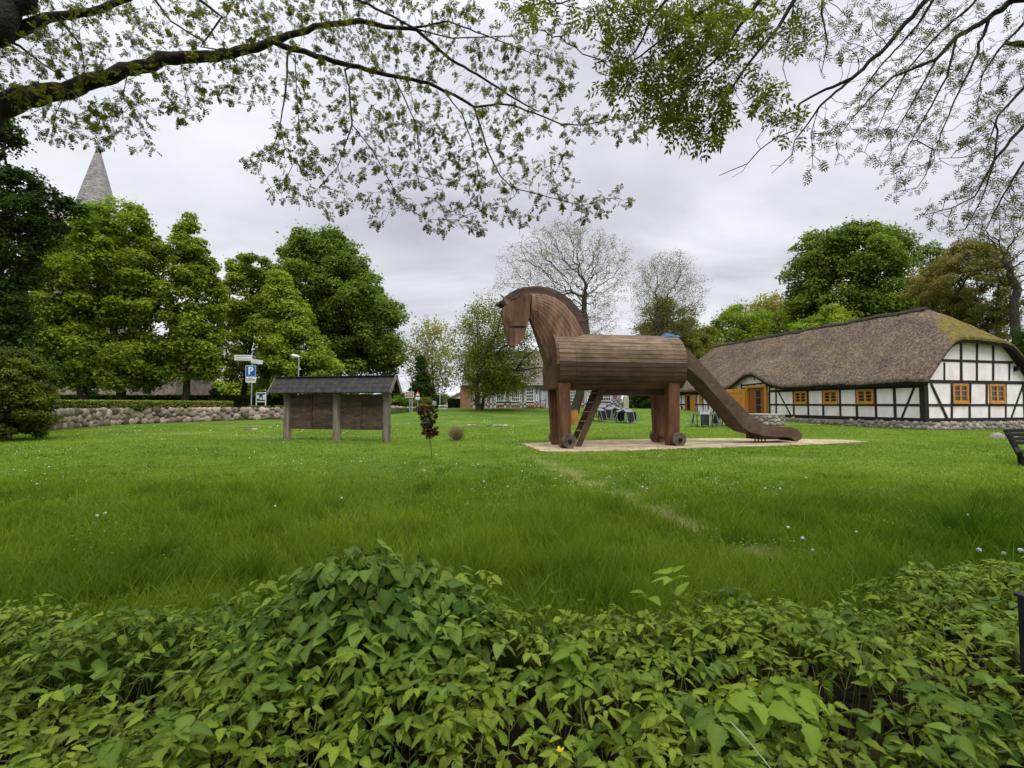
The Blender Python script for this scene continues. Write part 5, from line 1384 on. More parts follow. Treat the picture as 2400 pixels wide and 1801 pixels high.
def tree(name, label, cat, px, py_base, Y, prof, leaf, bark, nclump, crad, nper, lsize, seed, zg=None, group=None, depth=1.0, shellp=.4, trunk_r=.3, lean=0, trunk_top=None, rtip=.02, step=.8, flat=.7, updir=.55, aspect=1.4, crown='crown', extra=None, jit=.2, nskel=None):
    if lsize > .12: nclump, crad, nper, lsize = int(nclump * 1.6), crad * .76, int(nper * 1.15), lsize * .70
    rg = np.random.default_rng(seed)
    b = W3(px, py_base, Y); gz = ghf(b[0], Y) if zg is None else zg
    th = thing(name, label, cat, (b[0], Y, gz), group)
    pts = envelope_points(prof, Y, nclump, rg, depth, shellp, margin=crad * .6)
    zs = pts[:, 2]; ztop, zbot = zs.max(), zs.min()
    tt = gz + (zbot - gz) * 1.0 + (ztop - zbot) * (.25 if trunk_top is None else trunk_top)
    nseed = max(3, int((tt - gz) / step)); cx = pts[:, 0].mean()
    topx = b[0] + (cx - b[0]) * .8 + lean
    seeds = [(b[0] + (topx - b[0]) * (k/nseed) ** 1.3 + rg.normal(0, .03), Y + rg.normal(0, .03), gz - .2 + (tt - gz + .2) * k / nseed) for k in range(nseed + 1)]
    NPn, par, R, kids = colonize(seeds, [-1] + list(range(nseed)), None, pts, step, 40, step * 1.1, 60, rg, jit, rtip=rtip)
    sc = trunk_r / max(R[0], 1e-6); R = R * (sc * .5 + .5) if sc > 1 else R * sc; 
    R[:nseed+1] = np.maximum(R[:nseed+1], trunk_r * np.linspace(1.1, .55, nseed + 1))
    mb = MB(); skeleton_mesh(NPn, par, R, mb); mb.build('trunk', bark, th, smooth=True)
    crr = crad * (.65 + .7 * rg.random(nclump))
    tc = np.clip(rg.normal(.5, .16, nclump), .05, .95)
    V, Fq, T = clump_leaves(pts, crr, nper, lsize, rg, flat, aspect, updir, tintc=tc)
    npmesh(crown, V, Fq, leaf, th, T)
    return th, NPn, par, R
def airy_tree(name, label, cat, px, py_base, Y, prof, leaf, bark, nattr, seed, zg=None, group=None, trunk_r=.35, step=.45, rtip=.012, nleaf=6000, lsize=.10, jit=.35, depth=.85, trunk_pts=None, shellp=.55, kill=1.0, maxleafr=.03, lspread=.35, pw=2.3):
    rg = np.random.default_rng(seed); b = W3(px, py_base, Y); gz = ghf(b[0], Y) if zg is None else zg
    th = thing(name, label, cat, (b[0], Y, gz), group)
    pts = envelope_points(prof, Y, nattr, rg, depth, shellp)
    if trunk_pts is None: trunk_pts = [(px, py_base), (px, (py_base + prof[-1][0]) / 2 if False else min(py_base, max(p[0] for p in prof)) - 20)]
    seeds = []
    tp_ = [W3(x, y, Y) for x, y in trunk_pts]; tp_[0][2] = gz - .2
    for a, c in zip(tp_[:-1], tp_[1:]):
        n = max(2, int(np.linalg.norm(c - a) / step))
        for k in range(n): seeds.append(a + (c - a) * k / n + rg.normal(0, .04, 3))
    seeds.append(tp_[-1]); ns_ = len(seeds)
    NPn, par, R, kids = colonize(seeds, [-1] + list(range(ns_ - 1)), None, pts, step, 40, step * kill, 90, rg, jit, rtip=rtip, power=pw)
    R = np.minimum(R, trunk_r); R[:ns_] = np.maximum(R[:ns_], trunk_r * np.linspace(1.15, .6, ns_))
    mb = MB(); skeleton_mesh(NPn, par, R, mb, (7, 3)); mb.build('trunk', bark, th, smooth=True)
    thin = np.where(R < maxleafr)[0]
    if nleaf and len(thin):
        c = NPn[thin[rg.integers(0, len(thin), nleaf)]] + rg.normal(0, lspread, (nleaf, 3))
        V, Fq, T = clump_leaves(c, np.full(nleaf, lspread * .3), 1, lsize, rg, 1.0)
        npmesh('crown', V, Fq, leaf, th, T)
    return th
M_BARK = nmat('bark', [(0.022, 0.018, 0.013), (0.05, 0.041, 0.03), (0.085, 0.07, 0.05)], 3, .95, .9, 14, stretch=(3, 3, .7), dist=.05)
M_BARKM = nmat('mossy_bark', [(0.035, 0.03, 0.018), (0.075, 0.065, 0.038), (0.11, 0.11, 0.045)], 2, .95, .8, 12, dist=.05)
M_BARKP = nmat('pale_bark', [(0.055, 0.046, 0.036), (0.10, 0.085, 0.065), (0.14, 0.12, 0.09)], 2, .95, .6, 12, dist=.03)
L_LIND = leafmat('linden_leaf', (0.075, 0.135, 0.008), (0.30, 0.40, 0.032))
L_MAPLE = leafmat('maple_leaf', (0.052, 0.10, 0.012), (0.22, 0.31, 0.04))
L_DARK = leafmat('dark_leaf', (0.014, 0.034, 0.006), (0.065, 0.115, 0.016))
L_BRIGHT = leafmat('bright_leaf', (0.10, 0.18, 0.012), (0.34, 0.44, 0.045))
L_YEL = leafmat('young_yellow_leaf', (0.18, 0.19, 0.05), (0.40, 0.38, 0.12))
L_OLIVE = leafmat('olive_leaf', (0.08, 0.095, 0.015), (0.24, 0.24, 0.045))
L_FRESH = leafmat('fresh_leaf', (0.085, 0.115, 0.014), (0.30, 0.32, 0.05))
L_TWIG = leafmat('budding_leaf', (0.11, 0.105, 0.055), (0.28, 0.27, 0.11))
L_BROWN = leafmat('brownish_leaf', (0.11, 0.105, 0.025), (0.30, 0.26, 0.075))
L_RED = leafmat('copper_leaf', (0.018, 0.006, 0.008), (0.065, 0.018, 0.02), .2)
L_HEDGE = leafmat('variegated_hedge_leaf', (0.12, 0.18, 0.02), (0.42, 0.46, 0.08))
GL = 'green trees behind the stone wall'
# row behind the wall, left to right
tree('linden_tree', 'broad green linden with the highest crown of the left row, in front of the spire', 'tree', 283, 950, 44,
     [(452, 288, 304), (480, 250, 335), (515, 196, 360), (570, 160, 380), (660, 158, 392), (750, 172, 400), (830, 170, 400), (905, 190, 380)], L_LIND, M_BARK, 190, 1.25, 210, .27, 101, zg=1.2, group=GL, trunk_r=.38)
tree('linden_tree', 'linden at the far left of the wall, its crown merging into the dark evergreen', 'tree', 205, 950, 43,
     [(560, 95, 150), (610, 60, 190), (690, 35, 215), (780, 30, 225), (860, 60, 225), (905, 90, 220)], L_LIND, M_BARK, 130, 1.2, 200, .27, 102, zg=1.2, group=GL, trunk_r=.38)
tree('linden_tree', 'slender pointed linden, second from the left in front of the church wall', 'tree', 432, 950, 46,
     [(503, 438, 450), (540, 412, 472), (590, 400, 495), (660, 385, 520), (740, 380, 532), (820, 382, 528), (890, 400, 505)], L_LIND, M_BARK, 130, 1.1, 190, .26, 103, zg=1.2, group=GL, trunk_r=.33)
tree('linden_tree', 'linden with a rounded top standing right behind the parking signpost', 'tree', 568, 950, 55,
     [(585, 565, 608), (620, 535, 640), (680, 515, 660), (760, 505, 675), (830, 510, 680), (890, 525, 665)], L_LIND, M_BARK, 130, 1.2, 190, .27, 104, zg=1.2, group=GL, trunk_r=.33)
tree('linden_tree', 'bright yellow-green linden directly behind the street lamp', 'tree', 690, 950, 53,
     [(640, 640, 668), (680, 625, 700), (740, 615, 735), (800, 610, 768), (850, 615, 795), (890, 630, 795)], L_BRIGHT, M_BARK, 120, 1.3, 200, .28, 105, zg=1.2, group=GL, trunk_r=.35)
tree('maple_tree', 'tall dark-green maple with the widest crown, behind the notice board', 'tree', 790, 950, 65,
     [(546, 722, 800), (568, 672, 828), (600, 650, 856), (650, 645, 892), (700, 655, 930), (735, 700, 952), (790, 745, 945), (840, 765, 955), (868, 775, 940)], L_MAPLE, M_BARK, 250, 1.9, 230, .36, 106, zg=1.2, group=GL, trunk_r=.5, shellp=.36)
tree('linden_tree', 'small light linden between the signpost and the lamp', 'tree', 622, 950, 54,
     [(850, 620, 650), (870, 605, 672), (900, 600, 685), (930, 610, 680)], L_BRIGHT, M_BARK, 26, .9, 150, .22, 107, zg=1.2, group=GL, trunk_r=.12, step=.5)
# dark evergreen mass on the far left
tree('yew_tree', 'dark evergreen tree filling the left edge with a branch reaching toward the spire', 'tree', 10, 990, 27,
     [(250, -120, 30), (300, -140, 62), (360, -140, 40), (420, -140, 95), (470, -140, 175), (510, -140, 190), (560, -140, 120), (650, -140, 95), (760, -140, 95), (860, -140, 120), (930, -140, 100)], L_DARK, M_BARK, 230, .85, 190, .17, 108, group=None, trunk_r=.35, depth=.5, shellp=.5, step=.6)
tree('round_bush', 'rounded dark bush with bright tips at the left edge of the lawn', 'bush', 20, 1030, 21.5,
     [(820, -20, 50), (840, -60, 85), (880, -80, 105), (940, -90, 112), (990, -90, 110), (1020, -80, 95)], leafmat('bush_leaf', (0.014, 0.036, 0.006), (0.17, 0.215, 0.018)), M_BARK, 210, .34, 230, .075, 109, trunk_r=.08, depth=.9, step=.3, rtip=.006, shellp=.3)
tree('dark_shrub', 'dark shrub between the linden trunks before the church wall', 'shrub', 208, 950, 52, [(905, 195, 222), (925, 188, 230), (945, 190, 228)], L_DARK, M_BARK, 14, .5, 120, .15, 110, zg=1.2, trunk_r=.08, step=.3)
tree('dark_shrub', 'dark shrub right of the church wall under the second linden', 'shrub', 505, 950, 52, [(912, 495, 518), (930, 488, 524), (945, 490, 522)], L_DARK, M_BARK, 14, .5, 120, .15, 111, zg=1.2, trunk_r=.08, step=.3)
# hedges
def hedge(label, p0, p1, w_, z0, h, leaf, n, ls, seed):
    rg = np.random.default_rng(seed); p0, p1 = np.array(p0), np.array(p1); d = p1 - p0; L = np.linalg.norm(d); d = d / L; nn = np.array((-d[1], d[0]))
    th = thing('hedge', label, 'hedge', ((p0[0]+p1[0])/2, (p0[1]+p1[1])/2, z0))
    mb = MB(); c = (p0 + p1) / 2
    q = np.linspace(0, L, int(L / .5) + 2); rings = []
    for t_ in q:
        b = p0 + d * t_; hh = h * (.80 + rg.normal(0, .03)); rings.append([(*(b - nn*w_*.36), z0 - .1), (*(b - nn*w_*.36), z0 + hh*.8), (*(b - nn*w_*.2), z0 + hh), (*(b + nn*w_*.2), z0 + hh), (*(b + nn*w_*.36), z0 + hh*.8), (*(b + nn*w_*.36), z0 - .1)])
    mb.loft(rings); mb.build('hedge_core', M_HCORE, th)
    P = np.stack([rg.random(n) * L, (rg.random(n) - .5) * w_, h * rg.random(n) ** .5], 1)
    k = rg.random(n) < .6; P[k, 1] = np.sign(P[k, 1]) * w_ * (.42 + .08 * rg.random(k.sum())); P[~k, 2] = h * (.9 + .12 * rg.random((~k).sum()))
    C = np.column_stack([p0[0] + d[0]*P[:, 0] + nn[0]*P[:, 1], p0[1] + d[1]*P[:, 0] + nn[1]*P[:, 1], z0 + P[:, 2]])
    V, Fq, T = clump_leaves(C, np.full(n, .06), 1, ls, rg, 1.0); npmesh('hedge_foliage', V, Fq, leaf, th, T); return th
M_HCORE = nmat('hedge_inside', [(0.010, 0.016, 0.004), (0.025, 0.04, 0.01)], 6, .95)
wl = WALLv
hedge('low light-green clipped hedge running along the top of the long stone wall', W3(112, 948, 34)[:2], W3(522, 948, 46)[:2] + np.array((0, 1)), 1.2, 1.15, .72, L_HEDGE, 16000, .10, 201)
hedge('very dark long hedge in the shade beneath the linden row', W3(105, 948, 50)[:2], W3(660, 948, 54)[:2], 1.0, 1.2, 1.35, L_DARK, 9000, .16, 202)
hedge('dark clipped hedge before the white bungalow', W3(1050, 950, 66)[:2], W3(1088, 950, 66)[:2], 1.0, 1.05, 1.25, L_DARK, 2500, .14, 203)
hedge('low bushy hedge of dark green right behind the notice board', W3(655, 948, 56)[:2], W3(900, 948, 62)[:2], 2.0, 1.2, 1.5, L_DARK, 7000, .2, 204)
# small grey-green cushions on the wall top
for i, (px, lab) in enumerate([(595, 'grey-green cushion plant on the wall below the signpost'), (620, 'flat cushion plant on the wall right of the signpost'), (655, 'cushion plant on the wall next to the notice board post')]):
    p = W3(px, 955, 46.2); th = thing('cushion_plant', lab, 'plant', (p[0], p[1], 1.2), 'cushion plants on the wall top'); rg = np.random.default_rng(300 + i)
    c = p + np.stack([rg.normal(0, .25, 160), rg.normal(0, .1, 160), np.zeros(160)], 1); c[:, 2] = 1.25 + .22 * rg.random(160)
    V, Fq, T = clump_leaves(c, np.full(160, .05), 2, .09, rg); npmesh('leaves', V, Fq, L_MAPLE, th, T)
# middle background
airy_tree('young_ash_tree', 'airy pale-yellow tree with see-through crown left of the brick house', 'tree', 1016, 957, 66,
     [(748, 990, 1035), (775, 965, 1060), (820, 945, 1075), (870, 950, 1080), (915, 975, 1065)], L_YEL, M_BARKP, 420, 120, trunk_r=.22, step=.55, nleaf=5200, lsize=.22, rtip=.014, trunk_pts=[(1019, 957), (1016, 900), (1012, 850)], lspread=.5, maxleafr=.05)
tree('dark_spruce', 'dark spruce and yew clump below the airy yellow tree', 'tree', 995, 957, 62,
     [(838, 978, 992), (870, 968, 1004), (905, 955, 1020), (930, 965, 1040), (950, 980, 1040)], L_DARK, M_BARK, 70, .9, 180, .19, 121, trunk_r=.2, step=.5, shellp=.6)
tree('low_conifer', 'low spreading green conifer right of the notice board', 'shrub', 935, 957, 57, [(900, 905, 925), (925, 898, 955), (950, 900, 975)], L_MAPLE, M_BARK, 34, .7, 130, .17, 122, zg=1.0, trunk_r=.1, step=.4, flat=.4)
tree('low_conifer', 'flat olive juniper spreading behind the copper sapling', 'shrub', 1005, 960, 57.5, [(934, 980, 1010), (942, 962, 1022), (952, 965, 1024)], L_OLIVE, M_BARK, 22, .6, 150, .15, 123, zg=1.0, trunk_r=.08, step=.3, flat=.4)
mgt = airy_tree('magnolia_tree', 'spreading gnarled tree with small fresh leaves before the brick house', 'tree', 1118, 957, 52,
     [(700, 1120, 1160), (730, 1085, 1200), (770, 1062, 1235), (820, 1058, 1262), (870, 1060, 1262), (910, 1075, 1240), (925, 1090, 1225)], L_FRESH, M_BARKM, 620, 124, trunk_r=.28, step=.42, nleaf=26000, lsize=.13, rtip=.014, depth=.8, trunk_pts=[(1122, 957), (1118, 915), (1110, 880)], lspread=.42, maxleafr=.05, jit=.4)
for pts_, r_ in (([(1116, 905), (1128, 870), (1152, 846), (1180, 856), (1208, 868), (1236, 866), (1262, 862), (1292, 864)], .17), ([(1116, 900), (1126, 850), (1150, 805), (1166, 780), (1172, 748), (1185, 722)], .15), ([(1150, 846), (1176, 815), (1200, 805), (1222, 780), (1232, 752)], .12), ([(1208, 868), (1228, 840), (1252, 822), (1270, 800)], .10)):
    mb = MB(); wp = [W3(x, y, 49.5) for x, y in pts_]; mb.tube(wp, list(np.linspace(r_, r_*.35, len(wp))), 7); mb.build('limb', M_BARK, mgt, smooth=True)
tree('bushy_tree', 'dense mid-green bushy tree in front of the left part of the brick house', 'tree', 1128, 957, 55,
     [(800, 1100, 1165), (840, 1085, 1200), (880, 1090, 1225), (918, 1105, 1228)], L_LIND, M_BARK, 55, .9, 120, .2, 125, trunk_r=.2, step=.5, shellp=.6)
airy_tree('plane_tree', 'large leaning nearly bare tree with many fine twigs right behind the horse neck', 'tree', 1345, 985, 46,
     [(520, 1290, 1352), (548, 1235, 1420), (590, 1178, 1476), (640, 1162, 1478), (700, 1155, 1470), (760, 1175, 1450), (800, 1200, 1440)], L_TWIG, M_BARK, 2900, 126, trunk_r=.40, step=.36, nleaf=27000, lsize=.07, rtip=.0085, depth=.75,
     trunk_pts=[(1345, 985), (1356, 930), (1378, 860), (1376, 790), (1368, 730), (1372, 690)], lspread=.22, maxleafr=.022, jit=.42, kill=1.0, pw=2.0)
airy_tree('plane_tree', 'second nearly bare tree with a rounded twiggy crown behind the horse rump', 'tree', 1530, 957, 60,
     [(592, 1535, 1600), (620, 1492, 1625), (660, 1478, 1648), (710, 1478, 1655), (760, 1478, 1640), (800, 1490, 1620)], L_TWIG, M_BARK, 1700, 127, trunk_r=.40, step=.45, nleaf=20000, lsize=.085, rtip=.010, depth=.8,
     trunk_pts=[(1530, 965), (1530, 850), (1545, 780), (1540, 740)], lspread=.3, maxleafr=.028, jit=.42, pw=2.0)
tree('leafy_shrub_tree', 'round olive-green tree low behind the blue tarp', 'tree', 1560, 960, 66, [(700, 1520, 1580), (730, 1485, 1625), (780, 1470, 1640), (850, 1460, 1650), (905, 1460, 1650)], L_OLIVE, M_BARK, 110, 1.5, 170, .26, 128, trunk_r=.3, step=.8, shellp=.5)
tree('leafy_shrub_tree', 'olive-green leafy tree between the slide and the thatched roof', 'tree', 1640, 960, 70, [(770, 1600, 1670), (800, 1590, 1690), (850, 1585, 1700), (920, 1590, 1700)], L_OLIVE, M_BARK, 60, 1.6, 170, .28, 129, trunk_r=.3, step=.8, shellp=.5)
tree('dark_laurel', 'dense dark-green bushes under the horse belly behind the stone pillar', 'bush', 1500, 965, 58, [(915, 1460, 1550), (930, 1455, 1610), (955, 1450, 1620)], L_DARK, M_BARK, 70, .8, 150, .18, 130, trunk_r=.1, step=.5, shellp=.6)
tree('leafy_tree', 'mid-green rounded tree above the left end of the thatched ridge', 'tree', 1690, 960, 76, [(722, 1690, 1750), (740, 1660, 1790), (770, 1648, 1830), (830, 1645, 1850), (900, 1650, 1850)], L_LIND, M_BARK, 110, 1.9, 170, .32, 131, trunk_r=.3, step=.9, shellp=.5)
airy_tree('pale_tree', 'pale airy tree with thin crown left of the big dark tree', 'tree', 1800, 960, 82, [(698, 1780, 1830), (715, 1758, 1850), (750, 1760, 1855), (790, 1775, 1850)], L_YEL, M_BARKP, 260, 132, trunk_r=.3, step=.7, nleaf=5000, lsize=.32, rtip=.02, trunk_pts=[(1800, 960), (1800, 850), (1798, 790)], lspread=.6, maxleafr=.07)
tree('chestnut_tree', 'very large dark-green tree with clumped crown towering behind the thatched roof', 'tree', 1990, 960, 62,
     [(536, 1960, 2040), (550, 1895, 2080), (585, 1858, 2115), (620, 1860, 2122), (650, 1842, 2118), (680, 1850, 2135), (720, 1845, 2150), (780, 1860, 2150), (850, 1860, 2150)], L_MAPLE, M_BARK, 270, 1.9, 250, .34, 133, trunk_r=.55, shellp=.38, step=.9)
tree('leafy_tree', 'yellowish-green lower tree just above the thatched ridge before the big dark tree', 'tree', 1900, 960, 56, [(722, 1930, 1975), (745, 1900, 2005), (770, 1830, 2020), (810, 1820, 2030), (870, 1830, 2030)], L_BRIGHT, M_BARK, 60, 1.3, 170, .25, 134, trunk_r=.25, step=.8, shellp=.5)
tree('leafy_tree', 'darker green tree peeping over between the big dark tree and the brown one', 'tree', 2190, 960, 64, [(572, 2165, 2195), (600, 2138, 2230), (650, 2130, 2260), (720, 2130, 2260), (800, 2130, 2260)], L_MAPLE, M_BARK, 70, 1.3, 170, .26, 135, trunk_r=.3, step=.9, shellp=.5)
tree('brown_beech', 'olive-brown tree with fine drooping foliage behind the mossy hip of the thatched roof', 'tree', 2260, 960, 48,
     [(565, 2245, 2290), (590, 2205, 2330), (640, 2150, 2355), (680, 2130, 2362), (720, 2160, 2365), (770, 2200, 2372), (830, 2210, 2380), (900, 2220, 2380)], L_BROWN, M_BARK, 260, .95, 260, .15, 136, trunk_r=.4, step=.7, shellp=.42)
airy_tree('bare_tree', 'nearly bare tree with a thick forked trunk at the right edge behind the house', 'tree', 2400, 960, 42,
     [(490, 2280, 2520), (520, 2230, 2560), (560, 2220, 2580), (620, 2290, 2580), (700, 2340, 2560)], L_YEL, M_BARK, 900, 137, trunk_r=.42, step=.42, nleaf=2500, lsize=.09, rtip=.012, depth=.6,
     trunk_pts=[(2400, 960), (2396, 850), (2382, 790), (2376, 730), (2384, 680), (2360, 620)], lspread=.25, jit=.35)
tree('dark_shrub', 'dark brownish creeper bush at the right end of the thatched roof', 'shrub', 2400, 960, 36.5, [(770, 2385, 2450), (810, 2370, 2480), (870, 2385, 2480), (930, 2390, 2480)], L_DARK, M_BARK, 60, .7, 120, .14, 138, trunk_r=.15, step=.5)
# distant rows closing the horizon
for i, (x0, x1, yt, Y, lf, lab) in enumerate([(-60, 420, 905, 95, L_MAPLE, 'far green tree belt behind the church'), (400, 700, 900, 92, L_BRIGHT, 'far bright green trees seen between the linden trunks'),
        (640, 900, 905, 98, L_MAPLE, 'far tree belt behind the tall maple'), (860, 1090, 925, 120, L_MAPLE, 'low far tree belt behind the road signs'), (1440, 1700, 880, 90, L_MAPLE, 'far trees between brick house and thatched house')]):
    n = 60; tree('tree_belt', lab, 'trees', (x0+x1)/2, 957, Y, [(yt, x0+30, x1-30), (yt + 20, x0, x1), (950, x0, x1)], lf, M_BARK, n, 2.0, 130, .5, 400 + i, zg=1.1, depth=.12, trunk_r=.3, step=2.0, shellp=.9)

# ------------------------------------------------------------------ copper sapling and dry shrub on the lawn
sb = G(1013, 1080)
th = thing('copper_sapling', 'young copper beech sapling with dark red leaves on a thin bare stem', 'sapling', sb)
rg = np.random.default_rng(50); Ys = sb[1]
tp_ = [sb, W3(1010, 1045, Ys), W3(1005, 1020, Ys), W3(1006, 985, Ys), W3(1004, 960, Ys)]
mb = MB(); mb.tube(tp_, [.012, .011, .010, .008, .004], 6)
cc_ = []
for k in range(120):
    f_ = rg.random() ** .85; py = 1025 - 70 * f_; wpx = np.interp(py, [952, 962, 985, 1005, 1018, 1027], [26, 24, 17, 16, 18, 6]) ; px = 1005 + rg.uniform(-1, 1) * wpx + (3 if py > 1000 else -2)
    p = W3(px, py, Ys + rg.normal(0, .08)); st_ = W3(1005, min(py + 8, 1024), Ys); mb.tube([st_, (st_ + p)/2 + np.array((0, 0, .01)), p], [.004, .003, .002], 4, caps=False); cc_.append(p)
mb.build('stem', M_BARK, th)
V, Fq, T = clump_leaves(np.array(cc_), np.full(120, .06), 15, .040, rg, 1.0, 1.5); npmesh('leaves', V, Fq, L_RED, th, T)
p = G(1070, 1033); th = thing('dry_shrub', 'small rounded dry twiggy shrub on the lawn right of the sapling', 'shrub', p)
M_STRAW = nmat('straw_twigs', [(0.17, 0.145, 0.07), (0.32, 0.27, 0.15)], 8, .9)
mb = MB()
for k in range(420):
    a = rg.random() * 2 * math.pi; s_ = rg.random() ** .7 * .42; h = .66 * math.sqrt(max(.05, 1 - (s_/.62)**2)) * (.5 + .65*rg.random())
    q0 = p + np.array((math.cos(a)*s_*.25, math.sin(a)*s_*.25, 0)); q2 = p + np.array((math.cos(a)*s_, math.sin(a)*s_, h)); q1 = (q0+q2)/2 + np.array((math.cos(a)*.03, math.sin(a)*.03, .03))
    mb.tube([q0, q1, q2], [.006, .005, .003], 3, caps=False)
mb.build('twigs', M_STRAW, th)
c = p + np.column_stack([rg.normal(0, .2, 160), rg.normal(0, .2, 160), .1 + .4 * rg.random(160)]); V, Fq, T = clump_leaves(c, np.full(160, .03), 1, .05, rg); npmesh('leaves', V, Fq, L_OLIVE, th, T)
# flowers by the brick house door
p = W3(1255, 952, 58); th = thing('flower_bed', 'pink and red flowers beside the door of the brick house', 'flowers', (p[0], p[1], ghf(p[0], p[1])))
M_PINK = nmat('pink_petals', [(0.42, 0.06, 0.10), (0.6, 0.16, 0.2)], 9, .8); c = p + np.column_stack([rg.normal(0, .6, 110), rg.normal(0, .3, 110), .35 * rg.random(110) - .3]); c[:, 2] += .2
V, Fq, T = clump_leaves(c, np.full(110, .05), 1, .11, rg); npmesh('blossoms', V, Fq, M_PINK, th, T)
c = p + np.column_stack([rg.normal(0, .9, 300), rg.normal(0, .3, 300), .3 * rg.random(300) - .4]); V, Fq, T = clump_leaves(c, np.full(300, .05), 1, .16, rg); npmesh('leaves', V, Fq, L_MAPLE, th, T)
# ------------------------------------------------------------------ overhead branches of the tree on the left and the ash on the right
def pinnate(npair, llen, lwid, total, fold=.25):
    """compound leaf template in local axes: x along rachis, y sideways, z up"""
    V, Fq = [], []
    def leaflet(base, ang, L, Wd):
        c, s = math.cos(ang), math.sin(ang); b = len(V)
        for (u, v, z) in ((0, 0, 0), (.45, .5, fold*.3), (1, 0, -.12), (.45, -.5, fold*.3)):
            x, y = u * L, v * Wd; V.append((base + x*c - y*s, x*s + y*c, z * Wd))
        Fq.append((b, b+1, b+2, b+3))
    for k in range(npair):
        x = total * (.28 + .6 * k / max(1, npair - 1)); f_ = 1 - .25 * abs(k - npair*.4) / npair
        leaflet(x, 1.05, llen * f_, lwid); leaflet(x, -1.05, llen * f_, lwid)
    leaflet(total * .92, 0, llen, lwid)
    b = len(V); w_ = .0015 * 2
    V += [(0, -w_, 0), (total*.95, -w_*.5, 0), (total*.95, w_*.5, 0), (0, w_, 0)]; Fq.append((b, b+1, b+2, b+3))
    return np.array(V), np.array(Fq)
def place(tmpl, P, D, rg, scale, up=(0, 0, 1), droop=.35, roll=.6):
    V, Fq = tmpl; n = len(P); D = D / (np.linalg.norm(D, axis=1)[:, None] + 1e-9); D = D + np.array((0, 0, -droop)); D /= np.linalg.norm(D, axis=1)[:, None]
    U = np.array(up, float)[None] + rg.normal(0, roll, (n, 3)); U -= D * (U*D).sum(1)[:, None]; U /= (np.linalg.norm(U, axis=1)[:, None] + 1e-9); S = np.cross(U, D)
    Vv = V[None] * scale[:, None, None]
    sag = -.25 * (Vv[..., 0:1] ** 2) / (scale[:, None, None] * .12 + 1e-6) * .25
    out = P[:, None] + Vv[..., 0:1]*D[:, None] + Vv[..., 1:2]*S[:, None] + Vv[..., 2:3]*U[:, None]; out[..., 2:3] += sag
    F2 = (np.arange(n) * len(V))[:, None, None] + Fq[None]
    return out.reshape(-1, 3), F2.reshape(-1, 4)
def limb_seeds(chains, step):
    """chains: list of (points [(px,py,Y,r)], parent chain index or None). returns nodes, parents, radii"""
    nodes, par, rad = [], [], []
    for pts, link in chains:
        w = [W3(p[0], p[1], p[2]) for p in pts] if link not in ('world', 'world2') else [np.array(p[:3], float) for p in pts]; r = [p[3] for p in pts]
        if link == 'world': link = None
        elif link == 'world2': link = 0
        elif link is None and nodes:      # reach back to the limb that carries it
            d = [np.linalg.norm(q - w[0]) for q in nodes]; j0 = int(np.argmin(d)); mid = (nodes[j0] + w[0]) / 2 + np.array((0, 0, .12)); w = [nodes[j0], mid] + w; r = [r[0] * 1.25, r[0] * 1.12] + r; link = 0
        if link is None: prev = -1; first = w[0]
        else:
            d = [np.linalg.norm(q - w[0]) for q in nodes]; prev = int(np.argmin(d))
        if link is None: nodes.append(w[0]); par.append(-1); rad.append(r[0]); prev = len(nodes) - 1
        for a, b, ra, rb in zip(w[:-1], w[1:], r[:-1], r[1:]):
            n = max(1, int(np.linalg.norm(b - a) / step))
            for k in range(1, n + 1):
                f_ = k / n; j = np.array((0, 0, 0)) if k == n else RG.normal(0, min(.03, ra*.25), 3)
                nodes.append(a + (b - a) * f_ + j); par.append(prev); rad.append(ra + (rb - ra) * f_); prev = len(nodes) - 1
    return nodes, par, np.array(rad)
RG = np.random.default_rng(77)
M_LIMB = nmat('rough_limb_bark', [(0.010, 0.008, 0.006), (0.030, 0.024, 0.017), (0.055, 0.048, 0.028)], 6, .95, 1.0, 22, dist=.04)
L_ROB = leafmat('robinia_leaf', (0.040, 0.058, 0.007), (0.20, 0.21, 0.024), .5)
L_ASH = leafmat('ash_leaf', (0.04, 0.07, 0.008), (0.22, 0.27, 0.03), .5)
L_ASH2 = leafmat('young_ash_leaf', (0.045, 0.06, 0.012), (0.17, 0.18, 0.035), .45)
def blob_points(blobs, n, rg):
    """blobs: (px, py, rpx, Y, dY, weight)"""
    w = np.array([b[2]**2 * b[5] for b in blobs], float); w /= w.sum(); out = []
    for i in rg.choice(len(blobs), n, p=w):
        b = blobs[i]; a = rg.random() * 2*math.pi; r = b[2] * math.sqrt(rg.random()); out.append(W3(b[0] + r*math.cos(a), b[1] + r*math.sin(a), b[3] + rg.uniform(-1, 1) * b[4]))
    return np.array(out)
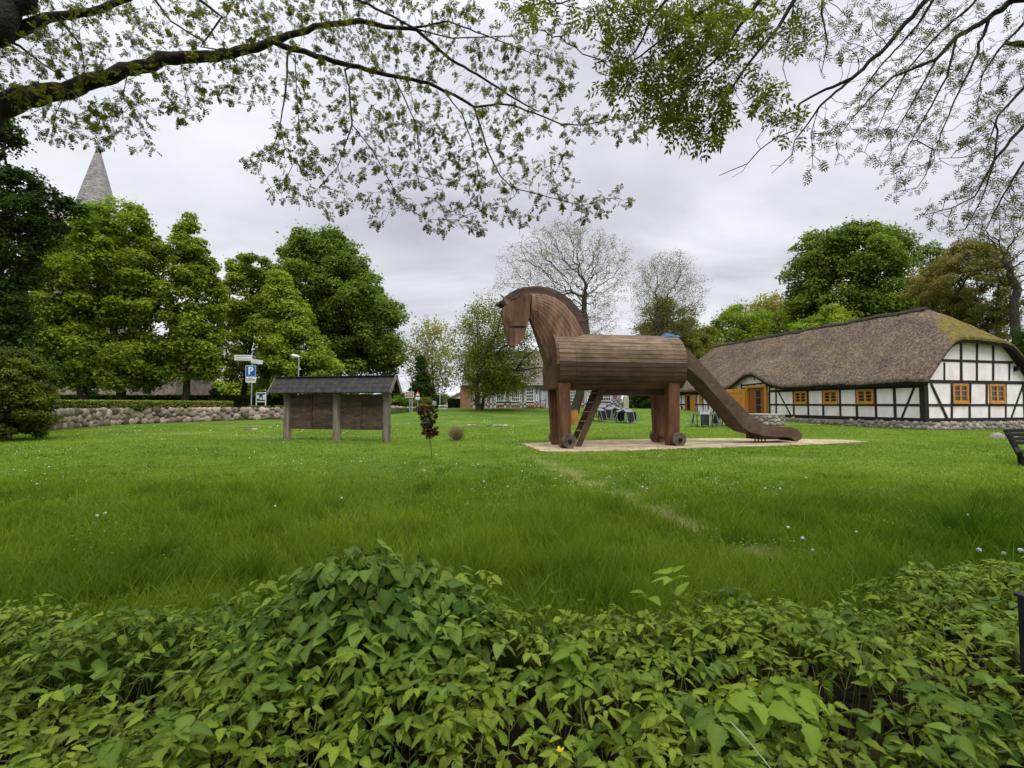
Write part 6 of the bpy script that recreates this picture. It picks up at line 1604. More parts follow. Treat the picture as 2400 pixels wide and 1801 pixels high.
def overhead(name, label, chains, blobs, nattr, step, leafspecs, seed, bark, rtip=.0025, jit=.3, bias=(0, 0, -.12), trunkpts=None, trunk_r=.3, limb_noise=.0, kill=1.3, infl=3.0, iters=60):
    rg = np.random.default_rng(seed); nodes, par, rad = limb_seeds(chains, step)
    th = thing(name, label, 'tree', trunkpts[0])
    att = blob_points(blobs, nattr, rg)
    n0 = len(nodes)
    NPn, par, R, kids = colonize(nodes, par, None, att, step, infl, step * kill, iters, rg, jit, bias, rtip=rtip, power=2.4)
    R = np.minimum(R, .016); R[:n0] = rad
    mb = MB(); skeleton_mesh(NPn, par, R, mb, (10, 3), thick=.012)
    if 0: mb.tube(trunkpts, [trunk_r * (1 - .35 * k / (len(trunkpts) - 1)) for k in range(len(trunkpts))], 14)
    mb.build('trunk', bark, th, smooth=True)
    thin = np.where((R < .0085) & (np.arange(len(R)) >= n0 * 0))[0]; pr = par[thin]; ok = (pr >= 0) & (R[pr] < .012); thin = thin[ok]; dirs = NPn[thin] - NPn[par[thin]]
    kidw = np.where(kids[thin] == 0, 3.0, 1.0)
    return th, rg, NPn, thin, dirs, kidw
def add_leaves(name, th, rg, NPn, thin, dirs, w, n, tmpl, smin, smax, leaf, droop, mask=None, roll=.6, spread=.02):
    w = w.copy()
    if mask is not None: w = w * mask(NPn[thin])
    w /= w.sum(); i = rg.choice(len(thin), n, p=w); P = NPn[thin[i]] + rg.normal(0, spread, (n, 3)); D = dirs[i] / (np.linalg.norm(dirs[i], axis=1)[:, None] + 1e-9) + rg.normal(0, .6, (n, 3))
    V, Fq = place(tmpl, P, D, rg, rg.uniform(smin, smax, n), droop=droop, roll=roll)
    T = np.repeat(np.clip(rg.normal(.45, .22, n), 0, 1), len(tmpl[0])); return npmesh(name, V, Fq, leaf, th, T)
Y0 = 6.6
CH = [
 ([(-8.9, 5.2, -.2, .46), (-8.65, 5.3, 1.8, .40), (-8.1, 5.55, 3.55, .36), (-7.85, 5.7, 5.0, .27), (-7.5, 5.85, 6.6, .20), (-7.2, 5.95, 8.2, .14), (-7.0, 6.0, 9.8, .08)], 'world'),
 ([(-420, 520, 5.6, .20), (-150, 350, 6.1, .165), (0, 252, 6.5, .150), (54, 228, 6.6, .142), (136, 214, 6.7, .115), (244, 184, 6.9, .100), (325, 157, 7.0, .092), (380, 136, 7.1, .095), (461, 134, 7.2, .082), (542, 127, 7.3, .075), (624, 103, 7.5, .062), (694, 79, 7.6, .048), (760, 60, 7.7, .043), (846, 49, 7.8, .040), (922, 65, 7.9, .034), (976, 70, 7.9, .028), (1058, 141, 8.0, .022), (1117, 174, 8.0, .019), (1200, 228, 8.1, .015), (1262, 262, 8.1, .010)], None),
 ([(640, 100, 7.5, .048), (694, 117, 7.5, .044), (760, 136, 7.5, .040), (841, 157, 7.5, .036), (922, 179, 7.5, .030), (1004, 195, 7.5, .027), (1063, 222, 7.5, .023), (1112, 252, 7.5, .021), (1166, 244, 7.5, .015), (1200, 247, 7.5, .014), (1254, 266, 7.4, .012), (1319, 293, 7.4, .011), (1374, 293, 7.3, .008), (1444, 277, 7.3, .006), (1500, 290, 7.2, .004)], 0),
 ([(1112, 252, 7.5, .017), (1128, 304, 7.4, .015), (1145, 358, 7.3, .012), (1172, 412, 7.3, .010), (1200, 440, 7.3, .008), (1281, 461, 7.2, .006), (1363, 483, 7.2, .005), (1420, 466, 7.2, .003)], 0),
 ([(673, 110, 7.4, .018), (673, 179, 7.2, .015), (665, 244, 7.1, .011), (656, 293, 7.0, .008), (667, 347, 6.9, .006), (690, 380, 6.8, .004)], 0),
 ([(690, 118, 7.4, .010), (694, 200, 7.0, .008), (700, 290, 6.9, .006), (706, 345, 6.9, .003)], 0),
 ([(803, 150, 7.4, .016), (819, 206, 7.2, .014), (825, 293, 7.0, .012), (808, 342, 6.9, .008), (792, 390, 6.9, .005), (800, 430, 6.8, .003)], 0),
 ([(825, 293, 7.0, .010), (868, 347, 6.9, .008), (900, 401, 6.9, .007), (944, 483, 6.9, .006), (1003, 515, 6.9, .004), (1074, 515, 6.9, .003)], 0),
 ([(922, 180, 7.4, .012), (949, 233, 7.3, .010), (976, 293, 7.2, .009), (982, 352, 7.1, .006), (976, 412, 7.0, .004)], 0),
 ([(1040, 212, 7.4, .011), (1085, 271, 7.3, .009), (1107, 336, 7.2, .007), (1120, 400, 7.1, .004)], 0),
 ([(656, 293, 7.0, .006), (640, 350, 6.9, .005), (585, 372, 6.8, .003)], 0),
 ([(690, 390, 6.8, .005), (660, 430, 6.8, .004), (635, 440, 6.8, .003)], 0),
 ([(792, 390, 6.9, .005), (730, 460, 6.8, .004), (670, 465, 6.8, .002)], 0),
 ([(300, 165, 6.9, .010), (290, 220, 6.7, .007), (330, 290, 6.6, .005), (360, 350, 6.5, .003)], 0),
 ([(420, 140, 7.1, .008), (440, 230, 6.9, .005), (440, 260, 6.8, .004)], 0),
 ([(560, 120, 7.3, .008), (600, 190, 7.1, .005), (590, 240, 7.0, .003)], 0),
 ([(160, 205, 6.7, .008), (130, 270, 6.5, .005), (120, 330, 6.4, .003)], 0),
 # upper limbs
 ([(-300, 200, 5.8, .17), (-60, 110, 6.2, .12), (0, 88, 6.3, .105), (54, 66, 6.4, .082), (136, 38, 6.5, .055), (217, 28, 6.6, .048), (304, -5, 6.7, .04), (420, -60, 6.9, .03)], None),
 ([(-300, 180, 5.8, .22), (-150, 150, 5.9, .2), (-10, 60, 6.1, .19), (50, -20, 6.3, .17), (110, -120, 6.5, .15)], None),
 ([(420, -40, 6.9, .03), (520, 40, 6.9, .014), (470, 110, 6.9, .010), (530, 120, 7.0, .008)], 16),
 ([(340, -30, 6.8, .02), (400, 50, 6.8, .012), (480, 100, 6.9, .010)], 16),
 ([(136, 38, 6.5, .02), (190, 110, 6.5, .010), (200, 180, 6.6, .006)], 16),
 ([(20, 90, 6.3, .02), (100, 150, 6.4, .010), (160, 190, 6.6, .006)], 16),
 ([(110, -125, 6.5, .06), (330, -120, 6.9, .045), (560, -80, 7.2, .03), (760, -40, 7.4, .025), (900, 30, 7.5, .018), (980, 70, 7.6, .013), (1060, 90, 7.6, .010), (1200, 85, 7.6, .008)], None),
 ([(960, 68, 7.9, .02), (1050, 50, 7.9, .014), (1150, 88, 8, .010), (1260, 130, 8, .006), (1340, 150, 8, .004)], 0),
]
BL = [(120, 60, 120, 6.4, .5, .8), (260, 90, 110, 6.6, .6, .9), (400, 70, 110, 6.8, .6, 1), (540, 50, 100, 7, .6, 1), (660, 40, 90, 7.2, .6, .9), (60, 190, 90, 6.4, .5, .8), (200, 260, 80, 6.5, .4, 1.3), (300, 290, 60, 6.5, .4, 1.2), (350, 230, 60, 6.6, .4, 1),
      (440, 240, 55, 6.8, .4, 1), (520, 190, 60, 6.9, .4, .9), (600, 180, 60, 7, .4, .9), (120, 310, 45, 6.4, .3, .6), (760, 220, 80, 7.1, .5, 1), (700, 330, 70, 6.9, .4, 1.1), (620, 378, 45, 6.8, .3, 1.6), (690, 440, 50, 6.8, .3, 1.4), (770, 400, 60, 6.9, .3, 1.1), (780, 480, 40, 6.8, .3, 1),
      (860, 250, 80, 7.1, .5, 1), (900, 330, 70, 7, .4, 1), (880, 430, 60, 6.9, .3, 1.2), (900, 500, 40, 6.9, .3, 1.2), (960, 250, 80, 7.2, .5, 1), (1000, 340, 70, 7.1, .4, 1.1), (980, 440, 60, 7, .3, 1.2), (1030, 510, 45, 6.9, .3, 1.6), (1110, 500, 50, 7, .3, 1.5),
      (1080, 300, 80, 7.3, .5, 1), (1100, 400, 70, 7.2, .4, 1.2), (1170, 300, 70, 7.4, .5, 1.2), (1200, 400, 60, 7.2, .4, 1.2), (1200, 490, 45, 7.2, .3, 1.6), (1290, 360, 60, 7.2, .4, 1.1), (1280, 460, 45, 7.2, .3, 1.7), (1370, 475, 45, 7.2, .3, 1.8), (1440, 465, 35, 7.2, .2, 1.6),
      (1380, 300, 50, 7.3, .3, 1.5), (1470, 300, 45, 7.2, .3, 1.4), (840, 90, 100, 7.6, .6, .9), (960, 130, 90, 7.7, .6, .9), (1080, 90, 90, 7.8, .6, 1), (1180, 160, 80, 7.9, .5, 1), (1270, 100, 80, 7.9, .5, .9), (1280, 210, 70, 7.8, .5, 1), (760, 20, 90, 7.5, .6, .9), (900, 20, 80, 7.5, .6, .8), (1040, 20, 80, 7.6, .6, .8)]
tk = [(-9.3, 4.2, -.2), (-9.1, 4.3, 2.0), (-8.6, 4.6, 4.0), (-7.9, 5.2, 5.4), (-7.2, 5.7, 6.6)]
th, rg, NPn, thin, dirs, kw = overhead('robinia_tree', 'robinia with thick rough limbs spreading over the picture from the left and small hanging leaves', CH, BL, 3300, .12, None, 500, M_LIMB, trunkpts=tk, trunk_r=.42, rtip=.0023, bias=(.0, 0, -.10))
TR = pinnate(3, .030, .020, .080)
add_leaves('crown', th, rg, NPn, thin, dirs, kw, 13000, TR, .65, 1.15, L_ROB, .35)

CH2 = [
 ([(8.9, 5.3, -.2, .42), (8.75, 5.3, 3.0, .34), (8.2, 5.3, 5.4, .27), (7.2, 5.4, 6.6, .19), (6.2, 5.5, 7.05, .14), (4.8, 5.5, 6.95, .10), (3.4, 5.1, 6.7, .07), (2.2, 4.9, 6.45, .045), (1.4, 4.8, 6.2, .03)], 'world'),
 ([(8.2, 5.3, 5.4, .2), (7.9, 5.0, 7.4, .16), (7.4, 4.6, 9.2, .10)], 'world2'),
 ([(2260, -110, 5.6, .05), (2171, 0, 5.6, .030), (2122, 54, 5.6, .027), (2079, 108, 5.6, .024), (1997, 184, 5.5, .020), (1921, 217, 5.4, .014), (1873, 244, 5.4, .011), (1867, 304, 5.3, .007), (1822, 322, 5.3, .0065), (1782, 350, 5.3, .006), (1752, 384, 5.25, .005), (1718, 398, 5.2, .0045), (1686, 412, 5.2, .003)], None),
 ([(1997, 184, 5.5, .016), (1921, 250, 5.4, .012), (1888, 298, 5.4, .008), (1862, 330, 5.4, .0065), (1857, 362, 5.4, .005), (1830, 388, 5.4, .004), (1808, 407, 5.4, .003)], 0),
 ([(1752, 384, 5.25, .004), (1740, 402, 5.25, .003), (1716, 416, 5.25, .002)], 0),
 ([(1775, 356, 5.3, .004), (1772, 330, 5.3, .003), (1790, 312, 5.3, .002)], 0),
 ([(1830, 388, 5.4, .003), (1812, 388, 5.4, .0025), (1803, 392, 5.4, .002)], 0),
 ([(1920, 250, 5.4, .007), (1902, 310, 5.4, .005), (1905, 390, 5.4, .004), (1900, 400, 5.4, .003)], 0),
 ([(1910, -60, 5.0, .03), (1862, 0, 5.0, .022), (1824, 65, 5.0, .018), (1770, 130, 4.9, .014), (1715, 206, 4.9, .010), (1677, 260, 4.8, .006), (1640, 310, 4.8, .003)], None),
 ([(1840, -60, 4.8, .03), (1780, 0, 4.8, .020), (1721, 81, 4.8, .016), (1677, 141, 4.7, .011), (1634, 179, 4.7, .007), (1580, 210, 4.7, .004)], None),
 ([(1760, -60, 4.7, .025), (1688, 0, 4.7, .016), (1580, 70, 4.7, .012), (1504, 130, 4.7, .008), (1428, 179, 4.7, .004)], None),
 ([(1600, -50, 4.7, .02), (1530, 40, 4.7, .012), (1490, 120, 4.7, .008), (1450, 160, 4.7, .004)], None),
 ([(2440, -60, 5.8, .06), (2377, 0, 5.8, .038), (2317, 43, 5.8, .032), (2242, 87, 5.7, .026), (2193, 141, 5.7, .020), (2095, 179, 5.6, .013), (2040, 230, 5.6, .009), (2003, 271, 5.6, .006), (1960, 330, 5.6, .003)], None),
 ([(2317, 43, 5.8, .02), (2290, 130, 5.7, .013), (2240, 230, 5.6, .009), (2200, 330, 5.6, .005), (2180, 380, 5.6, .003)], 7),
 ([(2242, 87, 5.7, .015), (2220, 180, 5.6, .011), (2170, 270, 5.6, .008), (2120, 360, 5.5, .004)], 7),
 ([(2193, 141, 5.7, .012), (2150, 220, 5.6, .008), (2100, 310, 5.6, .005), (2060, 370, 5.6, .003)], 7),
 ([(2480, 40, 5.6, .03), (2400, 54, 5.6, .016), (2339, 119, 5.6, .011), (2301, 179, 5.6, .006), (2290, 250, 5.6, .003)], None),
 ([(2500, 160, 5.4, .03), (2400, 206, 5.4, .016), (2339, 271, 5.4, .011), (2312, 347, 5.4, .007), (2258, 369, 5.4, .005), (2200, 372, 5.4, .003)], None),
 ([(2500, 230, 5.4, .03), (2400, 293, 5.4, .018), (2328, 380, 5.4, .012), (2285, 461, 5.4, .008), (2231, 488, 5.4, .006), (2166, 504, 5.4, .003)], None),
 ([(2340, 290, 5.4, .010), (2330, 380, 5.3, .008), (2300, 470, 5.3, .006), (2260, 540, 5.3, .004)], 13),
 ([(2130, 320, 5.5, .006), (2185, 350, 5.5, .006), (2170, 410, 5.5, .005), (2150, 440, 5.5, .004), (2095, 452, 5.5, .003)], 13),
 ([(2480, 330, 5.3, .02), (2400, 380, 5.3, .013), (2350, 460, 5.3, .009), (2310, 540, 5.3, .004)], None),
 ([(1862, 0, 5.0, .010), (1850, 80, 5.1, .007), (1835, 160, 5.1, .005), (1850, 220, 5.1, .003)], 3),
 ([(1935, -50, 5.2, .018), (1925, 30, 5.2, .011), (1940, 100, 5.2, .007), (1925, 170, 5.2, .004)], None),
 ([(2330, -60, 5.7, .02), (2280, 10, 5.7, .014), (2200, 80, 5.7, .011), (2130, 160, 5.7, .009), (2080, 250, 5.6, .006), (2050, 320, 5.6, .003)], None),
 ([(2220, -60, 5.6, .02), (2150, 60, 5.6, .013), (2060, 160, 5.6, .009), (2000, 240, 5.6, .004)], None),
]
BL2 = [(1440, 60, 60, 4.7, .3, 1.0), (1300, 20, 60, 4.9, .3, .6), (1650, 60, 90, 4.7, .4, 1.2), (1500, 200, 60, 4.7, .3, 1.0),(1500, 30, 70, 4.7, .3, 1.2), (1580, 60, 80, 4.7, .4, 1.3), (1470, 130, 60, 4.7, .3, .9), (1600, 150, 80, 4.7, .4, 1.2), (1560, 240, 60, 4.7, .3, 1.5), (1640, 280, 55, 4.7, .3, 2.0), (1690, 200, 80, 4.8, .4, 1), (1420, 190, 40, 4.7, .2, 1), (1720, 80, 90, 4.8, .4, 1), (1810, 60, 80, 5, .4, .6),
       (1810, 235, 45, 5.1, .2, 1.4), (1830, 280, 35, 5.1, .2, 1.2), (1900, 60, 70, 5.2, .4, .5), (1240, 20, 60, 5.0, .3, .5), (1320, 40, 50, 4.9, .3, .6)]
BL3 = [(2030, 80, 90, 5.6, .4, .6), (2000, 300, 70, 5.6, .3, .8), (1950, 330, 60, 5.6, .3, .8), (2100, 250, 90, 5.6, .4, 1.2), (2180, 180, 90, 5.6, .4, 1.5), (2150, 330, 80, 5.6, .4, 1.2), (2220, 90, 90, 5.7, .4, 1), (2280, 200, 70, 5.6, .4, .6), (2300, 380, 70, 5.4, .4, 1.4), (2350, 300, 70, 5.4, .4, 1.2), (2350, 450, 80, 5.3, .4, 1.8), (2280, 480, 60, 5.4, .3, 1.6), (2210, 500, 45, 5.4, .2, 1.2),
       (2110, 440, 30, 5.5, .2, 1.5), (2340, 60, 70, 5.7, .4, .5), (2380, 150, 60, 5.5, .4, .6), (2080, 380, 50, 5.6, .2, .8), (2340, 540, 60, 5.3, .3, 1), (2150, 30, 90, 5.7, .4, .7)]
tk2 = [(8.9, 5.3, -.2), (8.8, 5.2, 3.0), (8.2, 5.0, 5.5), (7.2, 5.2, 7.4), (6.0, 5.0, 8.6)]
th2, rg2, NP2, thin2, dirs2, kw2 = overhead('ash_tree', 'ash with thin drooping twigs and feathery leaves hanging in from the upper right', CH2, BL2 + BL3, 3400, .10, None, 501, M_LIMB, trunkpts=tk2, trunk_r=.38, rtip=.0031, bias=(-.05, 0, -.25), jit=.22)
TA = pinnate(3, .062, .026, .15)
left_of = lambda P: np.where((proj(P.T)[0] < 1880), 1.0, .0)
right_of = lambda P: np.where((proj(P.T)[0] >= 1850), 1.0, .0)
def dens(P):
    x, y = proj(P.T); w = np.zeros(len(P))
    for b in BL2: w = np.maximum(w, b[5] * np.exp(-((x - b[0])**2 + (y - b[1])**2) / (b[2]*.95)**2))
    return w * (x < 1900) + 1e-4
add_leaves('crown', th2, rg2, NP2, thin2, dirs2, kw2, 1200, TA, .75, 1.25, L_ASH, .15, dens, spread=.04)
TB = pinnate(3, .040, .012, .085)
add_leaves('young_foliage', th2, rg2, NP2, thin2, dirs2, kw2, 1700, TB, .7, 1.3, L_ASH2, .1, right_of, spread=.02)
# the rest of both crowns overhead and behind the photographer: they shade the foreground
rgc = np.random.default_rng(9)
n = 430; C = np.column_stack([rgc.uniform(-9, 9, n), rgc.uniform(-7, 3.4, n), rgc.uniform(6.5, 10.5, n)])
keepc = np.array([proj(c)[1] < -220 or c[1] < .3 for c in C]); C = C[keepc]
for side, thh, leaf in ((-1, th, L_ROB), (1, th2, L_ASH)):
    c = C[(C[:, 0] * side) > 0]; V, Fq, T = clump_leaves(c, np.full(len(c), .6), 26, .17, rgc, .6); npmesh('upper_crown', V, Fq, leaf, thh, T)

# ------------------------------------------------------------------ ground cover in the foreground
def leaf_template(L=1.0, Wd=.55, n=9, fold=.18, curve=.22, serr=.06, heart=0.0):
    V, Fq = [], []
    us = np.linspace(0, 1, n)
    for k, u in enumerate(us):
        hw_ = Wd/2 * (math.sin(math.pi * min(1, u ** .62 * .98 + .02)) ** .85) * (1 + (serr if k % 2 else -serr))
        if k == 0: hw_ = .02
        if k == n - 1: hw_ = .004
        x = u * L; z = -curve * u * u * L
        xb = x - heart * (1 - u) * L * (.18 if k == 1 else 0)
        V += [(xb, hw_, z + fold*hw_*1.2), (x, 0, z), (xb, -hw_, z + fold*hw_*1.2)]
    for k in range(n - 1):
        b = 3*k; Fq += [(b, b+1, b+4, b+3), (b+1, b+2, b+5, b+4)]
    return np.array(V, float), np.array(Fq)
M_WEED = leafmat('ground_elder_leaf', (0.042, 0.095, 0.007), (0.29, 0.385, 0.038), .3, .5, .12)
# leaf veins and sheen by fine bump
def veins(m, sc=60, st=.5):
    t = m.node_tree; b = t.nodes['Principled BSDF']; co = N(t, 'ShaderNodeTexCoord'); n_ = N(t, 'ShaderNodeTexNoise'); n_.inputs['Scale'].default_value = sc; t.links.new(co.outputs['Object'], n_.inputs['Vector'])
    bp = N(t, 'ShaderNodeBump'); bp.inputs['Strength'].default_value = st; bp.inputs['Distance'].default_value = .004; t.links.new(n_.outputs[0], bp.inputs['Height']); t.links.new(bp.outputs[0], b.inputs['Normal'])
veins(M_WEED)
rgw = np.random.default_rng(600)
LT = [leaf_template(1, .50, 10, .2, .18, .13), leaf_template(1, .42, 10, .35, .32, .14), leaf_template(1, .58, 10, .15, .38, .12), leaf_template(1, .40, 10, .5, .12, .14)]
def shoots(XY, H, leaf, rg, lmin, lmax, name, th_or_none, clusters=3, per=3, tmpls=LT, tbase=.45, stemmat=None, spread=.10, tiltdown=.08, petiole=1.0):
    """each shoot: a stem with leaf clusters round its top"""
    n = len(XY); Z = gh(XY[:, 0], XY[:, 1]); lean = rg.normal(0, .05, (n, 2))
    Vs, Fs, Ts = [], [], []; off = 0; stems = MB()
    top = np.column_stack([XY[:, 0] + lean[:, 0], XY[:, 1] + lean[:, 1], Z + H])
    st = np.clip(rg.normal(tbase, .22, n), 0, 1)
    for c in range(clusters):
        a = rg.random(n) * 2*math.pi if c == 0 else a + 2*math.pi/clusters + rg.normal(0, .3, n)
        rr_ = spread * (.5 + rg.random(n)) * petiole; base = top + np.column_stack([np.cos(a)*rr_, np.sin(a)*rr_, rg.normal(-.01, .02, n) - .02*c])
        for j in range(per):
            da = (j - (per-1)/2) * 1.15 + rg.normal(0, .15, n) if per <= 3 else 2*math.pi*j/per + rg.normal(0, .2, n)
            aa = a + da; el_ = rg.normal(-.08, .28, n) - tiltdown * .5
            D = np.column_stack([np.cos(aa)*np.cos(el_), np.sin(aa)*np.cos(el_), np.sin(el_)])
            U = np.array((0, 0, 1.0))[None] + rg.normal(0, .28, (n, 3)); U -= D*(U*D).sum(1)[:, None]; U /= np.linalg.norm(U, axis=1)[:, None]; S = np.cross(U, D)
            sc = rg.uniform(lmin, lmax, n) * (1.0 if j == (per-1)//2 else .85)
            which = rg.integers(0, len(tmpls), n)
            for w_ in range(len(tmpls)):
                m = which == w_; V, Fq = tmpls[w_]; k = m.sum()
                if not k: continue
                Vv = V[None]*sc[m][:, None, None]
                P = base[m][:, None] + D[m][:, None]*.012 + Vv[..., 0:1]*D[m][:, None] + Vv[..., 1:2]*S[m][:, None] + Vv[..., 2:3]*U[m][:, None]
                Vs.append(P.reshape(-1, 3)); Fs.append(((np.arange(k)*len(V))[:, None, None] + Fq[None] + off).reshape(-1, 4)); off += k*len(V)
                rib = np.tile([-.06, .16, -.06], len(V)//3); Ts.append(np.clip((st[m] + rg.normal(0, .12, k))[:, None] + rib[None], 0, 1).ravel())
        # petioles as thin ribbons-tubes
        for i in range(0, n):
            stems.tube([(top[i][0]*.8 + XY[i][0]*.2, top[i][1]*.8 + XY[i][1]*.2, Z[i] + H[i]*.75), base[i]], [.0022, .0015], 3, .4, caps=False)
    for i in range(n): stems.tube([(XY[i][0], XY[i][1], Z[i] - .02), (top[i][0]*.8 + XY[i][0]*.2, top[i][1]*.8 + XY[i][1]*.2, Z[i] + H[i]*.75)], [.0032, .0025], 3, .4, caps=False)
    return np.concatenate(Vs), np.concatenate(Fs), np.concatenate(Ts), stems
n = 11500; Yw = rgw.uniform(-1.1, 4.6, n); Xw = rgw.uniform(-6.5, 7.0, n); q_ = (np.abs(Xw) < Yw*1.15 + .5) | (rgw.random(n) < .45); Xw, Yw = Xw[q_], Yw[q_]; PW = np.column_stack([Xw, Yw])
edge = weed_front(Xw) + .35 * (vnoise(PW + 20, 1.3, 41) - .5) * 2
PW = PW[Yw < edge]; PW = PW[vnoise(PW + 60, 2.6, 47) + .25 * rgw.random(len(PW)) > .30]
dM = np.hypot(PW[:, 0] + .84, PW[:, 1] - 2.72); PW = PW[dM > .36]
hw_ = .16 + .24 * vnoise(PW + 30, 1.9, 42) + .12 * rgw.random(len(PW))
hw_ *= np.interp(weed_front(PW[:, 0]) - PW[:, 1], [-.3, .15, .6], [.45, .75, 1.0])
V, Fq, T, stems = shoots(PW, hw_, M_WEED, rgw, .036, .092, 'ground_cover', None, spread=.075)
T = np.clip(T + np.repeat(0, len(T)) + .35 * (vnoise(V[:, :2] + 40, 1.1, 43) - .5), 0, 1)
o = npmesh('ground_cover', V, Fq, M_WEED, None, T, smooth=True); tag(o, 'dense knee-high green weeds with toothed leaflets filling the foreground', 'weeds', kind='stuff')
o2 = stems.build('weed_stems', M_STEM); tag(o2, 'thin stems of the foreground weeds', 'weeds', kind='stuff')
# dead litter on the soil
C = np.column_stack([rgw.uniform(-6, 6.5, 9000), rgw.uniform(-1, 3.8, 9000), np.zeros(9000)]); C[:, 2] = gh(C[:, 0], C[:, 1]) + .012
V, Fq, T = clump_leaves(C, np.full(len(C), .012), 1, .045, rgw, .3, 1.6, 2.0); L_LIT = leafmat('leaf_litter', (0.018, 0.011, 0.006), (0.07, 0.042, 0.022), .05)
tag(npmesh('leaf_litter', V, Fq, L_LIT, None, T), 'brown dead leaves on the soil under the weeds', 'leaf litter', kind='stuff')
# the mound: a shrub with big heart-shaped leaves
M_BIG = leafmat('heart_leaf', (0.040, 0.095, 0.010), (0.21, 0.31, 0.045), .25, .5, .14); veins(M_BIG, 45)
mc = np.array((-.80, 2.72)); th = thing('lilac_shrub', 'domed shrub with large heart-shaped leaves rising from the weeds left of centre', 'shrub', (mc[0], mc[1], 0))
HT_ = [leaf_template(1, .80, 8, .22, .30, .0, 1.0), leaf_template(1, .72, 8, .30, .42, .0, 1.0)]
k = 420; a = rgw.random(k) * 2*math.pi; r = .60 * np.sqrt(rgw.random(k)); XYm = mc + np.column_stack([np.cos(a)*r*1.05, np.sin(a)*r*.85])
Hm = .28 + .45 * np.clip(1 - (r/.68)**1.5, 0, 1) * (.70 + .5*rgw.random(k)) * (.7 + .55 * vnoise(XYm + 9, 3.2, 71))
V, Fq, T, stems = shoots(XYm, Hm, M_BIG, rgw, .055, .105, 'leaves', th, clusters=3, per=2, tmpls=HT_, tbase=.5, spread=.06, tiltdown=.45)
npmesh('leaves', V, Fq, M_BIG, th, T, smooth=True)
# weeds growing through its rim
stems.build('stems', M_STEM, th)
k = 150; a = rgw.random(k) * 2*math.pi; r = .5 + .22 * rgw.random(k); XYm = mc + np.column_stack([np.cos(a)*r*1.1, np.sin(a)*r*.9]); V, Fq, T, stems = shoots(XYm, .30 + .25*rgw.random(k), M_WEED, rgw, .05, .09, 'x', None, spread=.07)
npmesh('rim_leaves', V, Fq, M_WEED, th, T, smooth=True)
# a second kind of weed with rounder dark leaves mixed in
sel = rgw.random(len(PW)) < .13; P2 = PW[sel] + rgw.normal(0, .06, (sel.sum(), 2))
V, Fq, T, st2 = shoots(P2, hw_[sel] * rgw.uniform(.8, 1.25, sel.sum()), M_BIG, rgw, .05, .10, 'x', None, clusters=2, per=3, tmpls=HT_, tbase=.45, spread=.07, tiltdown=.2)
tag(npmesh('dark_weeds', V, Fq, M_BIG, None, T, smooth=True), 'darker round-leaved weeds mixed into the foreground', 'weeds', kind='stuff')
# single larger plants
def big_plant(name, label, px, py, Y, nl, ls, h, leaf, tb, seed, tm=HT_, td=.5, per=5, cl=2, sp=.05):
    rg = np.random.default_rng(seed); p = W3(px, py, Y); th = thing(name, label, 'plant', (p[0], Y, 0))
    XYp = np.array([(p[0] + rg.normal(0, sp), Y + rg.normal(0, sp)) for _ in range(nl)]); Hh = h * (.6 + .5*rg.random(nl))
    V, Fq, T, st_ = shoots(XYp, Hh, leaf, rg, ls*.7, ls*1.1, 'leaves', th, clusters=cl, per=per, tmpls=tm, tbase=tb, spread=ls*.6, tiltdown=td); npmesh('leaves', V, Fq, leaf, th, T, smooth=True); st_.build('stems', M_STEM, th)
M_LIME = leafmat('lime_leaf', (0.07, 0.15, 0.012), (0.26, 0.37, 0.04), .3, .5, .1)
SH = [leaf_template(1, .72, 9, .2, .25, .12), leaf_template(1, .62, 9, .25, .35, .12)]
big_plant('broad_leaved_weed', 'weed with broad pale-green leaves standing out right of centre in the foreground', 1790, 1560, 1.95, 4, .115, .50, M_LIME, .75, 61, SH, .2, 4)
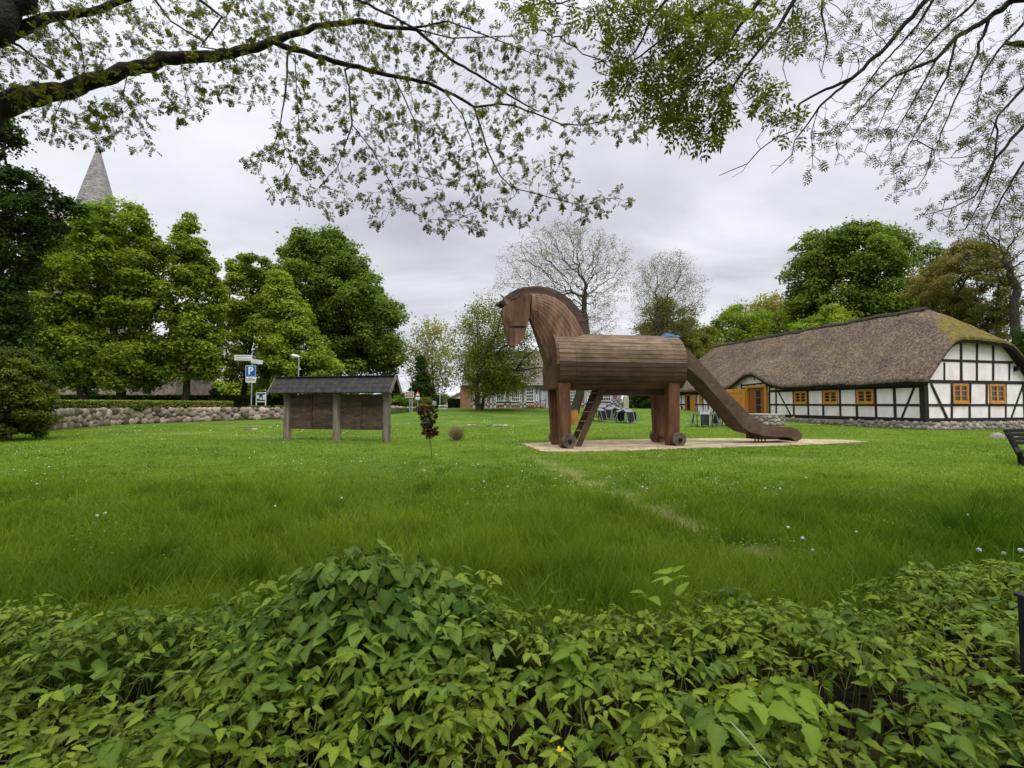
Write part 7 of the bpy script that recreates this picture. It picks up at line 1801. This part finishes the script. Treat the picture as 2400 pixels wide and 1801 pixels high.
big_plant('broad_leaved_weed', 'dark bluish-green broad-leaved weed left of the pale one', 1680, 1580, 1.95, 5, .13, .48, M_BIG, .5, 62, SH, .5)
big_plant('broad_leaved_weed', 'low weed with dark round leaves at the bottom edge right of centre', 1790, 1740, 1.55, 8, .12, .26, M_BIG, .35, 63, HT_, .2)
big_plant('upright_weed', 'tall upright weed with a pointed pale leaf against the lawn', 1600, 1400, 2.7, 3, .12, .62, M_LIME, .6, 64, LT, -.9, 3)
big_plant('broad_leaved_weed', 'weed with large bright leaves near the middle of the foreground', 1345, 1520, 2.2, 5, .10, .50, M_LIME, .5, 65, LT, .3)
# yellow flower
p = W3(1313, 1762, 1.6); th = thing('yellow_flower', 'single small yellow flower among the weeds at the bottom edge', 'flower', (p[0], p[1], 0))
M_YELL = nmat('yellow_petals', [(0.55, 0.36, 0.01), (0.75, 0.52, 0.02)], 30, .6)
mb = MB(); mb.tube([(p[0], p[1], 0), (p[0]+.01, p[1], p[2]*.5), p], [.002, .002, .0015], 5); mb.build('stem', M_STEM, th)
for a in np.arange(4) * math.pi/2 + .4:
    mb = MB(); c_, s_ = math.cos(a), math.sin(a); q = lambda u, v, z: (p[0] + c_*u - s_*v, p[1] + s_*u + c_*v, p[2] + z)
    mb.add([q(0, 0, 0), q(.006, .006, .004), q(.013, .004, .009), q(.014, 0, .008), q(.013, -.004, .009), q(.006, -.006, .004)], [(0, 1, 2, 3, 4, 5)]); mb.build('petal', M_YELL, th)
# grass stalk leaning at the bottom
a, b, c = W3(1712, 1692, 1.5), W3(1765, 1750, 1.42), W3(1815, 1812, 1.36)
th = thing('grass_stalk', 'pale leaning grass stalk at the bottom edge right of centre', 'grass stalk', (c[0], c[1], 0))
M_PST = nmat('pale_stalk', [(0.28, 0.33, 0.16), (0.38, 0.42, 0.22)], 20, .7)
mb = MB(); mb.tube([(c[0] + .06, c[1] - .05, .0), c, b, a], [.002, .002, .0022, .0012], 6); mb.build('stalk', M_PST, th)
mb = MB(); mb.tube([b + (a-b)*.15, b + (a-b)*.5, b + (a-b)*1.02], [.002, .0045, .001], 6); mb.build('seed_spike', M_PST, th)
